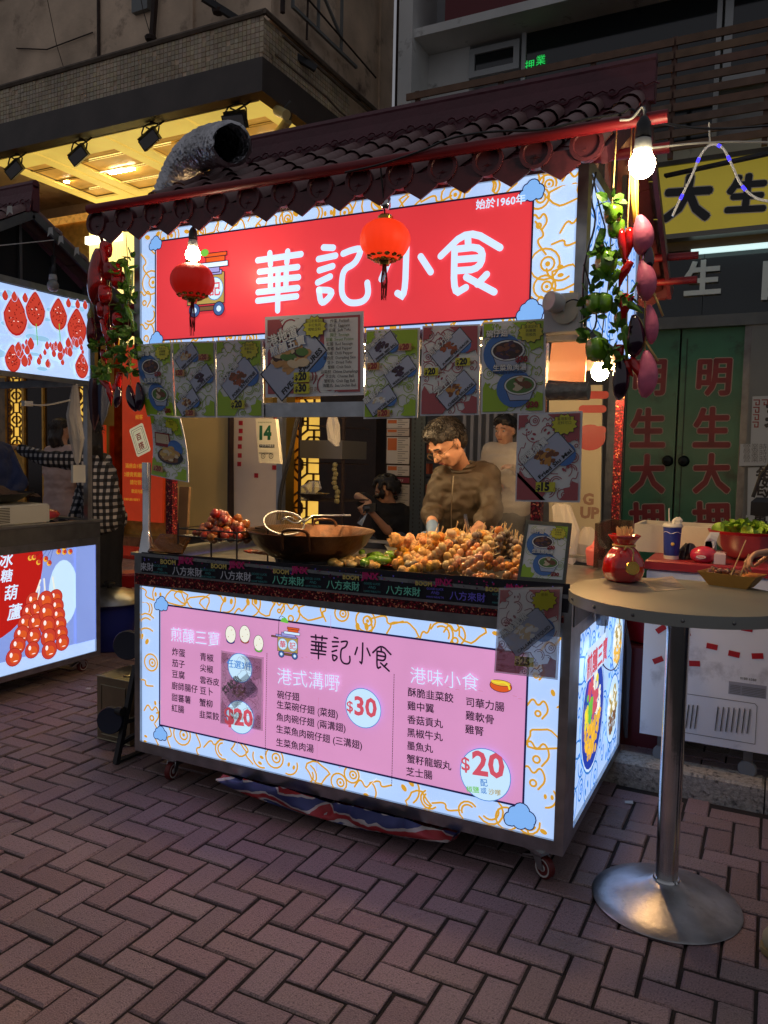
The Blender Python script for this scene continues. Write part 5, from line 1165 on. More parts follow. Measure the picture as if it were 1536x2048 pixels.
for k in range(6): p0 = U(843,850+k*34,'Y',3.4); m.box(p0.x,3.4,p0.z-.02,p0.x+.25,3.7,p0.z)
m.build('shelves', BLACK, bk); 
for k in range(3): p0 = U(848,885+k*42,'Y',3.42); MB().box(p0.x,3.42,p0.z-.09,p0.x+.05,3.5,p0.z).build('carton', mat('carton red', S(150,70,40), .5), bk)
gr = thing('roller_grille', 'white barred grille behind the cook and the man in the white shirt', 'grille', U(960,900,'Y',5.4))
for k in range(9): p0 = U(926+k*15.5,828,'Y',5.4); MB().box(p0.x,5.4,1.2,p0.x+.035,5.43,3.2).build('bar', mat('white bar', S(170,166,160), .5), gr)
# ================================================================ VEGETABLE GARLANDS
def chilli(mb, a, d, L, r, bend, n=8):
    a = V(a); d = V(d).normalized(); s_ = d.cross(V((.3,1,.2))).normalized()
    pts = []; rr = []
    for i in range(n+1):
        t = i/n; pts.append(a+d*L*t+s_*bend*math.sin(t*PI*.8)*L); rr.append(max(.0012, r*(.75+.5*t if t < .3 else 1.05-(t-.3)*1.35)))
    mb.tube(pts, rr, 8)
def plump(mb, c, r, h, lob=.1): mb.lathe([(.004,h*.5),(r*.5,h*.56),(r*.92,h*.42),(r,h*.15),(r*.94,-h*.15),(r*.78,-h*.38),(r*.4,-h*.5),(0,-h*.46)], c, 16, lob=lob, ln=4)
def sausage_veg(mb, a, b, r, bulge=.25):
    a, b = V(a), V(b); pts = []; rr = []
    for i in range(11):
        t = i/10; pts.append(a.lerp(b,t)+V((math.sin(t*PI)*bulge*r,0,0))); rr.append(max(.002, r*math.sin(PI*min(1,t*.93+.05))**.55*(.75+.35*t)))
    mb.tube(pts, rr, 12)
def leaves(mb, c, r, n, seed):
    R = random.Random(seed)
    for i in range(n):
        d = V((R.uniform(-1,1), R.uniform(-1,.6), R.uniform(-.6,.8))).normalized(); s_ = d.cross(V((R.uniform(-1,1),R.uniform(-1,1),R.uniform(-1,1)))).normalized(); k = s_.cross(d)
        L = r*R.uniform(.7,1.3); w_ = L*.33; c_ = V(c)+d*r*.25
        P = [c_, c_+d*L*.3+s_*w_, c_+d*L*.75+s_*w_*.7+k*w_*.3, c_+d*L+k*w_*.2, c_+d*L*.75-s_*w_*.7+k*w_*.3, c_+d*L*.3-s_*w_, c_+d*L*.5-k*w_*.25]
        mb.add(P, [(0,1,6),(1,2,6),(2,3,6),(3,4,6),(4,5,6),(5,0,6)])
def seg(t, name, fn, m): mb = MB(); fn(mb); return mb.build(name, m, t, 'full' if name != 'leaf_cluster' else False)
def G(px, py, y=-.3): return U(px, py, 'Y', y)
t = thing('vegetable_garland', 'garland of green bell peppers and leaves, leftmost of the right hand strings', 'garland', G(1215,730))
seg(t, 'string', lambda m: m.tube([V((G(1228,400).x,-.3,2.57)), G(1225,400), G(1218,560), G(1205,660), G(1200,735)], .002, 4), STRING)
for i, (px, py, r, h) in enumerate(((1226,430,.030,.06),(1232,458,.028,.06),(1212,528,.036,.075),(1190,608,.032,.065),(1208,608,.028,.06),(1194,700,.038,.075),(1240,640,.02,.05))):
    seg(t, 'bell_pepper', lambda m: plump(m, G(px, py, -.3+R.uniform(-.02,.02)), r*.84, h*.9, .14), GREEN)
for i, (px, py) in enumerate(((1222,403),(1236,425),(1215,500),(1200,510),(1236,518),(1180,590),(1222,596),(1182,672),(1210,680),(1255,590),(1240,660),(1215,560),(1225,720),(1205,545),(1190,630),(1222,705))): seg(t, 'leaf_cluster', lambda m: leaves(m, G(px, py, -.31), .038, 7, i), LEAF)
for i, (a, b, bd) in enumerate((((1206,458),(1174,515),.12),((1240,540),(1220,582),-.1),((1240,600),(1285,628),.05),((1248,650),(1252,722),.05),((1210,705),(1216,745),.05))):
    p0, p1 = G(*a), G(*b); seg(t, 'green_chilli', lambda m: chilli(m, p0, p1-p0, (p1-p0).length, .014, bd), GREEN)
t = thing('vegetable_garland', 'garland of long red chillies in the middle of the right hand strings', 'garland', G(1255,790))
seg(t, 'string', lambda m: m.tube([V((G(1262,300).x,-.3,2.57)), G(1255,455), G(1255,600), G(1250,760)], .002, 4), STRING)
for a, b, bd in (((1258,458),(1248,520),.12),((1262,522),(1242,578),-.12),((1248,588),(1242,648),.06),((1262,590),(1252,640),-.1),((1240,690),(1228,728),.1),((1262,718),(1275,780),.18),((1250,722),(1268,752),-.1),((1240,460),(1246,540),.06)):
    p0, p1 = G(*a), G(*b); seg(t, 'red_chilli', lambda m: chilli(m, p0, p1-p0, (p1-p0).length, .016, bd), REDV)
for a, b, r in (((1268,630),(1266,716),.03),((1240,712),(1236,800),.028),((1296,490),(1292,545),.018)): seg(t, 'aubergine', lambda m: sausage_veg(m, G(*a), G(*b), r), AUB)
t = thing('vegetable_garland', 'garland of pink sweet potatoes on yellow straw, rightmost string under the bulb', 'garland', G(1290,800))
seg(t, 'straw', lambda m: [m.tube([G(1262+k*2.6,352,-.3), G(1264+k*2.2,400,-.3+.002*k), G(1268+k*1.6,445,-.3)], .003, 5) for k in range(6)], mat('yellow straw', S(228,178,60), .7))
seg(t, 'string', lambda m: m.tube([V((G(1268,300).x,-.3,2.57)), G(1270,400), G(1284,520), G(1290,610), G(1290,720)], .0022, 4), STRING)
for a, b, r in (((1278,432),(1282,510),.034),((1284,520),(1290,602),.032),((1298,610),(1302,688),.021),((1292,702),(1288,795),.032)): seg(t, 'sweet_potato', lambda m: sausage_veg(m, G(*a), G(*b), r), SWEET)
for a, b in (((1292,684),(1316,722)),((1302,572),(1326,632)),((1296,588),(1312,590))): seg(t, 'straw_end', lambda m: m.tube([G(*a), G(*b)], .0035, 5), STRING)
def GL(px, py, y=-.05): return U(px, py, 'Y', y)
t = thing('vegetable_garland', 'garland of shiny red peppers and chillies, leftmost string of the left bunch', 'garland', GL(210,780))
seg(t, 'string', lambda m: m.tube([GL(205,472), GL(212,520), GL(218,620), GL(225,720)], .0022, 4), STRING)
seg(t, 'gourd', lambda m: (sausage_veg(m, GL(196,498), GL(190,610), .055)), mat('mottled red gourd', S(168,22,18), .15, coat=1, var=.5, vs=18, dark=S(160,160,50), ds=9, dt=.62))
for px, py, r, h in ((212,500,.032,.07),(222,545,.04,.08),(236,562,.034,.07),(210,590,.034,.08),(232,540,.03,.06),(205,620,.03,.07),(236,640,.03,.06)): seg(t, 'red_pepper', lambda m: plump(m, GL(px, py, -.05+R.uniform(-.03,.03)), r, h), REDV)
for a, b, bd in (((205,500),(214,560),.1),((200,540),(196,600),-.1),((214,605),(206,660),.1),((226,655),(218,720),-.12),((228,660),(232,700),.1),((205,640),(214,700),.1),((198,752),(226,800),.1),((240,745),(238,800),-.1),((215,765),(222,812),.05),((205,700),(213,730),0),((230,768),(236,795),.0)):
    p0, p1 = GL(*a), GL(*b); seg(t, 'red_chilli', lambda m: chilli(m, p0, p1-p0, (p1-p0).length, .017, bd), REDV)
seg(t, 'radish', lambda m: sausage_veg(m, GL(181,630), GL(181,690), .026), mat('purple radish', S(96,22,34), .2, coat=.8, var=.4, vs=15)); seg(t, 'radish_top', lambda m: chilli(m, GL(181,640), V((0,0,1)), .06, .018, 0), mat('pale radish', S(160,160,90), .4))
for i, (px, py) in enumerate(((202,750),(220,748),(208,742),(198,695))): seg(t, 'leaf_cluster', lambda m: leaves(m, GL(px, py), .05, 8, i+40), LEAF)
seg(t, 'aubergine', lambda m: sausage_veg(m, GL(236,770), GL(232,815), .02), AUB)
t = thing('vegetable_garland', 'garland of green chillies, leaves and aubergines beside the left edge of the name sign', 'garland', GL(262,820))
seg(t, 'string', lambda m: m.tube([GL(252,470), GL(258,560), GL(256,700), GL(262,770)], .0022, 4), STRING)
for a, b, bd in (((252,530),(258,600),.08),((262,540),(262,610),-.08),((252,612),(266,662),.12),((245,680),(240,735),.1),((256,560),(250,620),0)):
    p0, p1 = GL(*a), GL(*b); seg(t, 'green_chilli', lambda m: chilli(m, p0, p1-p0, (p1-p0).length, .016, bd), GREEN)
for i, (px, py) in enumerate(((248,540),(262,520),(250,585),(262,600),(246,612),(265,670),(240,680),(255,700),(262,720),(246,730),(258,745),(235,705),(250,650))): seg(t, 'leaf_cluster', lambda m: leaves(m, GL(px, py), .05, 8, i+60), LEAF)
for a, b, bd in (((258,770),(272,822),-.1),((276,765),(278,822),.1)):
    p0, p1 = GL(*a), GL(*b); seg(t, 'aubergine', lambda m: sausage_veg(m, p0, p1, .024, bd*4), AUB)
m = MB(); 
for k in range(3): m.tube([GL(200-k,470), GL(203+k,480), GL(206,490)], .006, 6)
one('rag_knot', m, mat('brown rag', S(80,34,26), .9), 'brown rag knotted round the left end of the lower red pipe', 'rag')
for k, (a, b, col, lab) in enumerate((((193,760),(188,860),S(52,18,34),'folded dark maroon umbrella hanging left of the stall'),((212,770),(204,850),S(56,66,92),'folded blue grey umbrella hanging left of the stall'))):
    p0, p1 = GL(*a, .3), GL(*b, .3); one('umbrella', MB().lathe([(.004,0),(.02,.06),(.034,.2),(.03,(p0-p1).length),(.008,(p0-p1).length+.03)], p1, 10, p0-p1, lob=.18, ln=5), mat('umbrella %d' % k, col, .7), lab, 'umbrella')
# ================================================================ VENT DUCT AND FLOODLIGHTS
DUCT = mat('crinkled foil duct', (.5,.5,.52), .28, 1, var=.3, vs=10, bump=2.2, bs=26)
def smooth(pts, it=2):
    P = [V(p) for p in pts]
    for _ in range(it):
        q = [P[0]]
        for a, b in zip(P, P[1:]): q += [a.lerp(b,.25), a.lerp(b,.75)]
        q.append(P[-1]); P = q
    return P
def resample(P, step):
    out = [P[0]]; acc = 0
    for a, b in zip(P, P[1:]):
        L = (b-a).length; t = step-acc
        while t <= L: out.append(a.lerp(b, t/L)); t += step
        acc = (acc+L) % step
    return out
P = resample(smooth([U(322,440,'Y',.66), U(345,378,'Y',.62), U(368,330,'Y',.55), U(398,300,'Y',.42), U(432,288,'Y',.30), U(452,288,'Y',.18), U(464,287,'Y',.08)], 3), .0095)
mb = MB(); R = random.Random(8); rr = [.088*(1+.075*math.sin(i*2*PI/4)+R.uniform(-.012,.012)) for i in range(len(P))]
mb.tube(P, rr, 28, caps=False); mb.tube([P[-1-i] for i in range(22)], [r_-.003 for r_ in rr[::-1][:22]], 28, caps=False); dirn = (P[-1]-P[-3]).normalized()
for i, v in enumerate(mb.v): mb.v[i] = tuple(V(v)+V((R.uniform(-1,1),R.uniform(-1,1),R.uniform(-1,1)))*.0028)
o = mb.build('vent_duct', DUCT, smooth=False); tag(o, 'silver foil exhaust duct bending out over the left end of the roof', 'duct')
FLB = mat('floodlight black', (.02,.02,.02), .45); WCN = mat('warm grey tube', S(150,130,80), .4, .5)
for i, (px, py, s_) in enumerate(((30,340,1),(158,312,1),(300,280,1),(470,243,1.15))):
    c_ = U(px, py, 'Y', 4.52); t = thing('floodlight', ('black floodlight on the canopy edge, partly cut by the left edge','black floodlight second from the left under the canopy edge','black floodlight left of the foil duct','ribbed black floodlight just above the mouth of the foil duct')[i], 'floodlight', c_, 'floodlights under the canopy edge')
    q = Quaternion((0,1,0), -.45 if i < 3 else .08) @ Quaternion((1,0,0), .5); MB().obox(c_, q@V((.135*s_,0,0)), q@V((0,.03,0)), q@V((0,0,.065*s_))).build('housing', FLB, t)
    m = MB(); 
    for k in range(14): m.obox(c_+q@V((-.125+.0192*k,.02,.075*s_)), q@V((.002,0,0)), q@V((0,.04,0)), q@V((0,0,.022)))
    m.build('fins', FLB, t); MB().obox(c_+q@V((0,-.031,0)), q@V((.12*s_,0,0)), q@V((0,.002,0)), q@V((0,0,.055*s_))).build('lens', mat('flood lens', (.2,.2,.2), .1), t)
    m = MB(); top = V((c_.x+.05, 4.55, 5.5)); m.tube(smooth([c_+q@V((-.14*s_,0,0)), c_+V((-.13,0,.16)), c_+V((0,0,.2)), c_+V((.15,0,.16)), c_+q@V((.14*s_,0,0))], 1), .010, 6); m.tube([c_+V((0,0,.2)), top], .011, 6); m.tube([top+V((-.14,0,-.03)), top+V((-.06,0,-.07)), top+V((.1,0,-.02)), top+V((.14,0,.0))], .011, 6); m.build('yoke', mat('dark yoke', S(60,54,40), .5, .5), t, True)
for i, (px, py) in enumerate(((563,225),(566,255))):
    c_ = U(px, py, 'Z', 5.4); t = thing('spotlight', ('pale round spotlight tube, upper one at the right corner of the glowing ceiling','pale round spotlight tube, lower one at the right corner of the glowing ceiling')[i], 'spotlight', c_); q = V((-.8,.3,.5 if i == 0 else -.45)).normalized(); MB().lathe([(0,-.11),(.055,-.11),(.055,.1),(.048,.1),(.045,.09),(0,.09)], c_, 16, q).build('housing', mat('cream spot', S(210,190,130), .4), t, True); MB().bar(c_, V((c_.x+.12,c_.y,5.5)), .02).build('arm', STEELD, t)
# ================================================================ FOOD AND TOOLS ON THE COUNTER
def Z(px, py, z=1.09): return U(px, py, 'Z', z)
FRY = mat('fried golden crust', S(222,160,72), .55, var=.4, vs=60, rnd=.15, bump=.8, bs=90); FRYR = mat('fried red crust', S(170,84,36), .3, var=.4, vs=50, rnd=.2, bump=.5, bs=70, coat=.6)
GRY = mat('grey fish ball', S(120,104,84), .45, rnd=.2, var=.25, vs=50, coat=.4); SAUS = mat('grilled sausage', S(205,138,74), .3, rnd=.15, var=.3, vs=40, coat=.6); PALE = mat('pale dumpling', S(206,170,104), .4, rnd=.12, var=.2, vs=30, coat=.4)
# wok
wc = Z(622,1062,1.2); WOKM = mat('seasoned wok iron', S(92,56,30), .38, .6, var=.5, vs=7, bump=.3, bs=30, dark=S(34,22,16), ds=5, dt=.5)
wk = thing('wok', 'big brown iron wok with loop handles on the left half of the counter', 'wok', V((wc.x,wc.y,1.03)))
pf = [(0,1.045),(.10,1.05),(.19,1.085),(.26,1.14),(.297,1.2),(.303,1.203),(.300,1.206),(.291,1.2),(.254,1.145),(.185,1.093),(.1,1.058),(0,1.054)]
MB().lathe([(r_, z_) for r_, z_ in pf], V((wc.x,wc.y,0)), 48).build('wok_body', WOKM, wk, True)
for a in (-1.25, PI-1.25):
    d = V((math.cos(a),math.sin(a),0)); s_ = V((-d.y,d.x,0)); b_ = V((wc.x,wc.y,1.17)); MB().tube(smooth([b_+d*.275+s_*.06-V((0,0,.03)), b_+d*.29+s_*.06+V((0,0,.03)), b_+d*.30+s_*.05+V((0,0,.062)), b_+d*.30-s_*.05+V((0,0,.062)), b_+d*.29-s_*.06+V((0,0,.03)), b_+d*.275-s_*.06-V((0,0,.03))], 2), .007, 8).build('handle', WOKM, wk, True)
MB().lathe([(0,1.135),(.245,1.135)], V((wc.x,wc.y,0)), 40).build('oil', mat('frying oil', S(88,46,14), .06, coat=.5), wk)
MB().lathe([(.16,1.03),(.17,1.08),(.165,1.08),(.155,1.03)], V((wc.x,wc.y,0)), 24).build('burner_ring', BLACK, wk)
sk = thing('skimmer', 'round wire mesh skimmer resting on the rim of the wok', 'skimmer', Z(568,1040,1.22)); sc = Z(568,1046,1.225); n_ = V((.35,-.35,.85)).normalized(); a_ = n_.cross(V((0,0,1))).normalized(); b_ = n_.cross(a_)
m = MB(); m.tube([sc+(a_*math.cos(2*PI*i/28)+b_*math.sin(2*PI*i/28))*.098 for i in range(28)], .005, 6, closed=True)
m.build('rim', STEEL, sk, True); m = MB()
for k in range(-11, 12):
    h = math.sqrt(max(0, .098**2-(k*.0085)**2)); 
    for u_, v_ in ((a_, b_), (b_, a_)): m.tube([sc+u_*k*.0085-v_*h, sc+u_*k*.0085-n_*.018*(1-(k/12)**2), sc+u_*k*.0085+v_*h], .0012, 3, caps=False)
m.build('mesh', mat('brass wire', S(150,130,90), .4, .7), sk); MB().tube([sc+a_*.095*(-1 if a_.x < 0 else 1)*1, sc+V((.10,.10,.035)), sc+V((.2,.3,.03))], .006, 6).build('handle', STEEL, sk, True)
tp = one('sieve', MB().tube([Z(586,1040,1.24)+V((.06*math.cos(2*PI*i/20),.05*math.sin(2*PI*i/20),.01*math.sin(i))) for i in range(20)], .004, 5, closed=True), STEEL, 'steel ring of a second sieve lying behind the skimmer', 'sieve')
# fried ball rack
rc = Z(447,1088,1.09); rk = thing('display_rack', 'black wire stand holding the pile of fried balls at the left', 'rack', rc); rx, ry = .17, .12; rz = 1.165; ctr = Z(447,1072,1.165)
m = MB()
for zz in (1.165, 1.20): m.tube([V((ctr.x+sx*rx, ctr.y+sy*ry, zz)) for sx, sy in ((-1,-1),(1,-1),(1,1),(-1,1))], .004, 6, closed=True)
for k in range(13): m.tube([V((ctr.x-rx+k*rx/6, ctr.y-ry, 1.165)), V((ctr.x-rx+k*rx/6, ctr.y+ry, 1.165))], .0022, 4)
for sx in (-1,1):
    for sy in (-1,1): m.tube([V((ctr.x+sx*rx, ctr.y+sy*ry, 1.03)), V((ctr.x+sx*rx, ctr.y+sy*ry, 1.225 if sx < 0 else 1.2))], .0045, 6)
m.build('wire_frame', BLACK, rk)
R = random.Random(12)
def lump(name, m, r, seed, label, cat, group, n=10, sq=(1,1,.9), rough=.12):
    R2 = random.Random(seed); mb = MB(); mb.ell((0,0,r*.85), (r*sq[0], r*sq[1], r*sq[2]), n, 7); mb.v = [tuple(V(v)*(1+R2.uniform(-rough,rough))) for v in mb.v]
    o = mb.build(name, m, smooth='full'); return tag(o, label, cat, group)
fb = lump('fried_ball', FRYR, .021, 3, 'glossy fried fish ball in the heap on the black wire stand', 'fried ball', 'fried balls heaped on the wire stand'); first = True
for lay, n in enumerate((46, 34, 22, 11)):
    for i in range(n):
        a = R.uniform(0, 2*PI); d = math.sqrt((i+.5)/n); sc_ = (1-lay*.2)
        p = V((ctr.x+rx*.95*sc_*d*math.cos(a*7+i*2.4), ctr.y+ry*.92*sc_*d*math.sin(a*7+i*2.4), 1.170+lay*.028+R.uniform(-.004,.004)))
        if first: fb.location = p; first = False; continue
        o = dup(fb, p, rot=(R.uniform(0,6),R.uniform(0,6),R.uniform(0,6)), scale=R.uniform(.8,1.15))
# skewers
def skewer(label, group, mball, r, kind, L=.125):
    t = thing('skewer', label, 'skewer', (0,0,0), group); MB().tube([(0,0,-.0),(0,0,L)], .0018, 5).build('stick', STICK, t, local=True)
    R2 = random.Random(len(label)); m = MB()
    for k in range(3):
        if kind == 'ball': m.ell((0,0,.02+k*r*1.75), (r,r,r*.95), 10, 7)
        elif kind == 'roll': m.ell((0,0,.03+k*.03), (r*1.1,r*.7,.02), 9, 6)
        else: m.ell((R2.uniform(-.006,.006),0,.02+k*r*1.4), (r*R2.uniform(.9,1.4),r*.9,r), 9, 6)
    m.build('food', mball, t, 'full', local=True); return t
SKG = [skewer('bamboo skewer of grey meatballs in the heap in front of the cook', 'meatball skewers in the heap', GRY, .017, 'ball'),
       skewer('bamboo skewer of pale dumplings in the heap in front of the cook', 'dumpling skewers in the heap', PALE, .018, 'lump'),
       skewer('bamboo skewer of golden battered pieces in the heap in front of the cook', 'battered skewers in the heap', FRY, .020, 'lump'),
       skewer('bamboo skewer of brown grilled sausage in the heap', 'sausage skewers in the heap', SAUS, .016, 'roll')]
used = [False]*4
def put(k, p, tilt, az, roll=0):
    q = Quaternion((0,0,1), az) @ Quaternion((0,1,0), tilt)
    if not used[k]: used[k] = True; o = SKG[k]; o.location = p; o.rotation_euler = q.to_euler()
    else: o = dup(SKG[k], p, rot=q.to_euler(), scale=R.uniform(.85,1.15))
R = random.Random(21)
trc = V((1.50,.43,0))
one('food_tray', MB().box(1.16,.10,1.031,1.87,.80,1.045), STEEL, 'flat steel tray under the heap of skewered food', 'tray')
for i in range(150):
    x = R.uniform(1.22,1.84); y = R.uniform(.13,.74); d = math.hypot((x-1.52)/.36, (y-.45)/.36); h = 1.05+.085*max(0, 1-d*d)+R.uniform(0,.03)
    k = 0 if x > 1.55 and y > .38 else (3 if x > 1.5 and y < .3 else (2 if x < 1.42 else 1))
    if R.random() < .2: k = R.randrange(4)
    put(k, V((x,y,h)), R.uniform(.9,1.5) if y < .35 else R.uniform(.15,.9), R.uniform(-.6,1.6))
lf = lump('fried_piece', FRY, .036, 5, 'craggy golden fried piece on top of the heap', 'fried piece', 'craggy fried pieces', rough=.22); lf.location = V((1.22,.62,1.12))
for i in range(34): dup(lf, V((1.20+R.uniform(-.03,.24), R.uniform(.38,.72), 1.10+R.uniform(0,.07))), rot=(R.uniform(0,6),R.uniform(0,6),R.uniform(0,6)), scale=R.uniform(.7,1.2))
# tray with peppers, bowl, plates
one('food_tray', MB().lathe([(.0,0),(.15,0),(.18,.03),(.185,.03),(.155,-.004),(0,-.004)], Z(745,1128,1.045), 4, sx=1.2), mat('white tray', S(190,180,160), .3), 'white tray holding green peppers left of the glass bowl', 'tray', smooth=False)
PEP = MB(); PEP.ell((0,0,.018), (.035,.02,.018), 10, 6); pe = tag(PEP.build('stuffed_pepper', GREEN, smooth='full'), 'shiny green stuffed pepper half lying on the tray', 'pepper', 'stuffed peppers on the tray'); pe.location = Z(745,1120,1.07)
for i in range(11): dup(pe, Z(R.uniform(700,800), R.uniform(1110,1135), 1.075), rz=R.uniform(0,6), scale=R.uniform(.8,1.2))
pc_ = lump('stuffed_tofu', PALE, .024, 6, 'pale stuffed piece lying along the front of the counter', 'stuffed piece', 'stuffed pieces along the counter', sq=(1.3,1,.8)); pc_.location = Z(700,1130,1.06)
for i in range(26): px = R.uniform(590,790); dup(pc_, Z(px, 1118+(px-590)*.09+R.uniform(-8,10), 1.06), rz=R.uniform(0,6), scale=R.uniform(.7,1.1))
og = lump('fried_slice', FRYR, .022, 8, 'flat orange fried slice at the left front of the counter', 'fried slice', 'orange slices along the counter', sq=(1.6,1.2,.4)); og.location = Z(500,1110,1.06)
for i in range(9): dup(og, Z(505+i*9.5, 1111+i*1.1, 1.06), rz=R.uniform(0,6))
bw = Z(832,1135,1.05); one('glass_bowl', MB().lathe([(.05,0),(.085,.03),(.11,.075),(.107,.075),(.08,.033),(.045,.006),(0,.006)], bw, 28), mat('smoked glass', S(150,120,80), .08, alpha=.55, coat=1), 'smoked glass bowl between the pepper tray and the fried heap', 'bowl')
one('plate', MB().lathe([(.0,0),(.06,0),(.08,.012),(.078,.014),(.06,.004),(0,.004)], Z(777,1132,1.06), 24), mat('red plate', S(180,50,40), .3), 'small red rimmed plate on the pepper tray', 'plate')
one('steel_pan', MB().lathe([(.0,0),(.09,0),(.11,.035),(.115,.036),(.092,-.003),(0,-.003)], Z(815,1106,1.08), 28), STEEL, 'shallow steel pan behind the glass bowl', 'pan')
# utensil holder
uc = Z(955,1098,1.12); uh = one('utensil_holder', MB().lathe([(.0,-.09),(.05,-.09),(.055,.02),(.052,.02),(.047,-.085),(0,-.085)], uc, 20), STEEL, 'steel cup of tongs and scissors in front of the cook', 'utensil holder')
def tongs(c_, top, label, w_=.010):
    m = MB()
    for s_ in (-1,1): m.bar(c_+V((s_*.012,0,0)), top+V((s_*.004,0,0)), w_, .003)
    m.bar(top+V((-.006,0,0)), top+V((.006,0,0)), .01); return one('tongs', m, CHROME, label, 'tongs', smooth=False)
tongs(uc+V((-.02,0,-.05)), U(931,1030,'Y',uc.y), 'tall steel tongs standing highest in the utensil cup'); tongs(uc+V((.03,0,-.05)), U(984,1054,'Y',uc.y), 'steel tongs with red grip leaning right in the utensil cup')
RG = mat('red grip', S(190,20,18), .35)
m = MB(); m.tube([uc+V((-.0,0,.0)), U(950,1070,'Y',uc.y), U(958,1064,'Y',uc.y), U(965,1075,'Y',uc.y), uc+V((.015,0,.0))], .005, 6); one('scissors', m, RG, 'red handled scissors in the middle of the utensil cup', 'scissors')
one('grip', MB().bar(uc+V((.02,-.005,0)), U(980,1066,'Y',uc.y-.005), .018), RG, 'red rubber grip on the leaning tongs', 'tongs grip', smooth=False)
bt_ = Z(909,1108,1.10); one('sauce_bottle', MB().lathe([(0,-.05),(.028,-.05),(.03,.0),(.024,.02),(.010,.03),(.004,.065),(0,.065)], bt_, 16), RG, 'red sauce bottle with pointed nozzle left of the utensil cup', 'bottle')
m = MB()
for k in range(4): m.lathe([(.0,0),(.045,0),(.045,.006),(0,.006)], Z(872,1098,1.13)+V((0,0,k*.008)), 16)
one('lid_stack', m, mat('brown lid', S(150,90,50), .4), 'small stack of brown lids by the gloved hand', 'lids')
# left counter: payment board and chrome post
pb_ = [U(x, y, 'Y', yy) for x, y, yy in ((320,1067,.12),(381,1070,.12),(362,1106,.0),(296,1102,.0))]
m = MB(); m.add(pb_+[v+V((0,.012,-.008)) for v in pb_], [(0,1,2,3),(7,6,5,4),(0,4,5,1),(1,5,6,2),(2,6,7,3),(3,7,4,0)])
one('payment_board', m, mat('bronze acrylic', S(110,74,36), .15, .5, coat=1), 'small bronze payment board lying at the left corner of the counter', 'board', smooth=False)
cp = U(293,1098,'Y',.03); cp.z = 1.078; hh = U(291,925,'Y',.03).z-1.078
one('chrome_post', MB().lathe([(.0,0),(.038,0),(.034,.02),(.021,.10),(.019,.105),(.0185,.30),(.021,.302),(.021,hh),(.0,hh)], cp, 20), CHROME, 'shiny steel post with flared foot at the left corner of the counter', 'post')
# bag of things on the right rear, condiments
one('condiment_box', MB().box(2.0,.75,1.08,2.02,1.05,1.28).box(2.02,1.03,1.08,2.12,1.05,1.28), mat('brown acrylic', S(70,54,44), .1, alpha=.7, coat=1), 'brown clear acrylic screen on the right side of the counter', 'screen', smooth=False)
q = U(1190,1130,'Y',1.15); one('sauce_tub', MB().lathe([(.0,0),(.04,0),(.05,.07),(.045,.085),(.02,.1),(.008,.13),(.005,.17),(0,.17)], q, 18), mat('pink tub', S(220,110,110), .4), 'pink topped sauce tub with pointed nozzle behind the menu stand', 'tub')
bag('plastic_bag', [(U(1180,1120,'Y',1.5),.10),(U(1180,1085,'Y',1.5),.08),(U(1176,1055,'Y',1.5),.03)], 'white crumpled plastic bag behind the menu stand', mat('white bag', S(200,196,186), .5, alpha=.85), seed=5)
bag('plastic_bag', [(U(1120,1125,'Y',1.35),.07),(U(1135,1060,'Y',1.35),.06),(U(1122,1010,'Y',1.35),.045)], 'large clear plastic bag hanging under the Fried Siu Mai poster', seed=6)
# sheets of orange lit plastic by the lamp
fl = thing('plastic_flap', 'clear plastic flap glowing orange beside the heat lamp', 'plastic flap', V((1.93,.9,2.0)))
p = [U(1105,675,'Y',.85), U(1175,672,'Y',.85), U(1170,765,'Y',.85), U(1095,760,'Y',.85)]
MB().add([tuple(v) for v in p]+[tuple(v+V((0,.004,0))) for v in p], [(0,1,2,3),(7,6,5,4),(0,4,5,1),(1,5,6,2),(2,6,7,3),(3,7,4,0)]).build('sheet', mat('frosted flap', S(210,150,110), .35, alpha=.7), fl)
one('rolled_sheet', MB().tube([U(1095,783,'Y',-.01), U(1178,782,'Y',-.01)], .032, 14), mat('rolled clear film', S(120,116,104), .15, coat=1, var=.4, vs=40, bump=1, bs=60), 'rolled up clear rain sheet under the camera box', 'rolled sheet')
# red double-happiness panel and pale boards behind the right post
o = board('side_board', [pY(1098,770,2.4), pY(1205,770,2.4), pY(1200,1075,2.4), pY(1098,1075,2.4)], 2.4, .03, mat('pale sign board', S(190,182,150), .6, var=.08, vs=2), 'pale board with red decoration and the letters G and UP behind the right post', 'board')
c = Canvas(planeY(2.4), start=.001, eps=.0003); RD = pr('deco red',(170,30,30)); PBN = pr('faded brown',(150,120,100))
for a, b in (((1165,790),(1210,790)),((1165,818),(1205,818)),((1160,860),(1205,860))): c.line([pY(*a,2.4), pY(*b,2.4)], .05, RD)
q = pY(1180,875,2.4); c.disc(q[0], q[1], .10, RD, 24, .085)
q = pY(1165,1008,2.4); c.text('G', q[0], q[1], .10, PBN, bold=.05); q = pY(1160,1035,2.4); c.text('UP', q[0], q[1], .10, PBN, bold=.05)
sub(c.build('board_print'), o)
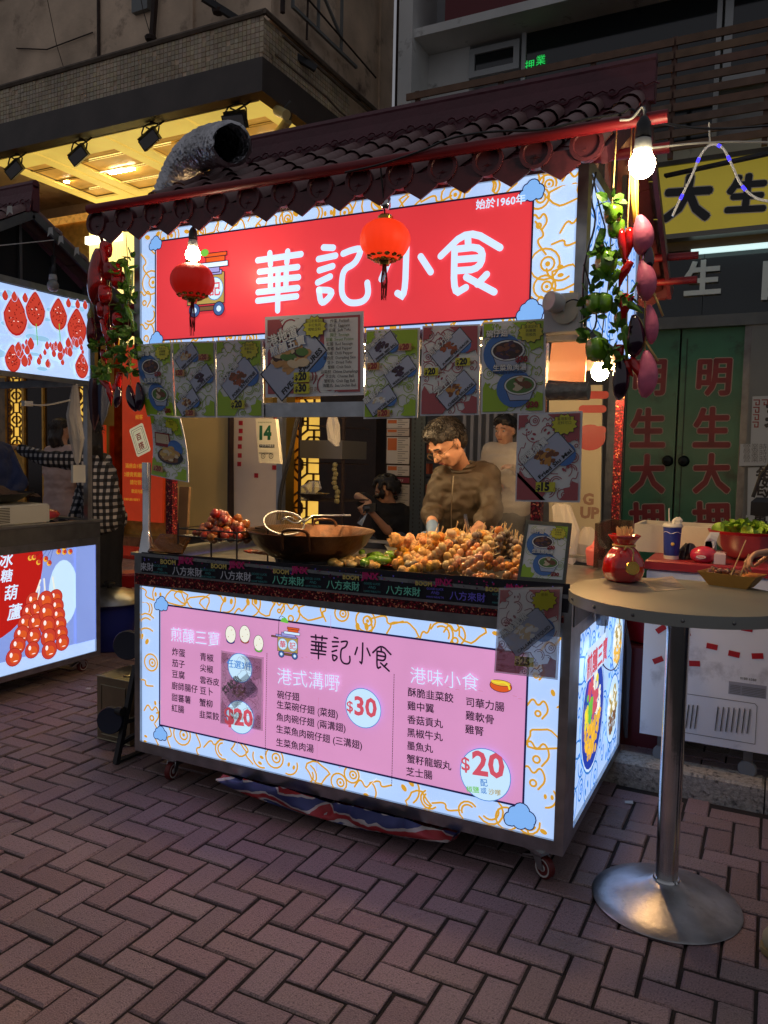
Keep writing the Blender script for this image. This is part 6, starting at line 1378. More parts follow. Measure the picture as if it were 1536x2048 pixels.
# ================================================================ BAR TABLE
TC = V((2.43,.085,0)); tb = thing('bar_table', 'round bar table with pale top, metal rim and one steel leg at the right', 'table', TC)
TR = .372
MB().lathe([(0,1.066),(TR,1.066),(TR,1.0995),(TR-.004,1.1),(0,1.1)], TC, 72).build('tabletop', mat('pale laminate', S(232,212,180), .28, var=.06, vs=3, coat=.4), tb, True)
MB().lathe([(TR+.0005,1.062),(TR+.004,1.062),(TR+.004,1.101),(TR+.0005,1.101)], TC, 72).build('rim', mat('aluminium rim', S(170,172,166), .4, .7), tb, True)
m = MB()
for k in range(16): a = 2*PI*k/16+.12; d = V((math.cos(a),math.sin(a),0)); m.ell(TC+d*(TR+.004)+V((0,0,1.081)), .006, 8, 6)
m.build('rim_screws', STEELD, tb, True)
MB().lathe([(.0385,.085),(.0385,1.05),(.12,1.055),(.12,1.065),(0,1.065)], TC, 36).build('leg', CHROME, tb, True)
MB().lathe([(.043,.078),(.046,.084),(.043,.09)], TC, 36).build('collar', CHROME, tb, True)
MB().lathe([(.250,.001),(.253,.004),(.248,.008),(.20,.022),(.15,.036),(.10,.052),(.065,.068),(.045,.08),(0,.08)], TC, 72).build('base', mat('worn steel base', (.45,.46,.48), .34, .95, var=.35, vs=9, bump=.12, bs=60, dark=(.30,.30,.31), ds=22, dt=.6), tb, True)
o = board('paper_sheet', [(0,0)]*4, 0, .001, PW, 'printed paper taped on the table top', 'paper') if False else None
p = [Z(1282,1160,1.1025), Z(1345,1152,1.1025), Z(1372,1178,1.1025), Z(1310,1182,1.1025)]
mb = MB().add([tuple(v) for v in p]+[tuple(v-V((0,0,.001))) for v in p], [(0,1,2,3),(7,6,5,4),(0,4,5,1),(1,5,6,2),(2,6,7,3),(3,7,4,0)]); ps_ = tag(mb.build('paper_sheet', mat('taped paper', S(200,184,160), .3, coat=.6)), 'printed paper sheet taped flat on the table top', 'paper')
c = Canvas(lambda s_, t_, d: tuple(p[3].lerp(p[0], t_).lerp(p[2].lerp(p[1], t_), s_)+V((0,0,d))), start=.0005, eps=.00003)
for k in range(7): c.rect(.1,.12+k*.11,.9-.2*(k % 3)*.5,.16+k*.11,GY)
sub(c.build('paper_print'), ps_)
# red money-bag vase with sticks
vc = V((2.205,.275,1.1)); vs_ = thing('vase', 'red ceramic money bag vase with a gold coin and cord on the table', 'vase', vc)
VR = mat('red glaze', S(196,22,18), .14, coat=1)
MB().lathe([(.0,0),(.048,0),(.066,.012),(.076,.045),(.072,.085),(.052,.118),(.036,.135),(.036,.145),(.046,.160),(.060,.178),(.056,.180),(.040,.162),(.028,.145),(0,.144)], vc, 40, lob=.035, ln=7).build('vase_body', VR, vs_, 'full')
MB().tube([vc+V((.040*math.cos(a),.040*math.sin(a),.139)) for a in [2*PI*i/20 for i in range(20)]], .004, 6, closed=True).build('cord', STRING, vs_, True)
f_ = V((.45,-.89,0)); 
MB().lathe([(0,0),(.024,0),(.026,.003),(.024,.007),(.019,.007),(.018,.0045),(0,.0045)], vc+f_*.070+V((.012,0,.062)), 24, (.45,-.89,.15)).build('coin', GLD, vs_, True)
MB().tube(smooth([vc+f_*.04+V((0,0,.139)), vc+f_*.062+V((-.02,0,.125)), vc+f_*.062+V((-.01,0,.14)), vc+f_*.05+V((0,0,.138)), vc+f_*.062+V((.018,0,.128)), vc+f_*.07+V((.012,0,.09))], 1), .0025, 5).build('bow', STRING, vs_, True)
R = random.Random(3)
for i in range(46):
    a = R.uniform(0,2*PI); d = math.sqrt(R.random()); b0 = vc+V((.012*d*math.cos(a), .012*d*math.sin(a), .06)); b1 = vc+V((.034*d*math.cos(a), .034*d*math.sin(a), .200+R.uniform(-.008,.012)))
    m = MB().tube([b0, b1], .0017, 5)
    if i == 0: st = one('bamboo_stick', m, STICK, 'bamboo stick standing in the red money bag vase', 'stick', 'bamboo sticks in the red vase')
    else: o = dup(st); o.location = (b0+b1)/2; o.location.z = b0.z; me = m.mesh('bamboo_stick', STICK, True); me.transform(Matrix.Translation(-V(((b0.x+b1.x)/2,(b0.y+b1.y)/2,b0.z)))); o.data = me; o.location = V(((b0.x+b1.x)/2,(b0.y+b1.y)/2,b0.z))
# kraft boat tray
bc = Z(1462,1172,1.101); bo = thing('food_boat', 'brown kraft paper boat of sliced food on the table', 'food tray', bc)
ex = V((math.cos(-.30), math.sin(-.30), 0)); ey = V((-ex.y, ex.x, 0)); KR = mat('kraft paper', S(186,142,68), .7, var=.08, vs=20)
b4 = [bc+ex*sx*.068+ey*sy*.038 for sx, sy in ((-1,-1),(1,-1),(1,1),(-1,1))]; t4 = [bc+ex*sx*.105+ey*sy*.062+V((0,0,.05)) for sx, sy in ((-1,-1),(1,-1),(1,1),(-1,1))]
mb = MB(); cc_ = bc+V((0,0,.05))
tin = [v.lerp(cc_, .03) for v in t4]; bin_ = [v+V((0,0,.002)) for v in b4]
mb.add(b4+t4+tin+bin_, [(3,2,1,0)]+[(i,(i+1)%4,(i+1)%4+4,i+4) for i in range(4)]+[(i+4,(i+1)%4+4,(i+1)%4+8,i+8) for i in range(4)]+[(i+8,(i+1)%4+8,(i+1)%4+12,i+12) for i in range(4)]+[(12,13,14,15)])
mb.build('boat', KR, bo)
m = MB(); R = random.Random(6)
for i in range(60): m.ell(bc+ex*R.uniform(-.085,.04)+ey*R.uniform(-.045,.045)+V((0,0,.040+R.uniform(0,.018))), (R.uniform(.008,.015),R.uniform(.006,.010),R.uniform(.004,.008)), 8, 5, Quaternion((R.random(),R.random(),R.random(),R.random())).normalized())
stuff(m.build('sliced_food', mat('braised slices', S(130,84,52), .35, rnd=.4, coat=.5), bo, True))
m = MB(); 
for i in range(12): m.ell(bc+ex*R.uniform(.04,.09)+ey*R.uniform(-.04,.04)+V((0,0,.045)), (.02,.013,.008), 8, 5)
m.build('pancake', mat('orange slice', S(210,134,70), .4), bo, True)
# ================================================================ FREEZER AND WHAT STANDS ON IT
FW = mat('white freezer enamel', S(228,230,238), .35, var=.06, vs=2, dark=S(150,150,156), ds=3, dt=.62)
fx0, fx1 = 2.178, 3.6; fy = 1.135; zb2, zt2 = .235, 1.045
fz = thing('freezer', 'white chest freezer with scattered red stickers behind the bar table', 'freezer', (2.9,1.45,.1))
MB().bev(fx0,fy,zb2,fx1,1.8,zt2,.01).build('body', FW, fz); MB().bev(fx0-.01,fy-.015,zt2+.001,fx1,1.82,zt2+.045,.008).build('lid', mat('freezer lid red', S(150,40,48), .35), fz)
def FP(px, py): return pY(px, py, fy)
for i, (px, py, a) in enumerate(((1322,1258,.7),(1370,1268,.35),(1424,1293,-.1),(1468,1308,-.12),(1515,1312,.15),(1389,1327,.1),(1494,1257,-.08),(1316,1320,.5),(1424,1220,.15),(1530,1245,.5))):
    q = FP(px, py); MB().obox((q[0],fy-.0012,q[1]), V((math.cos(a)*.024,0,math.sin(a)*.024)), V((0,.0008,0)), V((-math.sin(a)*.013,0,math.cos(a)*.013))).build('sticker', mat('red sticker', S(170,20,30), .5), fz)
q = FP(1458,1362); q2 = FP(1532,1398); c = Canvas(planeY(fy), start=.0008, eps=.0002); c.rect(q[0],q2[1],q2[0],q[1],pr('spec plate',(150,152,164)))
for k in range(6): c.rect(q[0]+.006,q2[1]+.004+k*.0075,q[0]+.05,q2[1]+.007+k*.0075,GY); c.rect(q[0]+.056,q2[1]+.004+k*.0075,q2[0]-.006,q2[1]+.007+k*.0075,GY)
q = FP(1480,1358); c.text('0188 6388', q[0], q[1], .016, GY, bold=.02)
a, b = FP(1358,1385), FP(1510,1488); c.line([(a[0],a[1]),(b[0]-.01,a[1]),(b[0],a[1]-.01),(b[0],b[1]),(a[0],b[1])], .0025, pr('panel gap',(70,72,78)))
c.build('freezer_print', fz)
for px0, px1, n in ((1360,1395,5),(1436,1500,7)):
    for k in range(n):
        t_ = px0+(px1-px0)*k/(n-1); p0 = FP(t_, 1408+(t_-1360)*.07); p1 = FP(t_-6, 1454+(t_-1360)*.09); MB().bar((p1[0],fy-.0008,p1[1]),(p0[0],fy-.0008,p0[1]),.009,.003,up=(1,0,0)).build('vent_slot', DARK, fz)
for x in (2.28,2.66,3.5): 
    q = V((x,1.17,.10+.04)); MB().lathe([(0,-.012),(.038,-.012),(.042,-.006),(.042,.006),(.038,.012),(0,.012)], q, 20, (.2,1,0)).build('caster_wheel', mat('grey caster', S(120,122,124), .5), fz, True); MB().box(x-.02,1.155,.18,x+.02,1.2,.235).build('caster_fork', STEELD, fz)
ZT = zt2+.046
def F(px, py, z=ZT): return U(px, py, 'Z', z)
EPS = mat('white foam', S(206,200,186), .8, bump=.2, bs=150)
a, b = pY(1275,1112,1.6), pY(1432,1052,1.6); zz = ZT
mb = MB(); mb.box(a[0],1.45,zz,b[0],1.47,b[1]); mb.box(a[0],1.75,zz,b[0],1.77,b[1]); mb.box(a[0],1.47,zz,a[0]+.02,1.75,b[1]); mb.box(b[0]-.02,1.47,zz,b[0],1.75,b[1]); mb.box(a[0]+.02,1.47,zz,b[0]-.02,1.75,zz+.02)
one('foam_box', mb, EPS, 'long white foam box behind the blue cup on the freezer', 'box', smooth=False)
cc = V((0,0,0)); cc = U(1342,1122,'Y',1.22); cc.z = ZT; hc = .155
cu = thing('paper_cup', 'blue paper cup with white lid and straw on the freezer', 'cup', cc)
MB().lathe([(0,0),(.034,0),(.043,hc),(0,hc)], cc, 32).build('cup_body', mat('cup blue', S(44,62,150), .4), cu, True); MB().lathe([(.0345,.0),(.0352,.018),(.0348,.018)], cc, 32).build('base_band', PW, cu, True)
MB().lathe([(.046,hc),(.047,hc+.006),(.043,hc+.012),(.041,hc+.018),(0,hc+.018)], cc, 32).build('cup_lid', WP, cu, True); MB().tube([cc+V((-.01,0,.05)), cc+V((-.02,0,hc+.09))], .0035, 8).build('straw', WP, cu, True)
d_ = V((.2,-.98,0)).normalized(); s_ = V((-d_.y,d_.x,0)); q = cc+d_*.0395+V((0,0,.075)); m = MB(); m.ell(q, (.009,.004,.009), 10, 6); m.build('logo', mat('cup gold', S(206,180,90), .5), cu)
m = MB(); m.tube([cc+V((.0432*math.cos(a),.0432*math.sin(a),.13+.004*math.sin(a*5))) for a in [-2.6+i*.1 for i in range(24)]], .0012, 4); m.build('wave_line', PW, cu)
bag('crumpled_tissue', [(cc+V((.02,.0,hc+.018)),.02),(cc+V((.022,0,hc+.035)),.022),(cc+V((.022,0,hc+.048)),.01)], 'crumpled tissue on the lid of the blue cup', WP, 3, cat='tissue')
# tissue pack
tc_ = U(1412,1128,'Y',1.17); tc_.z = ZT; tp = thing('tissue_pack', 'red and white tissue pack with a tissue pulled out on the freezer', 'tissue pack', tc_)
mb = MB(); mb.ell(tc_+V((-.012,0,.035)), (.062,.045,.043), 18, 12); mb.build('pack', mat('red film pack', S(190,40,66), .2, coat=1), tp, 'full'); MB().bev(tc_.x+.035,tc_.y-.04,ZT+.001,tc_.x+.085,tc_.y+.04,ZT+.055,.008).build('pack_end', mat('pale film', S(205,180,186), .2, coat=1), tp)
m = MB(); R = random.Random(5)
for k in range(3):
    P4 = [tc_+V((-.02+k*.012,.0,.068)), tc_+V((.02+k*.006,.0,.07)), tc_+V((.035+k*.008,.01*k,.105+.02*k)), tc_+V((.012,.01*k-.01,.12+.012*k)), tc_+V((-.004-k*.004,0,.10))]; m.add(P4, [(0,1,2,3,4)])
m.build('tissue', mat('tissue white', S(216,216,220), .8), tp)
c = Canvas(lambda s_, t_, d: (tc_.x-.02+s_, tc_.y-.0455-d, ZT+t_), start=.001); c.disc(0,.03,.022,pr('pack oval',(225,200,200)),20,.008); c.text('Virjoy', -.014,.026,.012,RR,bold=.02) if False else c.text('Tissue', -.014,.026,.011,RR,bold=.02); c.build('pack_print', tp)
m = MB(); R = random.Random(15)
bag('plastic_bag', [(F(1378,1118),.05),(F(1378,1118)+V((0,0,.04)),.045),(F(1378,1118)+V((0,0,.075)),.02)], 'small crumpled dark bag between the cup and the tissue pack', mat('dark bag', S(40,26,24), .3, coat=.6), 9)
# bowl of lettuce
lc = U(1488,1120,'Y',1.42); lc.z = ZT; lb = one('mixing_bowl', MB().lathe([(.05,0),(.09,.02),(.125,.07),(.142,.125),(.147,.128),(.138,.124),(.12,.07),(.08,.02),(0,.012)], lc, 40), CHROME, 'large steel bowl heaped with lettuce at the right edge', 'bowl')
tr = one('round_tray', MB().lathe([(0,.126),(.165,.128),(.172,.142),(.166,.142),(.16,.134),(0,.133)], lc, 40), mat('red plastic', S(170,30,40), .35), 'red plastic sieve rim on top of the steel bowl', 'sieve')
R = random.Random(2); LT = mat('lettuce', S(130,170,50), .45, var=.35, vs=30)
lt_ = thing('lettuce_heap', 'heap of torn green lettuce in the bowl at the right edge', 'lettuce', lc+V((0,0,.13)))
for i in range(46):
    a = R.uniform(0,2*PI); d = math.sqrt(R.random())*.12; c0 = lc+V((d*math.cos(a), d*math.sin(a), .14+(.12-d)*.35+R.uniform(-.01,.01))); n = 7; vs = []; q = Quaternion((R.uniform(-1,1),R.uniform(-1,1),R.uniform(-1,1),R.uniform(-1,1))).normalized()
    rr_ = R.uniform(.02,.036); ring_ = [q@V((rr_*math.cos(t), rr_*math.sin(t), rr_*.45*math.sin(3*t+i))) for t in [2*PI*k/12 for k in range(12)]]
    MB().add([c0]+[c0+v for v in ring_], [(0,k+1,(k+1) % 12+1) for k in range(12)]).build('lettuce_leaf', LT, lt_, 'full')
# things between stall and freezer
one('plastic_crate', MB().bev(2.06,1.32,.09,2.3,1.7,.62,.01), mat('dark red crate', S(96,22,30), .5), 'dark red plastic crate in the gap between the stall and the freezer', 'crate', smooth=False)
one('plastic_basin', MB().lathe([(0,0),(.14,0),(.19,.16),(.2,.16),(.185,.15),(.13,.01),(0,.01)], V((2.17,1.5,.63)), 30), mat('red basin', S(160,24,34), .4), 'red plastic basin on the dark red crate', 'basin')
bag('plastic_bag', [(U(1252,1475,'Y',1.26),.008),(U(1250,1400,'Y',1.26),.02),(U(1248,1300,'Y',1.26),.03),(U(1246,1235,'Y',1.26),.015)], 'grey plastic sack hanging from the rear corner of the stall', mat('grey sack', S(92,92,96), .35, alpha=.8), 11)
cu_ = U(1205,1225,'X',2.11); m = MB(); m.lathe([(0,0),(.024,0),(.026,.03),(.03,.07),(.028,.085),(0,.085)], cu_-V((0,0,.05)), 16); m.tube([cu_+V((0,0,.035)), cu_+V((0,0,.09))], .005, 6); one('soap_dispenser', m, mat('clear tub', S(150,146,150), .12, alpha=.7, coat=1), 'clear cup clipped to the right side of the counter', 'cup')
wire([U(x, y, 'X', 2.09) for x, y in ((1212,1240),(1205,1300),(1203,1330),(1225,1345),(1240,1320),(1242,1260),(1236,1225))], .003, WWIRE, 'white cable looping on the right side of the stall', n=6)
# ================================================================ GROUND CLUTTER
def PX(px, py, z=0): return U(px, py, 'Z', z)
TINM = mat('bare tin plate', S(150,142,120), .3, .9, var=.25, vs=6, bump=.1, bs=20)
t0 = V((-.56,.24,0)); tn = thing('oil_tin', 'square bare metal oil tin standing left of the stall', 'tin', (-.44,.36,0)); x0, y0, s_, h_ = -.50, .235, .235, .35
MB().bev(x0,y0,.004,x0+s_,y0+s_,h_,.006).build('tin_body', TINM, tn)
m = MB(); 
for zz in (.006,h_-.002): m.tube([(x0,y0,zz),(x0+s_,y0,zz),(x0+s_,y0+s_,zz),(x0,y0+s_,zz)], .004, 6, closed=True)
m.tube([(x0+.03,y0-.001,.035),(x0+s_-.03,y0-.001,.035),(x0+s_-.03,y0-.001,h_-.045),(x0+.03,y0-.001,h_-.045)], .004, 6, closed=True); m.build('seams', TINM, tn, True)
MB().lathe([(0,h_+.0),(.03,h_+.0),(.032,h_+.006),(.024,h_+.008),(0,h_+.006)], (x0+.15,y0+.08,0), 18).build('tin_cap', TINM, tn, True)
# hand truck leaning by the stall
ht = thing('hand_truck', 'folded black hand truck with blue wheels leaning on the left end of the stall', 'hand truck', PX(235,1530)); BLT = mat('black tube', (.015,.016,.018), .45)
f0 = PX(232,1528); top = U(272,1330,'Y',f0.y+.12); m = MB(); m.bar(f0, top, .028, .022); f1 = PX(262,1512); f1 = f1+V((.02,.06,0)); m.bar(f1, top+V((.04,.12,.0)), .022, .02)
mid = f0.lerp(top,.42); m.bar(mid, f1.lerp(top+V((.04,.12,0)),.42), .02); m.bar(f0+V((0,0,.01)), f1+V((0,0,.01)), .03, .012); m.bar(f0.lerp(top,.2), f1.lerp(top,.25), .02); m.build('truck_frame', BLT, ht)
MB().lathe([(0,-.02),(.02,-.02),(.024,.02),(0,.02)], mid+V((-.01,-.02,.06)), 12, (1,0,0)).build('hinge', BLT, ht, True)
BW = mat('navy tyre', S(22,30,52), .6)
for nm, q in (('w', U(222,1440,'Y',f0.y+.02)), ('w', U(256,1290,'Y',.55))):
    r_ = .068 if q.y < .3 else .085; w_ = MB().lathe([(r_*.62,-.018),(r_*.95,-.020),(r_,-.012),(r_,.012),(r_*.95,.020),(r_*.62,.018)], q, 30, (.35,-.93,.1)).build('wheel', BW, ht, True)
    h2 = MB(); h2.lathe([(0,-.014),(r_*.16,-.018),(r_*.18,-.01),(r_*.64,-.008),(r_*.64,.008),(r_*.18,.01),(r_*.16,.018),(0,.014)], q, 24, (.35,-.93,.1))
    sub(h2.build('hub', BLT, smooth=True), w_)
# bucket with lid
bk0 = V((-1.93,1.70,0)); bk_ = thing('bucket', 'blue bucket covered by a big steel lid left of the stall', 'bucket', bk0)
MB().lathe([(0,0),(.15,0),(.17,.02),(.21,.36),(.225,.365),(.225,.38),(0,.38)], bk0, 36).build('bucket_body', mat('blue plastic', S(28,44,140), .35), bk_, True)
MB().lathe([(.30,.385),(.305,.39),(.27,.415),(.20,.45),(.10,.475),(.03,.482),(.0,.482)], bk0, 44).build('lid', STEEL, bk_, True)
MB().lathe([(.018,.482),(.02,.50),(.04,.505),(.045,.52),(.03,.53),(0,.53)], bk0, 20).build('lid_knob', BLACK, bk_, True)
MB().tube([bk0+V((-.22,0,.34)), bk0+V((-.24,-.1,.22)), bk0+V((-.12,-.22,.14)), bk0+V((.05,-.23,.14))], .004, 5).build('handle', STEEL, bk_)
q = V((bk0.x-.0,bk0.y-.16,.2)); 
def stool(c, col, label, h=.46, rz=0):
    t = thing('plastic_stool', label, 'stool', c, 'plastic stools by the shop entrance'); m_ = mat('stool '+label[:9], S(*col), .35, coat=.3)
    q = Quaternion((0,0,1), rz); MB().lathe([(0,h-.03),(.14,h-.03),(.15,h-.02),(.145,h),(0,h)], c, 4, None).build('seat', m_, t)
    for sx, sy in ((-1,-1),(1,-1),(1,1),(-1,1)):
        a = c+q@V((sx*.10,sy*.10,h-.02)); b = c+q@V((sx*.17,sy*.17,0)); MB().bar(a, b, .045, .025).build('leg', m_, t)
    for k in range(4):
        A = [(-1,-1),(1,-1),(1,1),(-1,1)]; (a0,a1),(b0,b1) = A[k], A[(k+1)%4]; MB().bar(c+q@V((a0*.12,a1*.12,h-.07)), c+q@V((b0*.12,b1*.12,h-.07)), .02, .09).build('apron', m_, t); MB().bar(c+q@V((a0*.155,a1*.155,.1)), c+q@V((b0*.155,b1*.155,.1)), .02, .04).build('rung', m_, t)
stool(V((-2.2,2.25,0)), (176,26,36), 'red plastic stool beside the black trousers of the standing woman', .52, .3)
stool(V((-2.15,2.75,0)), (104,34,120), 'purple plastic stool behind the blue bucket', .60, .2)
# striped bag under the stall
SB = mat('striped nylon', S(60,70,110), .5); N = SB.node_tree.nodes; L = SB.node_tree.links; b_ = N['Principled BSDF']
tc = N.new('ShaderNodeTexCoord'); sp = N.new('ShaderNodeSeparateXYZ'); nz = N.new('ShaderNodeTexNoise'); nz.inputs['Scale'].default_value = 3; ad = N.new('ShaderNodeMath'); ad.operation = 'MULTIPLY_ADD'; ad.inputs[1].default_value = .16
L.new(tc.outputs['Object'], sp.inputs[0]); L.new(tc.outputs['Object'], nz.inputs['Vector']); L.new(nz.outputs[0], ad.inputs[0]); L.new(sp.outputs['Z'], ad.inputs[2])
ml = N.new('ShaderNodeMath'); ml.operation = 'MULTIPLY'; ml.inputs[1].default_value = 11; fr2 = N.new('ShaderNodeMath'); fr2.operation = 'FRACT'; L.new(ad.outputs[0], ml.inputs[0]); L.new(ml.outputs[0], fr2.inputs[0])
cr = N.new('ShaderNodeValToRGB'); cr.color_ramp.interpolation = 'CONSTANT'; e = cr.color_ramp.elements; e[0].color = (*S(56,66,120),1); e[1].position = .3; e[1].color = (*S(190,185,185),1)
for p_, c_ in ((.42, S(170,50,56)),(.72, S(190,185,185)),(.85, S(56,66,120))): k = e.new(p_); k.color = (*c_,1)
L.new(fr2.outputs[0], cr.inputs[0]); L.new(cr.outputs[0], b_.inputs['Base Color'])
mb = MB(); R = random.Random(14); nx, nz_ = 44, 14
from mathutils import noise
for j in range(nz_):
    for i in range(nx):
        u_, v_ = i/(nx-1), j/(nz_-1); x = .56+u_*1.12; bot = .035-.0*u_; prof = .118*math.sin(PI*min(1,max(0,u_*.96+.04)))**.35
        a = PI*(v_*1.0); zc = .118-prof*math.sin(a)*.85+.0; y = .12+.24*(1-math.cos(a))/2+.0
        n_ = noise.noise(V((x*6, v_*3, 1)))*.075+noise.noise(V((x*18, v_*7, 3)))*.035
        mb.v.append((x, y-n_*1.2-.07*math.sin(a)-.15, max(.006, zc+n_*.8)))
for j in range(nz_-1):
    for i in range(nx-1): a = j*nx+i; mb.f.append((a,a+1,a+nx+1,a+nx)); mb.m.append(0)
o = mb.build('striped_bag', SB, smooth='full'); tag(o, 'red white and blue striped nylon bag sagging under the middle of the stall', 'bag')
m = MB(); m.ell((.05,.25,.15), (.10,.18,.10), 14, 8); R = random.Random(5); m.v = [tuple(V(v)+V((R.uniform(-1,1),R.uniform(-1,1),R.uniform(-1,1)))*.012) for v in m.v]; one('grey_sack', m, mat('grey sack', S(92,92,96), .4), 'grey crumpled sack stuffed under the left end of the stall', 'sack')
for k, (px, py, lab) in enumerate(((170,1378,'small white scrap of paper on the bricks between the two stalls'),(1250,1606,'small pale scrap of paper on the bricks by the kerb'),(222+0,1926,'tiny white scrap on the bricks at the lower left'))):
    q = PX(px, py, .004); one('paper_scrap', MB().add([(q.x,q.y,.003),(q.x+.035,q.y+.01,.004),(q.x+.03,q.y+.025,.012),(q.x-.005,q.y+.02,.006)],[(0,1,2,3)]) if k < 2 else MB().add([(q.x,q.y,.003),(q.x+.008,q.y,.004),(q.x+.007,q.y+.004,.006)],[(0,1,2)]), WP, lab, 'scrap', smooth=False)
# ================================================================ LEFT STALL GOODS
def LS(px, py, x=-1.7): return U(px, py, 'X', x)
q = V((-1.72,.78,1.079))
lcab = thing('shaved_ice_machine', 'white appliance with a vented side on the left stall counter', 'appliance', V((-2.0,.75,1.078)))
MB().bev(-2.15,.3,1.079,-1.60,.86,1.2,.01).build('body', mat('white appliance', S(178,180,178), .4), lcab); m = MB()
for k in range(10): 
    for j in range(2): m.box(-1.5995,.34+j*.12,1.09+k*.010,-1.598,.44+j*.12,1.095+k*.010)
stuff(m.build('vents', DARK, lcab))
one('steel_basin', MB().lathe([(0,0),(.25,0),(.34,.05),(.35,.055),(.24,.006),(0,.006)], V((-1.95,.58,1.215)), 36), BLACK, 'wide black pan on the left stall under a brown cloth', 'pan')
mb = MB(); R = random.Random(3); n = 16
for j in range(n+1):
    for i in range(n+1):
        u_, v_ = i/n*2-1, j/n*2-1; d = math.hypot(u_,v_); mb.v.append((-1.95+u_*.27, .6+v_*.26, 1.27+.10*math.exp(-d*d*3)+.012*noise.noise(V((u_*5,v_*5,0)))*3-.02*d))
for j in range(n):
    for i in range(n): a = j*(n+1)+i; mb.f.append((a,a+1,a+n+2,a+n+1)); mb.m.append(0)
one('cloth', mb, mat('brown cloth', S(72,50,44), .9, bump=.4, bs=30), 'brown cloth humped over the black pan on the left stall', 'cloth')
tb_ = thing('tissue_pack', 'red and pink food bag lying on the left stall counter', 'bag', V((-1.72,.93,1.079))); mb = MB(); mb.ell(V((-1.72,.93,1.115)), (.06,.11,.04), 16, 9); mb.build('pack', mat('pink red film', S(170,50,66), .25, coat=1, var=.3, vs=30), tb_, 'full')
one('clear_box', MB().box(-1.8,.80,1.079,-1.66,.90,1.16), mat('clear plastic', S(170,172,170), .15, alpha=.6, coat=1), 'clear plastic box beside the food bag on the left stall', 'box', smooth=False)
# fittings on left stall's rear right post
for nm, px, y0, y1, col, lab in (('switch_box',163,930,965,(170,172,172),'white switch box on the post of the left stall'),('plastic_bag',150,790,850,(0,0,0),'')):
    if nm == 'switch_box': a = LS(145,y0,-1.545); b = LS(170,y1,-1.545); one(nm, MB().box(-1.56,a.y,b.z,-1.54,b.y,a.z), WP, lab, 'switch', smooth=False)
bag('plastic_bag', [(LS(150,770,-1.52),.03),(LS(148,830,-1.52),.06),(LS(152,880,-1.52),.06),(LS(155,925,-1.52),.02)], 'clear plastic bag taped to the rear post of the left stall', seed=8)
wire([LS(52,808,-1.6), LS(90,812,-1.55), LS(140,800,-1.52)], .006, WWIRE, 'white cable with a plug hanging across under the strawberry sign', n=6)
MB_p = one('plug', MB().box(-1.62,LS(52,805,-1.6).y-.02,LS(52,812,-1.6).z,-1.59,LS(64,805,-1.6).y,LS(52,802,-1.6).z), WP, 'white plug adaptor under the strawberry sign', 'plug', smooth=False)
wire([U(-10,492,'X',-1.35), U(60,485,'X',-1.35), U(108,480,'X',-1.38)], .003, WWIRE, 'thin white wire strung across the gable of the left stall')
for k, (px, py) in enumerate(((15,412),(97,455),(118,472),(150,495))):
    q = U(px, py, 'X', -1.37); one('ribbon', MB().add([q, q+V((0,.03,.01)), q+V((0,.035,-.04)), q+V((0,.015,-.03)), q+V((0,-.01,-.06))], [(0,1,2,3,4)]), WP, ('white ribbon tied furthest left on the left stall roof','white ribbon tied second from the left on the left stall roof','small white ribbon tied above the unlit bulb','white ribbon tied furthest right on the left stall roof')[k], 'ribbon', 'white ribbons on the left stall roof', smooth=False)
# ================================================================ PEOPLE
def remesh(mb, name, m, voxel, parent, smooth_it=3, sub_=False):
    me = mb.mesh('tmp', m); o = bpy.data.objects.new(name, me); COL.objects.link(o)
    r = o.modifiers.new('r', 'REMESH'); r.mode = 'VOXEL'; r.voxel_size = voxel; r.use_smooth_shade = True
    s_ = o.modifiers.new('s', 'SMOOTH'); s_.factor = .6; s_.iterations = smooth_it
    dg = bpy.context.evaluated_depsgraph_get(); me2 = bpy.data.meshes.new_from_object(o.evaluated_get(dg)); me2.name = name
    o.modifiers.clear(); o.data = me2; bpy.data.meshes.remove(me)
    if not me2.materials: me2.materials.append(m)
    world_parent(o, parent); return o
def folds(o, amp, sc, seed=0):
    me = o.data
    n = len(me.vertices); co = [0.0]*(3*n); no = [0.0]*(3*n); me.vertices.foreach_get('co', co); me.vertices.foreach_get('normal', no)
    for i in range(0, 3*n, 3):
        x, y, z = co[i]*sc+seed, co[i+1]*sc, co[i+2]*sc; a = amp*(noise.noise(V((x,y,z)))+.7*noise.noise(V((x*1.3+z*.9,y*1.3,z*1.5-x*.6+5))))
        co[i] += no[i]*a; co[i+1] += no[i+1]*a; co[i+2] += no[i+2]*a
    me.vertices.foreach_set('co', co); me.update()
def frame(f, up=V((0,0,1))):
    f = V(f).normalized(); s_ = f.cross(up).normalized(); u_ = s_.cross(f); return f, s_, u_     # forward, right, up
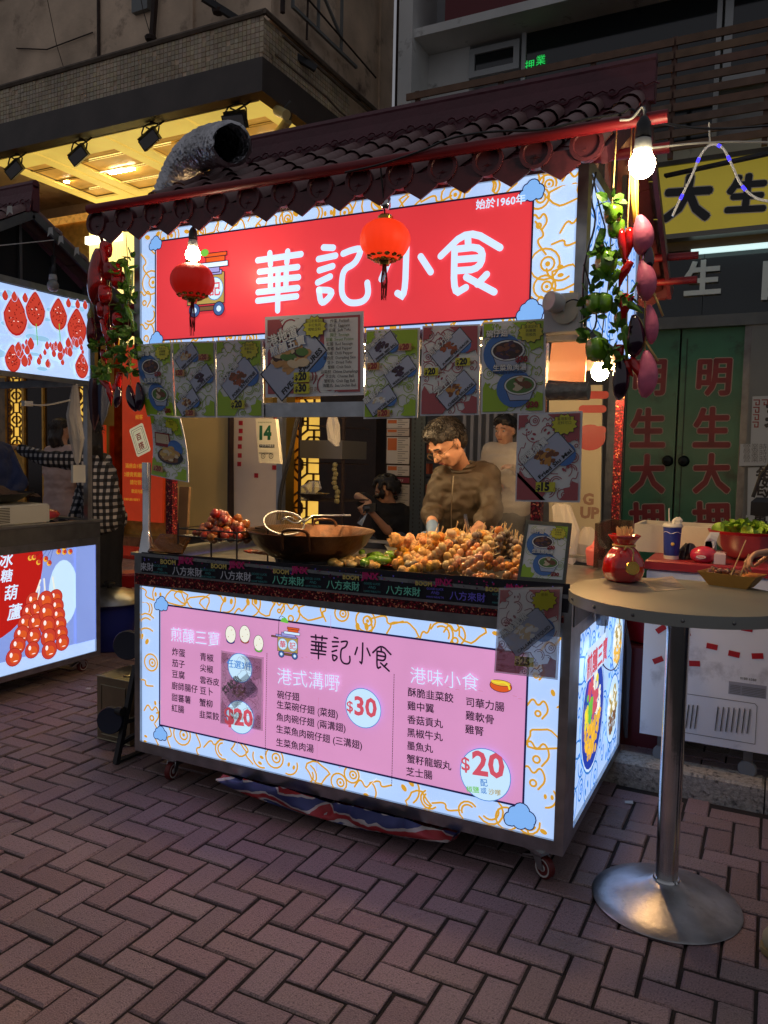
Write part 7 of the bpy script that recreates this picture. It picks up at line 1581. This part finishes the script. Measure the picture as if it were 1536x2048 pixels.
def head(mb, c, f, up=(0,0,1), k=1.0):
    f, s_, u_ = frame(f, V(up)); q = Matrix((s_, f, u_)).transposed().to_quaternion()
    def P(x, y, z): return V(c)+(s_*x+f*y+u_*z)*k
    def E(x, y, z, a, b, d): mb.ell(P(x,y,z), (a*k,b*k,d*k), 16, 12, q)
    E(0,-.012,.03,.076,.092,.088); E(0,.012,-.03,.062,.074,.082); E(0,.032,-.075,.036,.040,.032)      # skull, face, chin
    mb.cap(P(-.03,-.01,-.06), .03*k, P(-.018,.045,-.082), .022*k); mb.cap(P(.03,-.01,-.06), .03*k, P(.018,.045,-.082), .022*k)
    mb.cap(P(0,.083,.008), .009*k, P(0,.103,-.026), .013*k); mb.cap(P(-.009,.090,-.030), .008*k, P(.009,.090,-.030), .008*k)   # nose
    mb.cap(P(-.042,.070,.026), .010*k, P(-.012,.080,.026), .010*k); mb.cap(P(.042,.070,.026), .010*k, P(.012,.080,.026), .010*k)  # brow
    E(-.038,.062,-.022,.02,.016,.018); E(.038,.062,-.022,.02,.016,.018)      # cheeks
    mb.cap(P(-.016,.080,-.052), .0065*k, P(.016,.080,-.052), .0065*k); mb.cap(P(-.013,.078,-.061), .007*k, P(.013,.078,-.061), .007*k)
    for sx in (-1,1): E(sx*.078,-.008,-.004,.010,.018,.030)
    return P, q
def face(P, q, parent, k=1.0, closed=False, skin=SKIN):
    for sx in (-1,1):
        m = MB(); m.ell(P(sx*.030,.072,.008), (.0125*k,.009*k,(.004 if closed else .007)*k), 12, 8, q); sub_e = m.build('eye', mat('eye white', S(200,195,188), .3) if not closed else mat('eyelid', S(90,56,44), .5), parent, True)
        if not closed: m = MB(); m.ell(P(sx*.030,.080,.008), (.005*k,.003*k,.005*k), 10, 6, q); m.build('pupil', BLACK, parent, True)
        m = MB(); m.cap(P(sx*.044,.076,.030), .003*k, P(sx*.016,.088,.034), .0035*k, 8); m.build('eyebrow', HAIR, parent, True)
    m = MB(); m.cap(P(-.017,.086,-.056), .0035*k, P(.017,.086,-.056), .0035*k, 8); m.build('lips', mat('lips', S(150,84,76), .45), parent, True)
def hand(mb, w_, d, n, side, k=1.0, curl=.5, spread=.12, thumb=1):
    """wrist, finger direction, palm normal; side +1 puts the thumb on the right of d seen against n"""
    d = V(d).normalized(); n = V(n); n = (n-d*n.dot(d)).normalized(); s_ = d.cross(n).normalized()*side; w_ = V(w_)
    for o_ in (-.026,-.009,.009,.026): mb.cap(w_+s_*o_*.7*k+d*.012*k, .013*k, w_+s_*o_*k+d*.085*k, .0115*k, 8)
    tips = []
    for i, (o_, L) in enumerate(((.029,.072),(.010,.082),(-.010,.076),(-.028,.060))):
        p = w_+s_*o_*k+d*.088*k; ang = 0; dd = d+s_*(o_/.03)*spread
        for seg_, (fr, r0, r1) in enumerate(((.45,.0092,.0082),(.32,.0082,.0072),(.23,.0072,.006))):
            ang += curl*(1.0+.1*i); v = (dd.normalized()*math.cos(ang)+n*math.sin(ang)); p2 = p+v*L*fr*k; mb.cap(p, r0*k, p2, r1*k, 8); p = p2
        tips.append(p)
    t0 = w_+s_*.024*k+d*.022*k; t1 = t0+(s_*.75+d*.55+n*.35*thumb).normalized()*.042*k; t2 = t1+(s_*.25+d*.85+n*.5*thumb).normalized()*.032*k; t3 = t2+(d*.9+n*.5*thumb-s_*.1).normalized()*.024*k
    mb.cap(t0, .015*k, t1, .0115*k, 8); mb.cap(t1, .0105*k, t2, .0092*k, 8); mb.cap(t2, .0090*k, t3, .007*k, 8); tips.append(t3); return tips
def limb(mb, pts, rr):
    for (a, b), (ra, rb) in zip(zip(pts, pts[1:]), zip(rr, rr[1:])): mb.cap(a, ra, b, rb, 14)
def torso(mb, sl, sr, chest, waist, hl, hr, neck, g=0):
    cs = (V(sl)+V(sr))/2; cw = V(waist); ax = (V(sr)-V(sl)).normalized(); fw = V((0,0,1)).cross(ax)
    w_ = (V(sr)-V(sl)).length/2
    for t, hw, r in ((0,.80,.075),(.25,.72,.10),(.5,.62,.105),(.75,.55,.10),(1,.5,.10)):
        c_ = cs.lerp(cw, t)+V((0,0,-.03*(1-t))); mb.cap(c_-ax*w_*hw, r+g, c_+ax*w_*hw, r+g, 16)
        mb.cap(c_-ax*w_*hw*.5+fw*.0, r+g+.012, c_+ax*w_*hw*.5, r+g+.012, 16)
    for t in (.33,.66,1): c_ = cw.lerp((V(hl)+V(hr))/2, t); mb.cap(c_-ax*(.075+.02*t), .10+.02*t+g, c_+ax*(.075+.02*t), .10+.02*t+g, 16)
    mb.cap(cs, .06+g, V(neck), .052+g*.3, 14)
    for q in (sl, sr): mb.cap(cs.lerp(V(neck),.35), .055+g, V(q), .062+g, 14)
def person(label, J, skin=SKIN, voxel=.009, top=None, sleeve=1, legs=None, hair=HAIR, face_on=True, closed=False, group=None, shirt_name='shirt', fold=.008, hands=None, base=None, k=1.0, long_hair=0, curly=False, bump_amp=0):
    b = base or V(((J['hl'].x+J['hr'].x)/2, (J['hl'].y+J['hr'].y)/2, 0)); t = thing('person', label, 'person', b, group)
    mb = MB(); P, q = head(mb, J['head'], J['face'], k=k)
    mb.cap(J['neck'], .056, V(J['head'])-frame(J['face'])[0]*.015-frame(J['face'])[2]*.055, .050, 14)
    torso(mb, J['sl'], J['sr'], None, J['waist'], J['hl'], J['hr'], J['neck'], -.008)
    for s_ in 'lr':
        limb(mb, [J['s'+s_], J['e'+s_], J['w'+s_]], [.052,.040,.027])
        hd = (hands or {}).get(s_, {}); d = V(hd.get('d', J['w'+s_]-J['e'+s_])); hand(mb, J['w'+s_], d, hd.get('n', V((0,0,-1)) if abs(d.normalized().z) < .8 else V((0,-1,0))), hd.get('side', 1 if s_ == 'l' else -1), hd.get('k',1.0), hd.get('curl',.35))
        limb(mb, [J['h'+s_], J['k'+s_], J['a'+s_]], [.085,.058,.04]); f_ = V((J['face'][0], J['face'][1], 0)).normalized(); mb.cap(J['a'+s_]-f_*.03+V((0,0,-.03)), .034, J['a'+s_]+f_*.13+V((0,0,-.045)), .028, 10)
    body = remesh(mb, 'body', skin, voxel, t, 4)
    if face_on: face(P, q, t, k, closed)
    # hair
    mb = MB(); f_, s_, u_ = frame(J['face'])
    if curly:
        R = random.Random(4)
        for i in range(120):
            v = V((R.uniform(-1,1),R.uniform(-1,.55),R.uniform(-.35,1))).normalized(); mb.ell(P(v.x*.118,v.y*.125-.02,v.z*.12+.035), (.024,.024,.024), 6, 5)
        remesh(mb, 'hair', hair, .012, t, 1)
    else:
        mb.ell(P(0,-.028,.045), (.084*k,.092*k,.086*k), 20, 14, q); mb.ell(P(0,.020,.088), (.066*k,.058*k,.036*k), 16, 10, q); mb.ell(P(0,-.06,-.01), (.072*k,.055*k,.07*k), 16, 10, q)
        R = random.Random(6)
        for i in range(90):
            a = R.uniform(-1.1,1.1); st_ = P(math.sin(a)*.07, .02+.03*math.cos(a)*1.2+R.uniform(-.1,.02), .105-.02*abs(a)); en = P(math.sin(a)*.088, .062*math.cos(a)+.018+R.uniform(-.03,.0), .060+R.uniform(-.012,.018)); mb.cap(st_, .010*k, en, .004*k, 6)
        if long_hair:
            for i in range(30):
                a = R.uniform(-1.2,1.2); st_ = P(math.sin(a)*.07,-.07*math.cos(a),0); en = st_+V((R.uniform(-.03,.03), R.uniform(-.02,.02), -long_hair*R.uniform(.8,1))); mid = st_.lerp(en,.5)-f_*.03; mb.cap(st_, .028, mid, .024, 8); mb.cap(mid, .024, en, .010, 8)
        h = remesh(mb, 'hair', hair, .0065 if voxel < .008 else .009, t, 1)
        ms = MB(); R = random.Random(16)
        for i in range(420):
            v = V((R.uniform(-1,1), R.uniform(-1,.95), R.uniform(-.25,1))).normalized()
            if v.y > .35 and v.z < .45: continue
            p0 = P(v.x*.084*k, v.y*.096-.02, v.z*.086+.046); o_ = (P(v.x,v.y,v.z)-P(0,0,0)).normalized(); cmb = (f_*.9-u_*.25+s_*v.x*.5) if v.y > -.2 else (-u_*1.0)
            d_ = (o_*R.uniform(.25,.6)+cmb*.8).normalized()*R.uniform(.018,.036); ms.tube([p0, p0+d_*.6+o_*.003, p0+d_-u_*.006], [.0026,.0018,.0005], 3)
        ms.build('hair_strands', hair, t)
    if top:
        mb = MB(); g = .020 if sleeve != 'tee' else .016; torso(mb, J['sl'], J['sr'], None, J['waist'], J['hl'], J['hr'], V(J['neck'])-V((0,0,.035)), g)
        for s_ in 'lr':
            if sleeve == 1: limb(mb, [J['s'+s_], J['e'+s_], V(J['e'+s_]).lerp(J['w'+s_],.92)], [.080,.062,.046])
            elif sleeve == 'push': limb(mb, [J['s'+s_], J['e'+s_], V(J['e'+s_]).lerp(J['w'+s_],.30)], [.078,.062,.060])
            else: limb(mb, [J['s'+s_], V(J['s'+s_]).lerp(J['e'+s_],.7)], [.078,.074])
        o = remesh(mb, shirt_name, top, voxel, t, 4); folds(o, fold, 9, 3); folds(o, fold*.5, 22, 8)
    if legs:
        mb = MB(); mb.cap(V(J['hl']), .115, V(J['hr']), .115, 14)
        for s_ in 'lr': limb(mb, [J['h'+s_], J['k'+s_], J['a'+s_]], [.105,.080,.062])
        o = remesh(mb, 'trousers', legs, .013, t, 3); folds(o, .008, 8, 1)
    if legs: 
        for s_ in 'lr': 
            f2 = V((J['face'][0], J['face'][1], 0)).normalized(); m = MB(); m.cap(J['a'+s_]-f2*.035+V((0,0,-.035)), .044, J['a'+s_]+f2*.14+V((0,0,-.05)), .036, 12); m.v = [(x, y, max(.004, z)) for x, y, z in m.v]; m.build('shoe', mat('dark shoe', S(40,38,40), .6), t, True)
    t['P'] = 0; del t['P']; return t, P, q
def Y_(px, py, y): return U(px, py, 'Y', y)
JACK = mat('olive bomber jacket', S(62,51,36), .6, var=.15, vs=10, bump=.25, bs=18)
J = dict(head=Y_(893,888,1.05), face=V((-.40,-.66,-.68)), neck=Y_(922,938,1.27), sl=Y_(888,958,1.22), sr=Y_(972,950,1.34), waist=Y_(930,1080,1.38), hl=Y_(912,1120,1.42), hr=Y_(958,1120,1.45),
     el=Y_(862,1020,1.16), wl=Y_(866,1066,.98), er=Y_(984,1030,1.18), wr=Y_(936,1078,.93))
for s_ in 'lr': h_ = J['h'+s_]; J['k'+s_] = V((h_.x, h_.y-.03, .5)); J['a'+s_] = V((h_.x, h_.y+.02, .085))
chef, P, q = person('cook in an olive bomber jacket and thin glasses bending over the fried food', J, voxel=.0068, top=JACK, sleeve='push', legs=mat('black trousers', (.015,.015,.018), .8), hair=HAIR, closed=True, shirt_name='jacket', fold=.013, k=1.06,
     hands={'l': dict(d=V((-.25,-.55,-.75)), n=V((.7,-.5,-.1)), side=1, curl=.35), 'r': dict(d=V((-.75,-.55,-.35)), n=V((0,-.3,-1)), side=1, curl=.45)})
m = MB()
for sx in (-1,1): m.tube([P(sx*.032+.024*math.cos(a), .098, -.004+.019*math.sin(a)) for a in [2*PI*i/20 for i in range(20)]], .0013, 5, closed=True); m.tube([P(sx*.056,.098,.0), P(sx*.076,.04,.004), P(sx*.082,-.01,.006)], .0013, 5)
m.tube([P(-.008,.1,0), P(0,.103,.003), P(.008,.1,0)], .0013, 5); m.build('glasses', mat('gold wire', S(220,190,130), .2, 1), chef, True)
m = MB(); zp = [Y_(908,952,1.11), Y_(905,990,1.075), Y_(903,1040,1.10), Y_(906,1085,1.15)]; m.tube([v+V((0,-.008,0)) for v in smooth(zp,1)], .003, 5); m.build('zip', mat('zip', S(130,120,100), .4, .8), chef, True)
m = MB(); cn = V(J['neck']); f_ = V((-.45,-.85,-.2)).normalized()
for i in range(2): m.tube([cn+V((.076*math.cos(a), .072*math.sin(a)-.012, .0+i*.022+.016*math.sin(a))) for a in [2*PI*k/24 for k in range(24)]], .014, 8, closed=True)
m.build('collar', JACK, chef, True)
mb = MB(); hand(mb, J['wl'], V((-.25,-.55,-.75)), V((.7,-.5,-.1)), 1, 1.14, .35); mb.cap(J['wl'].lerp(J['el'],.30), .036, J['wl'], .034, 12); remesh(mb, 'glove', mat('blue vinyl glove', S(120,150,190), .35, coat=.4), .0055, chef, 2)
# crouching photographer
BT = mat('black tee', (.012,.012,.014), .85)
yc = 3.5; J = dict(head=Y_(770,985,yc), face=V((-.75,-.5,-.25)), neck=Y_(782,1012,yc+.05), sl=Y_(757,1022,yc-.08), sr=Y_(808,1022,yc+.12), waist=Y_(790,1080,yc+.1), hl=Y_(775,1112,yc), hr=Y_(812,1112,yc+.1),
     el=Y_(716,993,yc-.12), wl=Y_(738,1005,yc-.28), er=Y_(775,1062,yc-.1), wr=Y_(744,1026,yc-.26), kl=Y_(735,1085,yc-.35), kr=Y_(800,1082,yc-.28))
for s_ in 'lr': kx = J['k'+s_]; J['a'+s_] = V((J['h'+s_].x+.02, J['h'+s_].y-.12, .1))
J['hl'].z = J['hr'].z = max(.3, J['hl'].z-.1)
ph, P, q = person('crouching person with curly black hair and black tee holding up a camera', J, voxel=.010, top=BT, sleeve='tee', legs=mat('grey blue jeans', S(72,78,88), .85), curly=True, hands={'l': dict(d=V((-.1,-.6,-.3)), n=V((0,-.3,-1)), curl=.5), 'r': dict(d=V((-.3,-.5,.5)), n=V((-.3,-.8,0)), curl=.5)})
cmp_ = Y_(740,1016,yc-.34); tcam = thing('camera', 'small dark camera with a grip held by the crouching photographer', 'camera', cmp_); MB().obox(cmp_, V((.05,.02,.01)), V((-.01,.03,0)), V((0,0,.035))).build('camera_body', BLACK, tcam); MB().lathe([(0,0),(.024,0),(.024,.05),(.02,.052),(0,.045)], cmp_+V((0,-.02,0)), 16, (-.6,-.75,-.1)).build('lens', STEELD, tcam, True)
tp_ = one('wrapper', MB().add([Y_(714,1046,yc-.3), Y_(722,1028,yc-.3), Y_(735,1026,yc-.28), Y_(724,1052,yc-.32)], [(0,1,2,3)]), CHROME, 'piece of silver foil held low in front of the photographer', 'foil', smooth=False)
# man in white tee
yw = 3.2; WT = mat('white tee', S(176,166,150), .85, bump=.2, bs=12)
J = dict(head=Y_(1010,862,yw), face=V((-.2,-.95,-.15)), neck=Y_(1012,892,yw+.03), sl=Y_(982,902,yw), sr=Y_(1046,904,yw), waist=Y_(1014,975,yw), hl=Y_(1002,1000,yw), hr=Y_(1028,1000,yw), el=Y_(974,950,yw), wl=Y_(988,965,yw-.25), er=Y_(1052,950,yw), wr=Y_(1026,935,yw-.28))
for s_ in 'lr': h_ = J['h'+s_]; J['k'+s_] = V((h_.x, h_.y, h_.z*.53)); J['a'+s_] = V((h_.x, h_.y+.02, .2))
person('man in a white tee and glasses standing behind the cook', J, voxel=.010, top=WT, sleeve='tee', legs=mat('dark jeans', (.02,.02,.025), .85), shirt_name='white_tee')
# woman in checked shirt
CK = bpy.data.materials.new('gingham shirt'); CK.use_nodes = True; N = CK.node_tree.nodes; L = CK.node_tree.links; b_ = N['Principled BSDF']; b_.inputs['Roughness'].default_value = .85
tc = N.new('ShaderNodeTexCoord'); sp = N.new('ShaderNodeSeparateXYZ'); L.new(tc.outputs['Object'], sp.inputs[0]); outs = []
mpp = N.new('ShaderNodeMath'); mpp.operation = 'MULTIPLY_ADD'; L.new(sp.outputs['X'], mpp.inputs[0]); mpp.inputs[1].default_value = 1.0; yy = N.new('ShaderNodeMath'); yy.operation = 'MULTIPLY'; yy.inputs[1].default_value = .7; L.new(sp.outputs['Y'], yy.inputs[0]); L.new(yy.outputs[0], mpp.inputs[2])
for src in (mpp.outputs[0], sp.outputs['Z']):
    a = N.new('ShaderNodeMath'); a.operation = 'MULTIPLY'; a.inputs[1].default_value = 19; L.new(src, a.inputs[0]); f2 = N.new('ShaderNodeMath'); f2.operation = 'FRACT'; L.new(a.outputs[0], f2.inputs[0]); g2 = N.new('ShaderNodeMath'); g2.operation = 'GREATER_THAN'; g2.inputs[1].default_value = .5; L.new(f2.outputs[0], g2.inputs[0]); outs.append(g2.outputs[0])
ad = N.new('ShaderNodeMath'); ad.operation = 'ADD'; L.new(outs[0], ad.inputs[0]); L.new(outs[1], ad.inputs[1]); dv = N.new('ShaderNodeMath'); dv.operation = 'MULTIPLY'; dv.inputs[1].default_value = .5; L.new(ad.outputs[0], dv.inputs[0])
cr = N.new('ShaderNodeValToRGB'); cr.color_ramp.interpolation = 'CONSTANT'; e = cr.color_ramp.elements; e[0].color = (.012,.012,.014,1); e[1].position = .3; e[1].color = (*S(66,66,72),1); k = e.new(.8); k.color = (*S(205,200,195),1); L.new(dv.outputs[0], cr.inputs[0]); L.new(cr.outputs[0], b_.inputs['Base Color'])
yk = 1.75
J = dict(head=Y_(183,872,yk-.05), face=V((-.55,.80,-.05)), neck=Y_(190,903,yk-.05), sl=Y_(168,922,yk-.15), sr=Y_(203,925,yk+.12), waist=Y_(205,1000,yk), hl=Y_(198,1035,yk), hr=Y_(222,1035,yk+.1), el=Y_(92,918,yk-.25), wl=Y_(40,898,yk-.25), er=Y_(165,985,yk+.15), wr=Y_(146,1040,yk-.1))
for s_ in 'lr': h_ = J['h'+s_]; J['k'+s_] = V((h_.x, h_.y, .5)); J['a'+s_] = V((h_.x+.05, h_.y+.02, .09))
person('woman in a black and white checked shirt leaning left, seen from behind', J, voxel=.010, top=CK, sleeve=1, legs=mat('black trousers', (.015,.015,.018), .8), face_on=False, long_hair=.20, shirt_name='checked_shirt', fold=.010)
yp = 3.0; PT = mat('pale pink top', S(188,160,150), .85)
J = dict(head=Y_(122,862,yp), face=V((.3,.95,0)), neck=Y_(124,888,yp), sl=Y_(103,905,yp), sr=Y_(150,905,yp), waist=Y_(122,985,yp), hl=Y_(112,1020,yp), hr=Y_(136,1020,yp), el=Y_(96,960,yp), wl=Y_(98,1005,yp), er=Y_(158,960,yp), wr=Y_(160,1000,yp))
for s_ in 'lr': h_ = J['h'+s_]; J['k'+s_] = V((h_.x, h_.y, h_.z*.53)); J['a'+s_] = V((h_.x, h_.y+.02, .1))
person('woman in a pale pink top with brown hair standing with her back turned', J, voxel=.012, top=PT, sleeve='tee', legs=mat('dark jeans', (.02,.02,.025), .85), face_on=False, long_hair=.18, hair=HAIRB, shirt_name='pink_top')
# vendor in denim, mostly outside the frame
DN = mat('denim', S(30,44,84), .85, bump=.4, bs=70, var=.15, vs=6); yd = .95
J = dict(head=Y_(-70,850,yd), face=V((.8,-.5,-.3)), neck=Y_(-42,880,yd), sl=Y_(-50,905,yd-.2), sr=Y_(4,905,yd+.15), waist=Y_(-15,1020,yd), hl=Y_(-45,1060,yd), hr=Y_(-5,1060,yd), el=Y_(-60,980,yd-.2), wl=Y_(-20,1020,yd-.3), er=Y_(38,965,yd+.15), wr=Y_(10,1015,yd-.1))
for s_ in 'lr': h_ = J['h'+s_]; J['k'+s_] = V((h_.x, h_.y, .5)); J['a'+s_] = V((h_.x, h_.y, .09))
person('vendor in a dark blue denim shirt at the left stall, cut by the left edge', J, voxel=.012, top=DN, sleeve=1, legs=mat('dark jeans', (.02,.02,.025), .85), face_on=False, shirt_name='denim_shirt')
# customer at the right edge with a hand over the food boat
hw = Y_(1562,1100,.36); hx = V((3.02,.30,0))
J = dict(head=V((3.12,.25,1.62)), face=V((-1,-.1,-.5)), neck=V((3.16,.25,1.47)), sl=V((3.15,.05,1.40)), sr=V((3.15,.45,1.40)), waist=V((3.12,.22,1.08)), hl=V((3.10,.12,.93)), hr=V((3.10,.32,.93)),
     el=V((3.18,-.05,1.12)), wl=V((3.05,-.12,.98)), er=V((3.02,.50,1.16)), wr=hw, kl=V((3.02,.05,.5)), kr=V((3.02,.32,.5)), al=V((2.93,.0,.09)), ar=V((2.95,.32,.09)))
cust, P, q = person('customer at the right edge whose hand holds two bamboo sticks over the paper boat', J, voxel=.0065, top=mat('navy jacket', S(22,26,44), .8), sleeve=1, legs=mat('navy trousers', S(20,22,36), .85), shirt_name='navy_jacket',
     hands={'r': dict(d=V((-.95,-.18,-.22)), n=V((-.25,-.25,-1)), side=-1, curl=.55, k=1.0)})
for ch in list(cust.children):
    if ch.name.startswith('shoe'): bpy.data.objects.remove(ch)
shc = PX(1512,1897,0); SH = mat('beige suede', S(176,168,140), .85)
for dx_, dy_ in ((0,0),(.04,.30)):
    m = MB(); a = V((shc.x+.06+dx_, shc.y-.0+dy_, .045)); m.cap(a, .046, a+V((.15,.02,.015)), .044, 14); m.cap(a+V((.14,.02,.02)), .044, a+V((.17,.03,.06)), .042, 12); m.v = [(x, y, max(.006, z)) for x, y, z in m.v]; so = m.build('shoe', SH, cust, True)
    m = MB(); m.cap(a-V((.002,0,.028)), .050, a+V((.15,.02,-.026)), .046, 14); m.v = [(x, y, min(.024, max(.001, z))) for x, y, z in m.v]; sub(m.build('sole', mat('gum sole', S(150,136,96), .7), smooth=True), so)
for i, (a, b) in enumerate((((1492,1080),(1462,1150)),((1498,1108),(1480,1152)))):
    one('bamboo_stick', MB().tube([Y_(*a,.33), Y_(*b,.33)], .0022, 6), STICK, ('long bamboo stick held by the customer, left one of two over the paper boat','shorter bamboo stick held by the customer, right one of two over the paper boat')[i], 'stick')
# black speaker at right edge
q = U(1525,1010,'Y',3.0)
one('shoulder_bag', MB().bev(q.x-.07,q.y-.04,q.z-.07,q.x+.12,q.y+.04,q.z+.05,.03).tube([q+V((-.06,0,.05)), q+V((-.02,0,.2)), q+V((.06,0,.32))], .012, 6), mat('black leather', (.012,.012,.013), .3), 'black leather bag in front of the notices at the right edge', 'bag')

# soft steam over the hot trays
sm = MB(); sm.ell((1.62,1.02,1.42), (.26,.22,.34), 16, 12); so = sm.build('steam', bpy.data.materials.new('steam')); stuff(so); tag(so, 'soft steam rising from the trays to the right of the cook', 'steam')
mt = so.data.materials[0]; mt.use_nodes = True; N = mt.node_tree.nodes; L = mt.node_tree.links; N.remove(N['Principled BSDF'])
pv = N.new('ShaderNodeVolumePrincipled'); pv.inputs['Color'].default_value = (.9,.9,.9,1); pv.inputs['Anisotropy'].default_value = .2
tc = N.new('ShaderNodeTexCoord'); nz = N.new('ShaderNodeTexNoise'); nz.inputs['Scale'].default_value = 5; nz.inputs['Detail'].default_value = 3; L.new(tc.outputs['Object'], nz.inputs['Vector'])
gp = N.new('ShaderNodeMapping'); gp.inputs['Location'].default_value = (-1.62/.26,-1.02/.22,-1.42/.34); gp.inputs['Scale'].default_value = (1/.26,1/.22,1/.34); L.new(tc.outputs['Object'], gp.inputs['Vector'])
gr = N.new('ShaderNodeTexGradient'); gr.gradient_type = 'SPHERICAL'; L.new(gp.outputs[0], gr.inputs['Vector'])
mr = N.new('ShaderNodeMapRange'); mr.inputs[1].default_value = .42; mr.inputs[2].default_value = .75; mr.inputs[4].default_value = 9; L.new(nz.outputs[0], mr.inputs[0])
mu = N.new('ShaderNodeMath'); mu.operation = 'MULTIPLY'; L.new(mr.outputs[0], mu.inputs[0]); L.new(gr.outputs['Fac'], mu.inputs[1]); L.new(mu.outputs[0], pv.inputs['Density']); L.new(pv.outputs[0], N['Material Output'].inputs['Volume'])
SC.cycles.volume_step_rate = 2; SC.cycles.volume_max_steps = 32
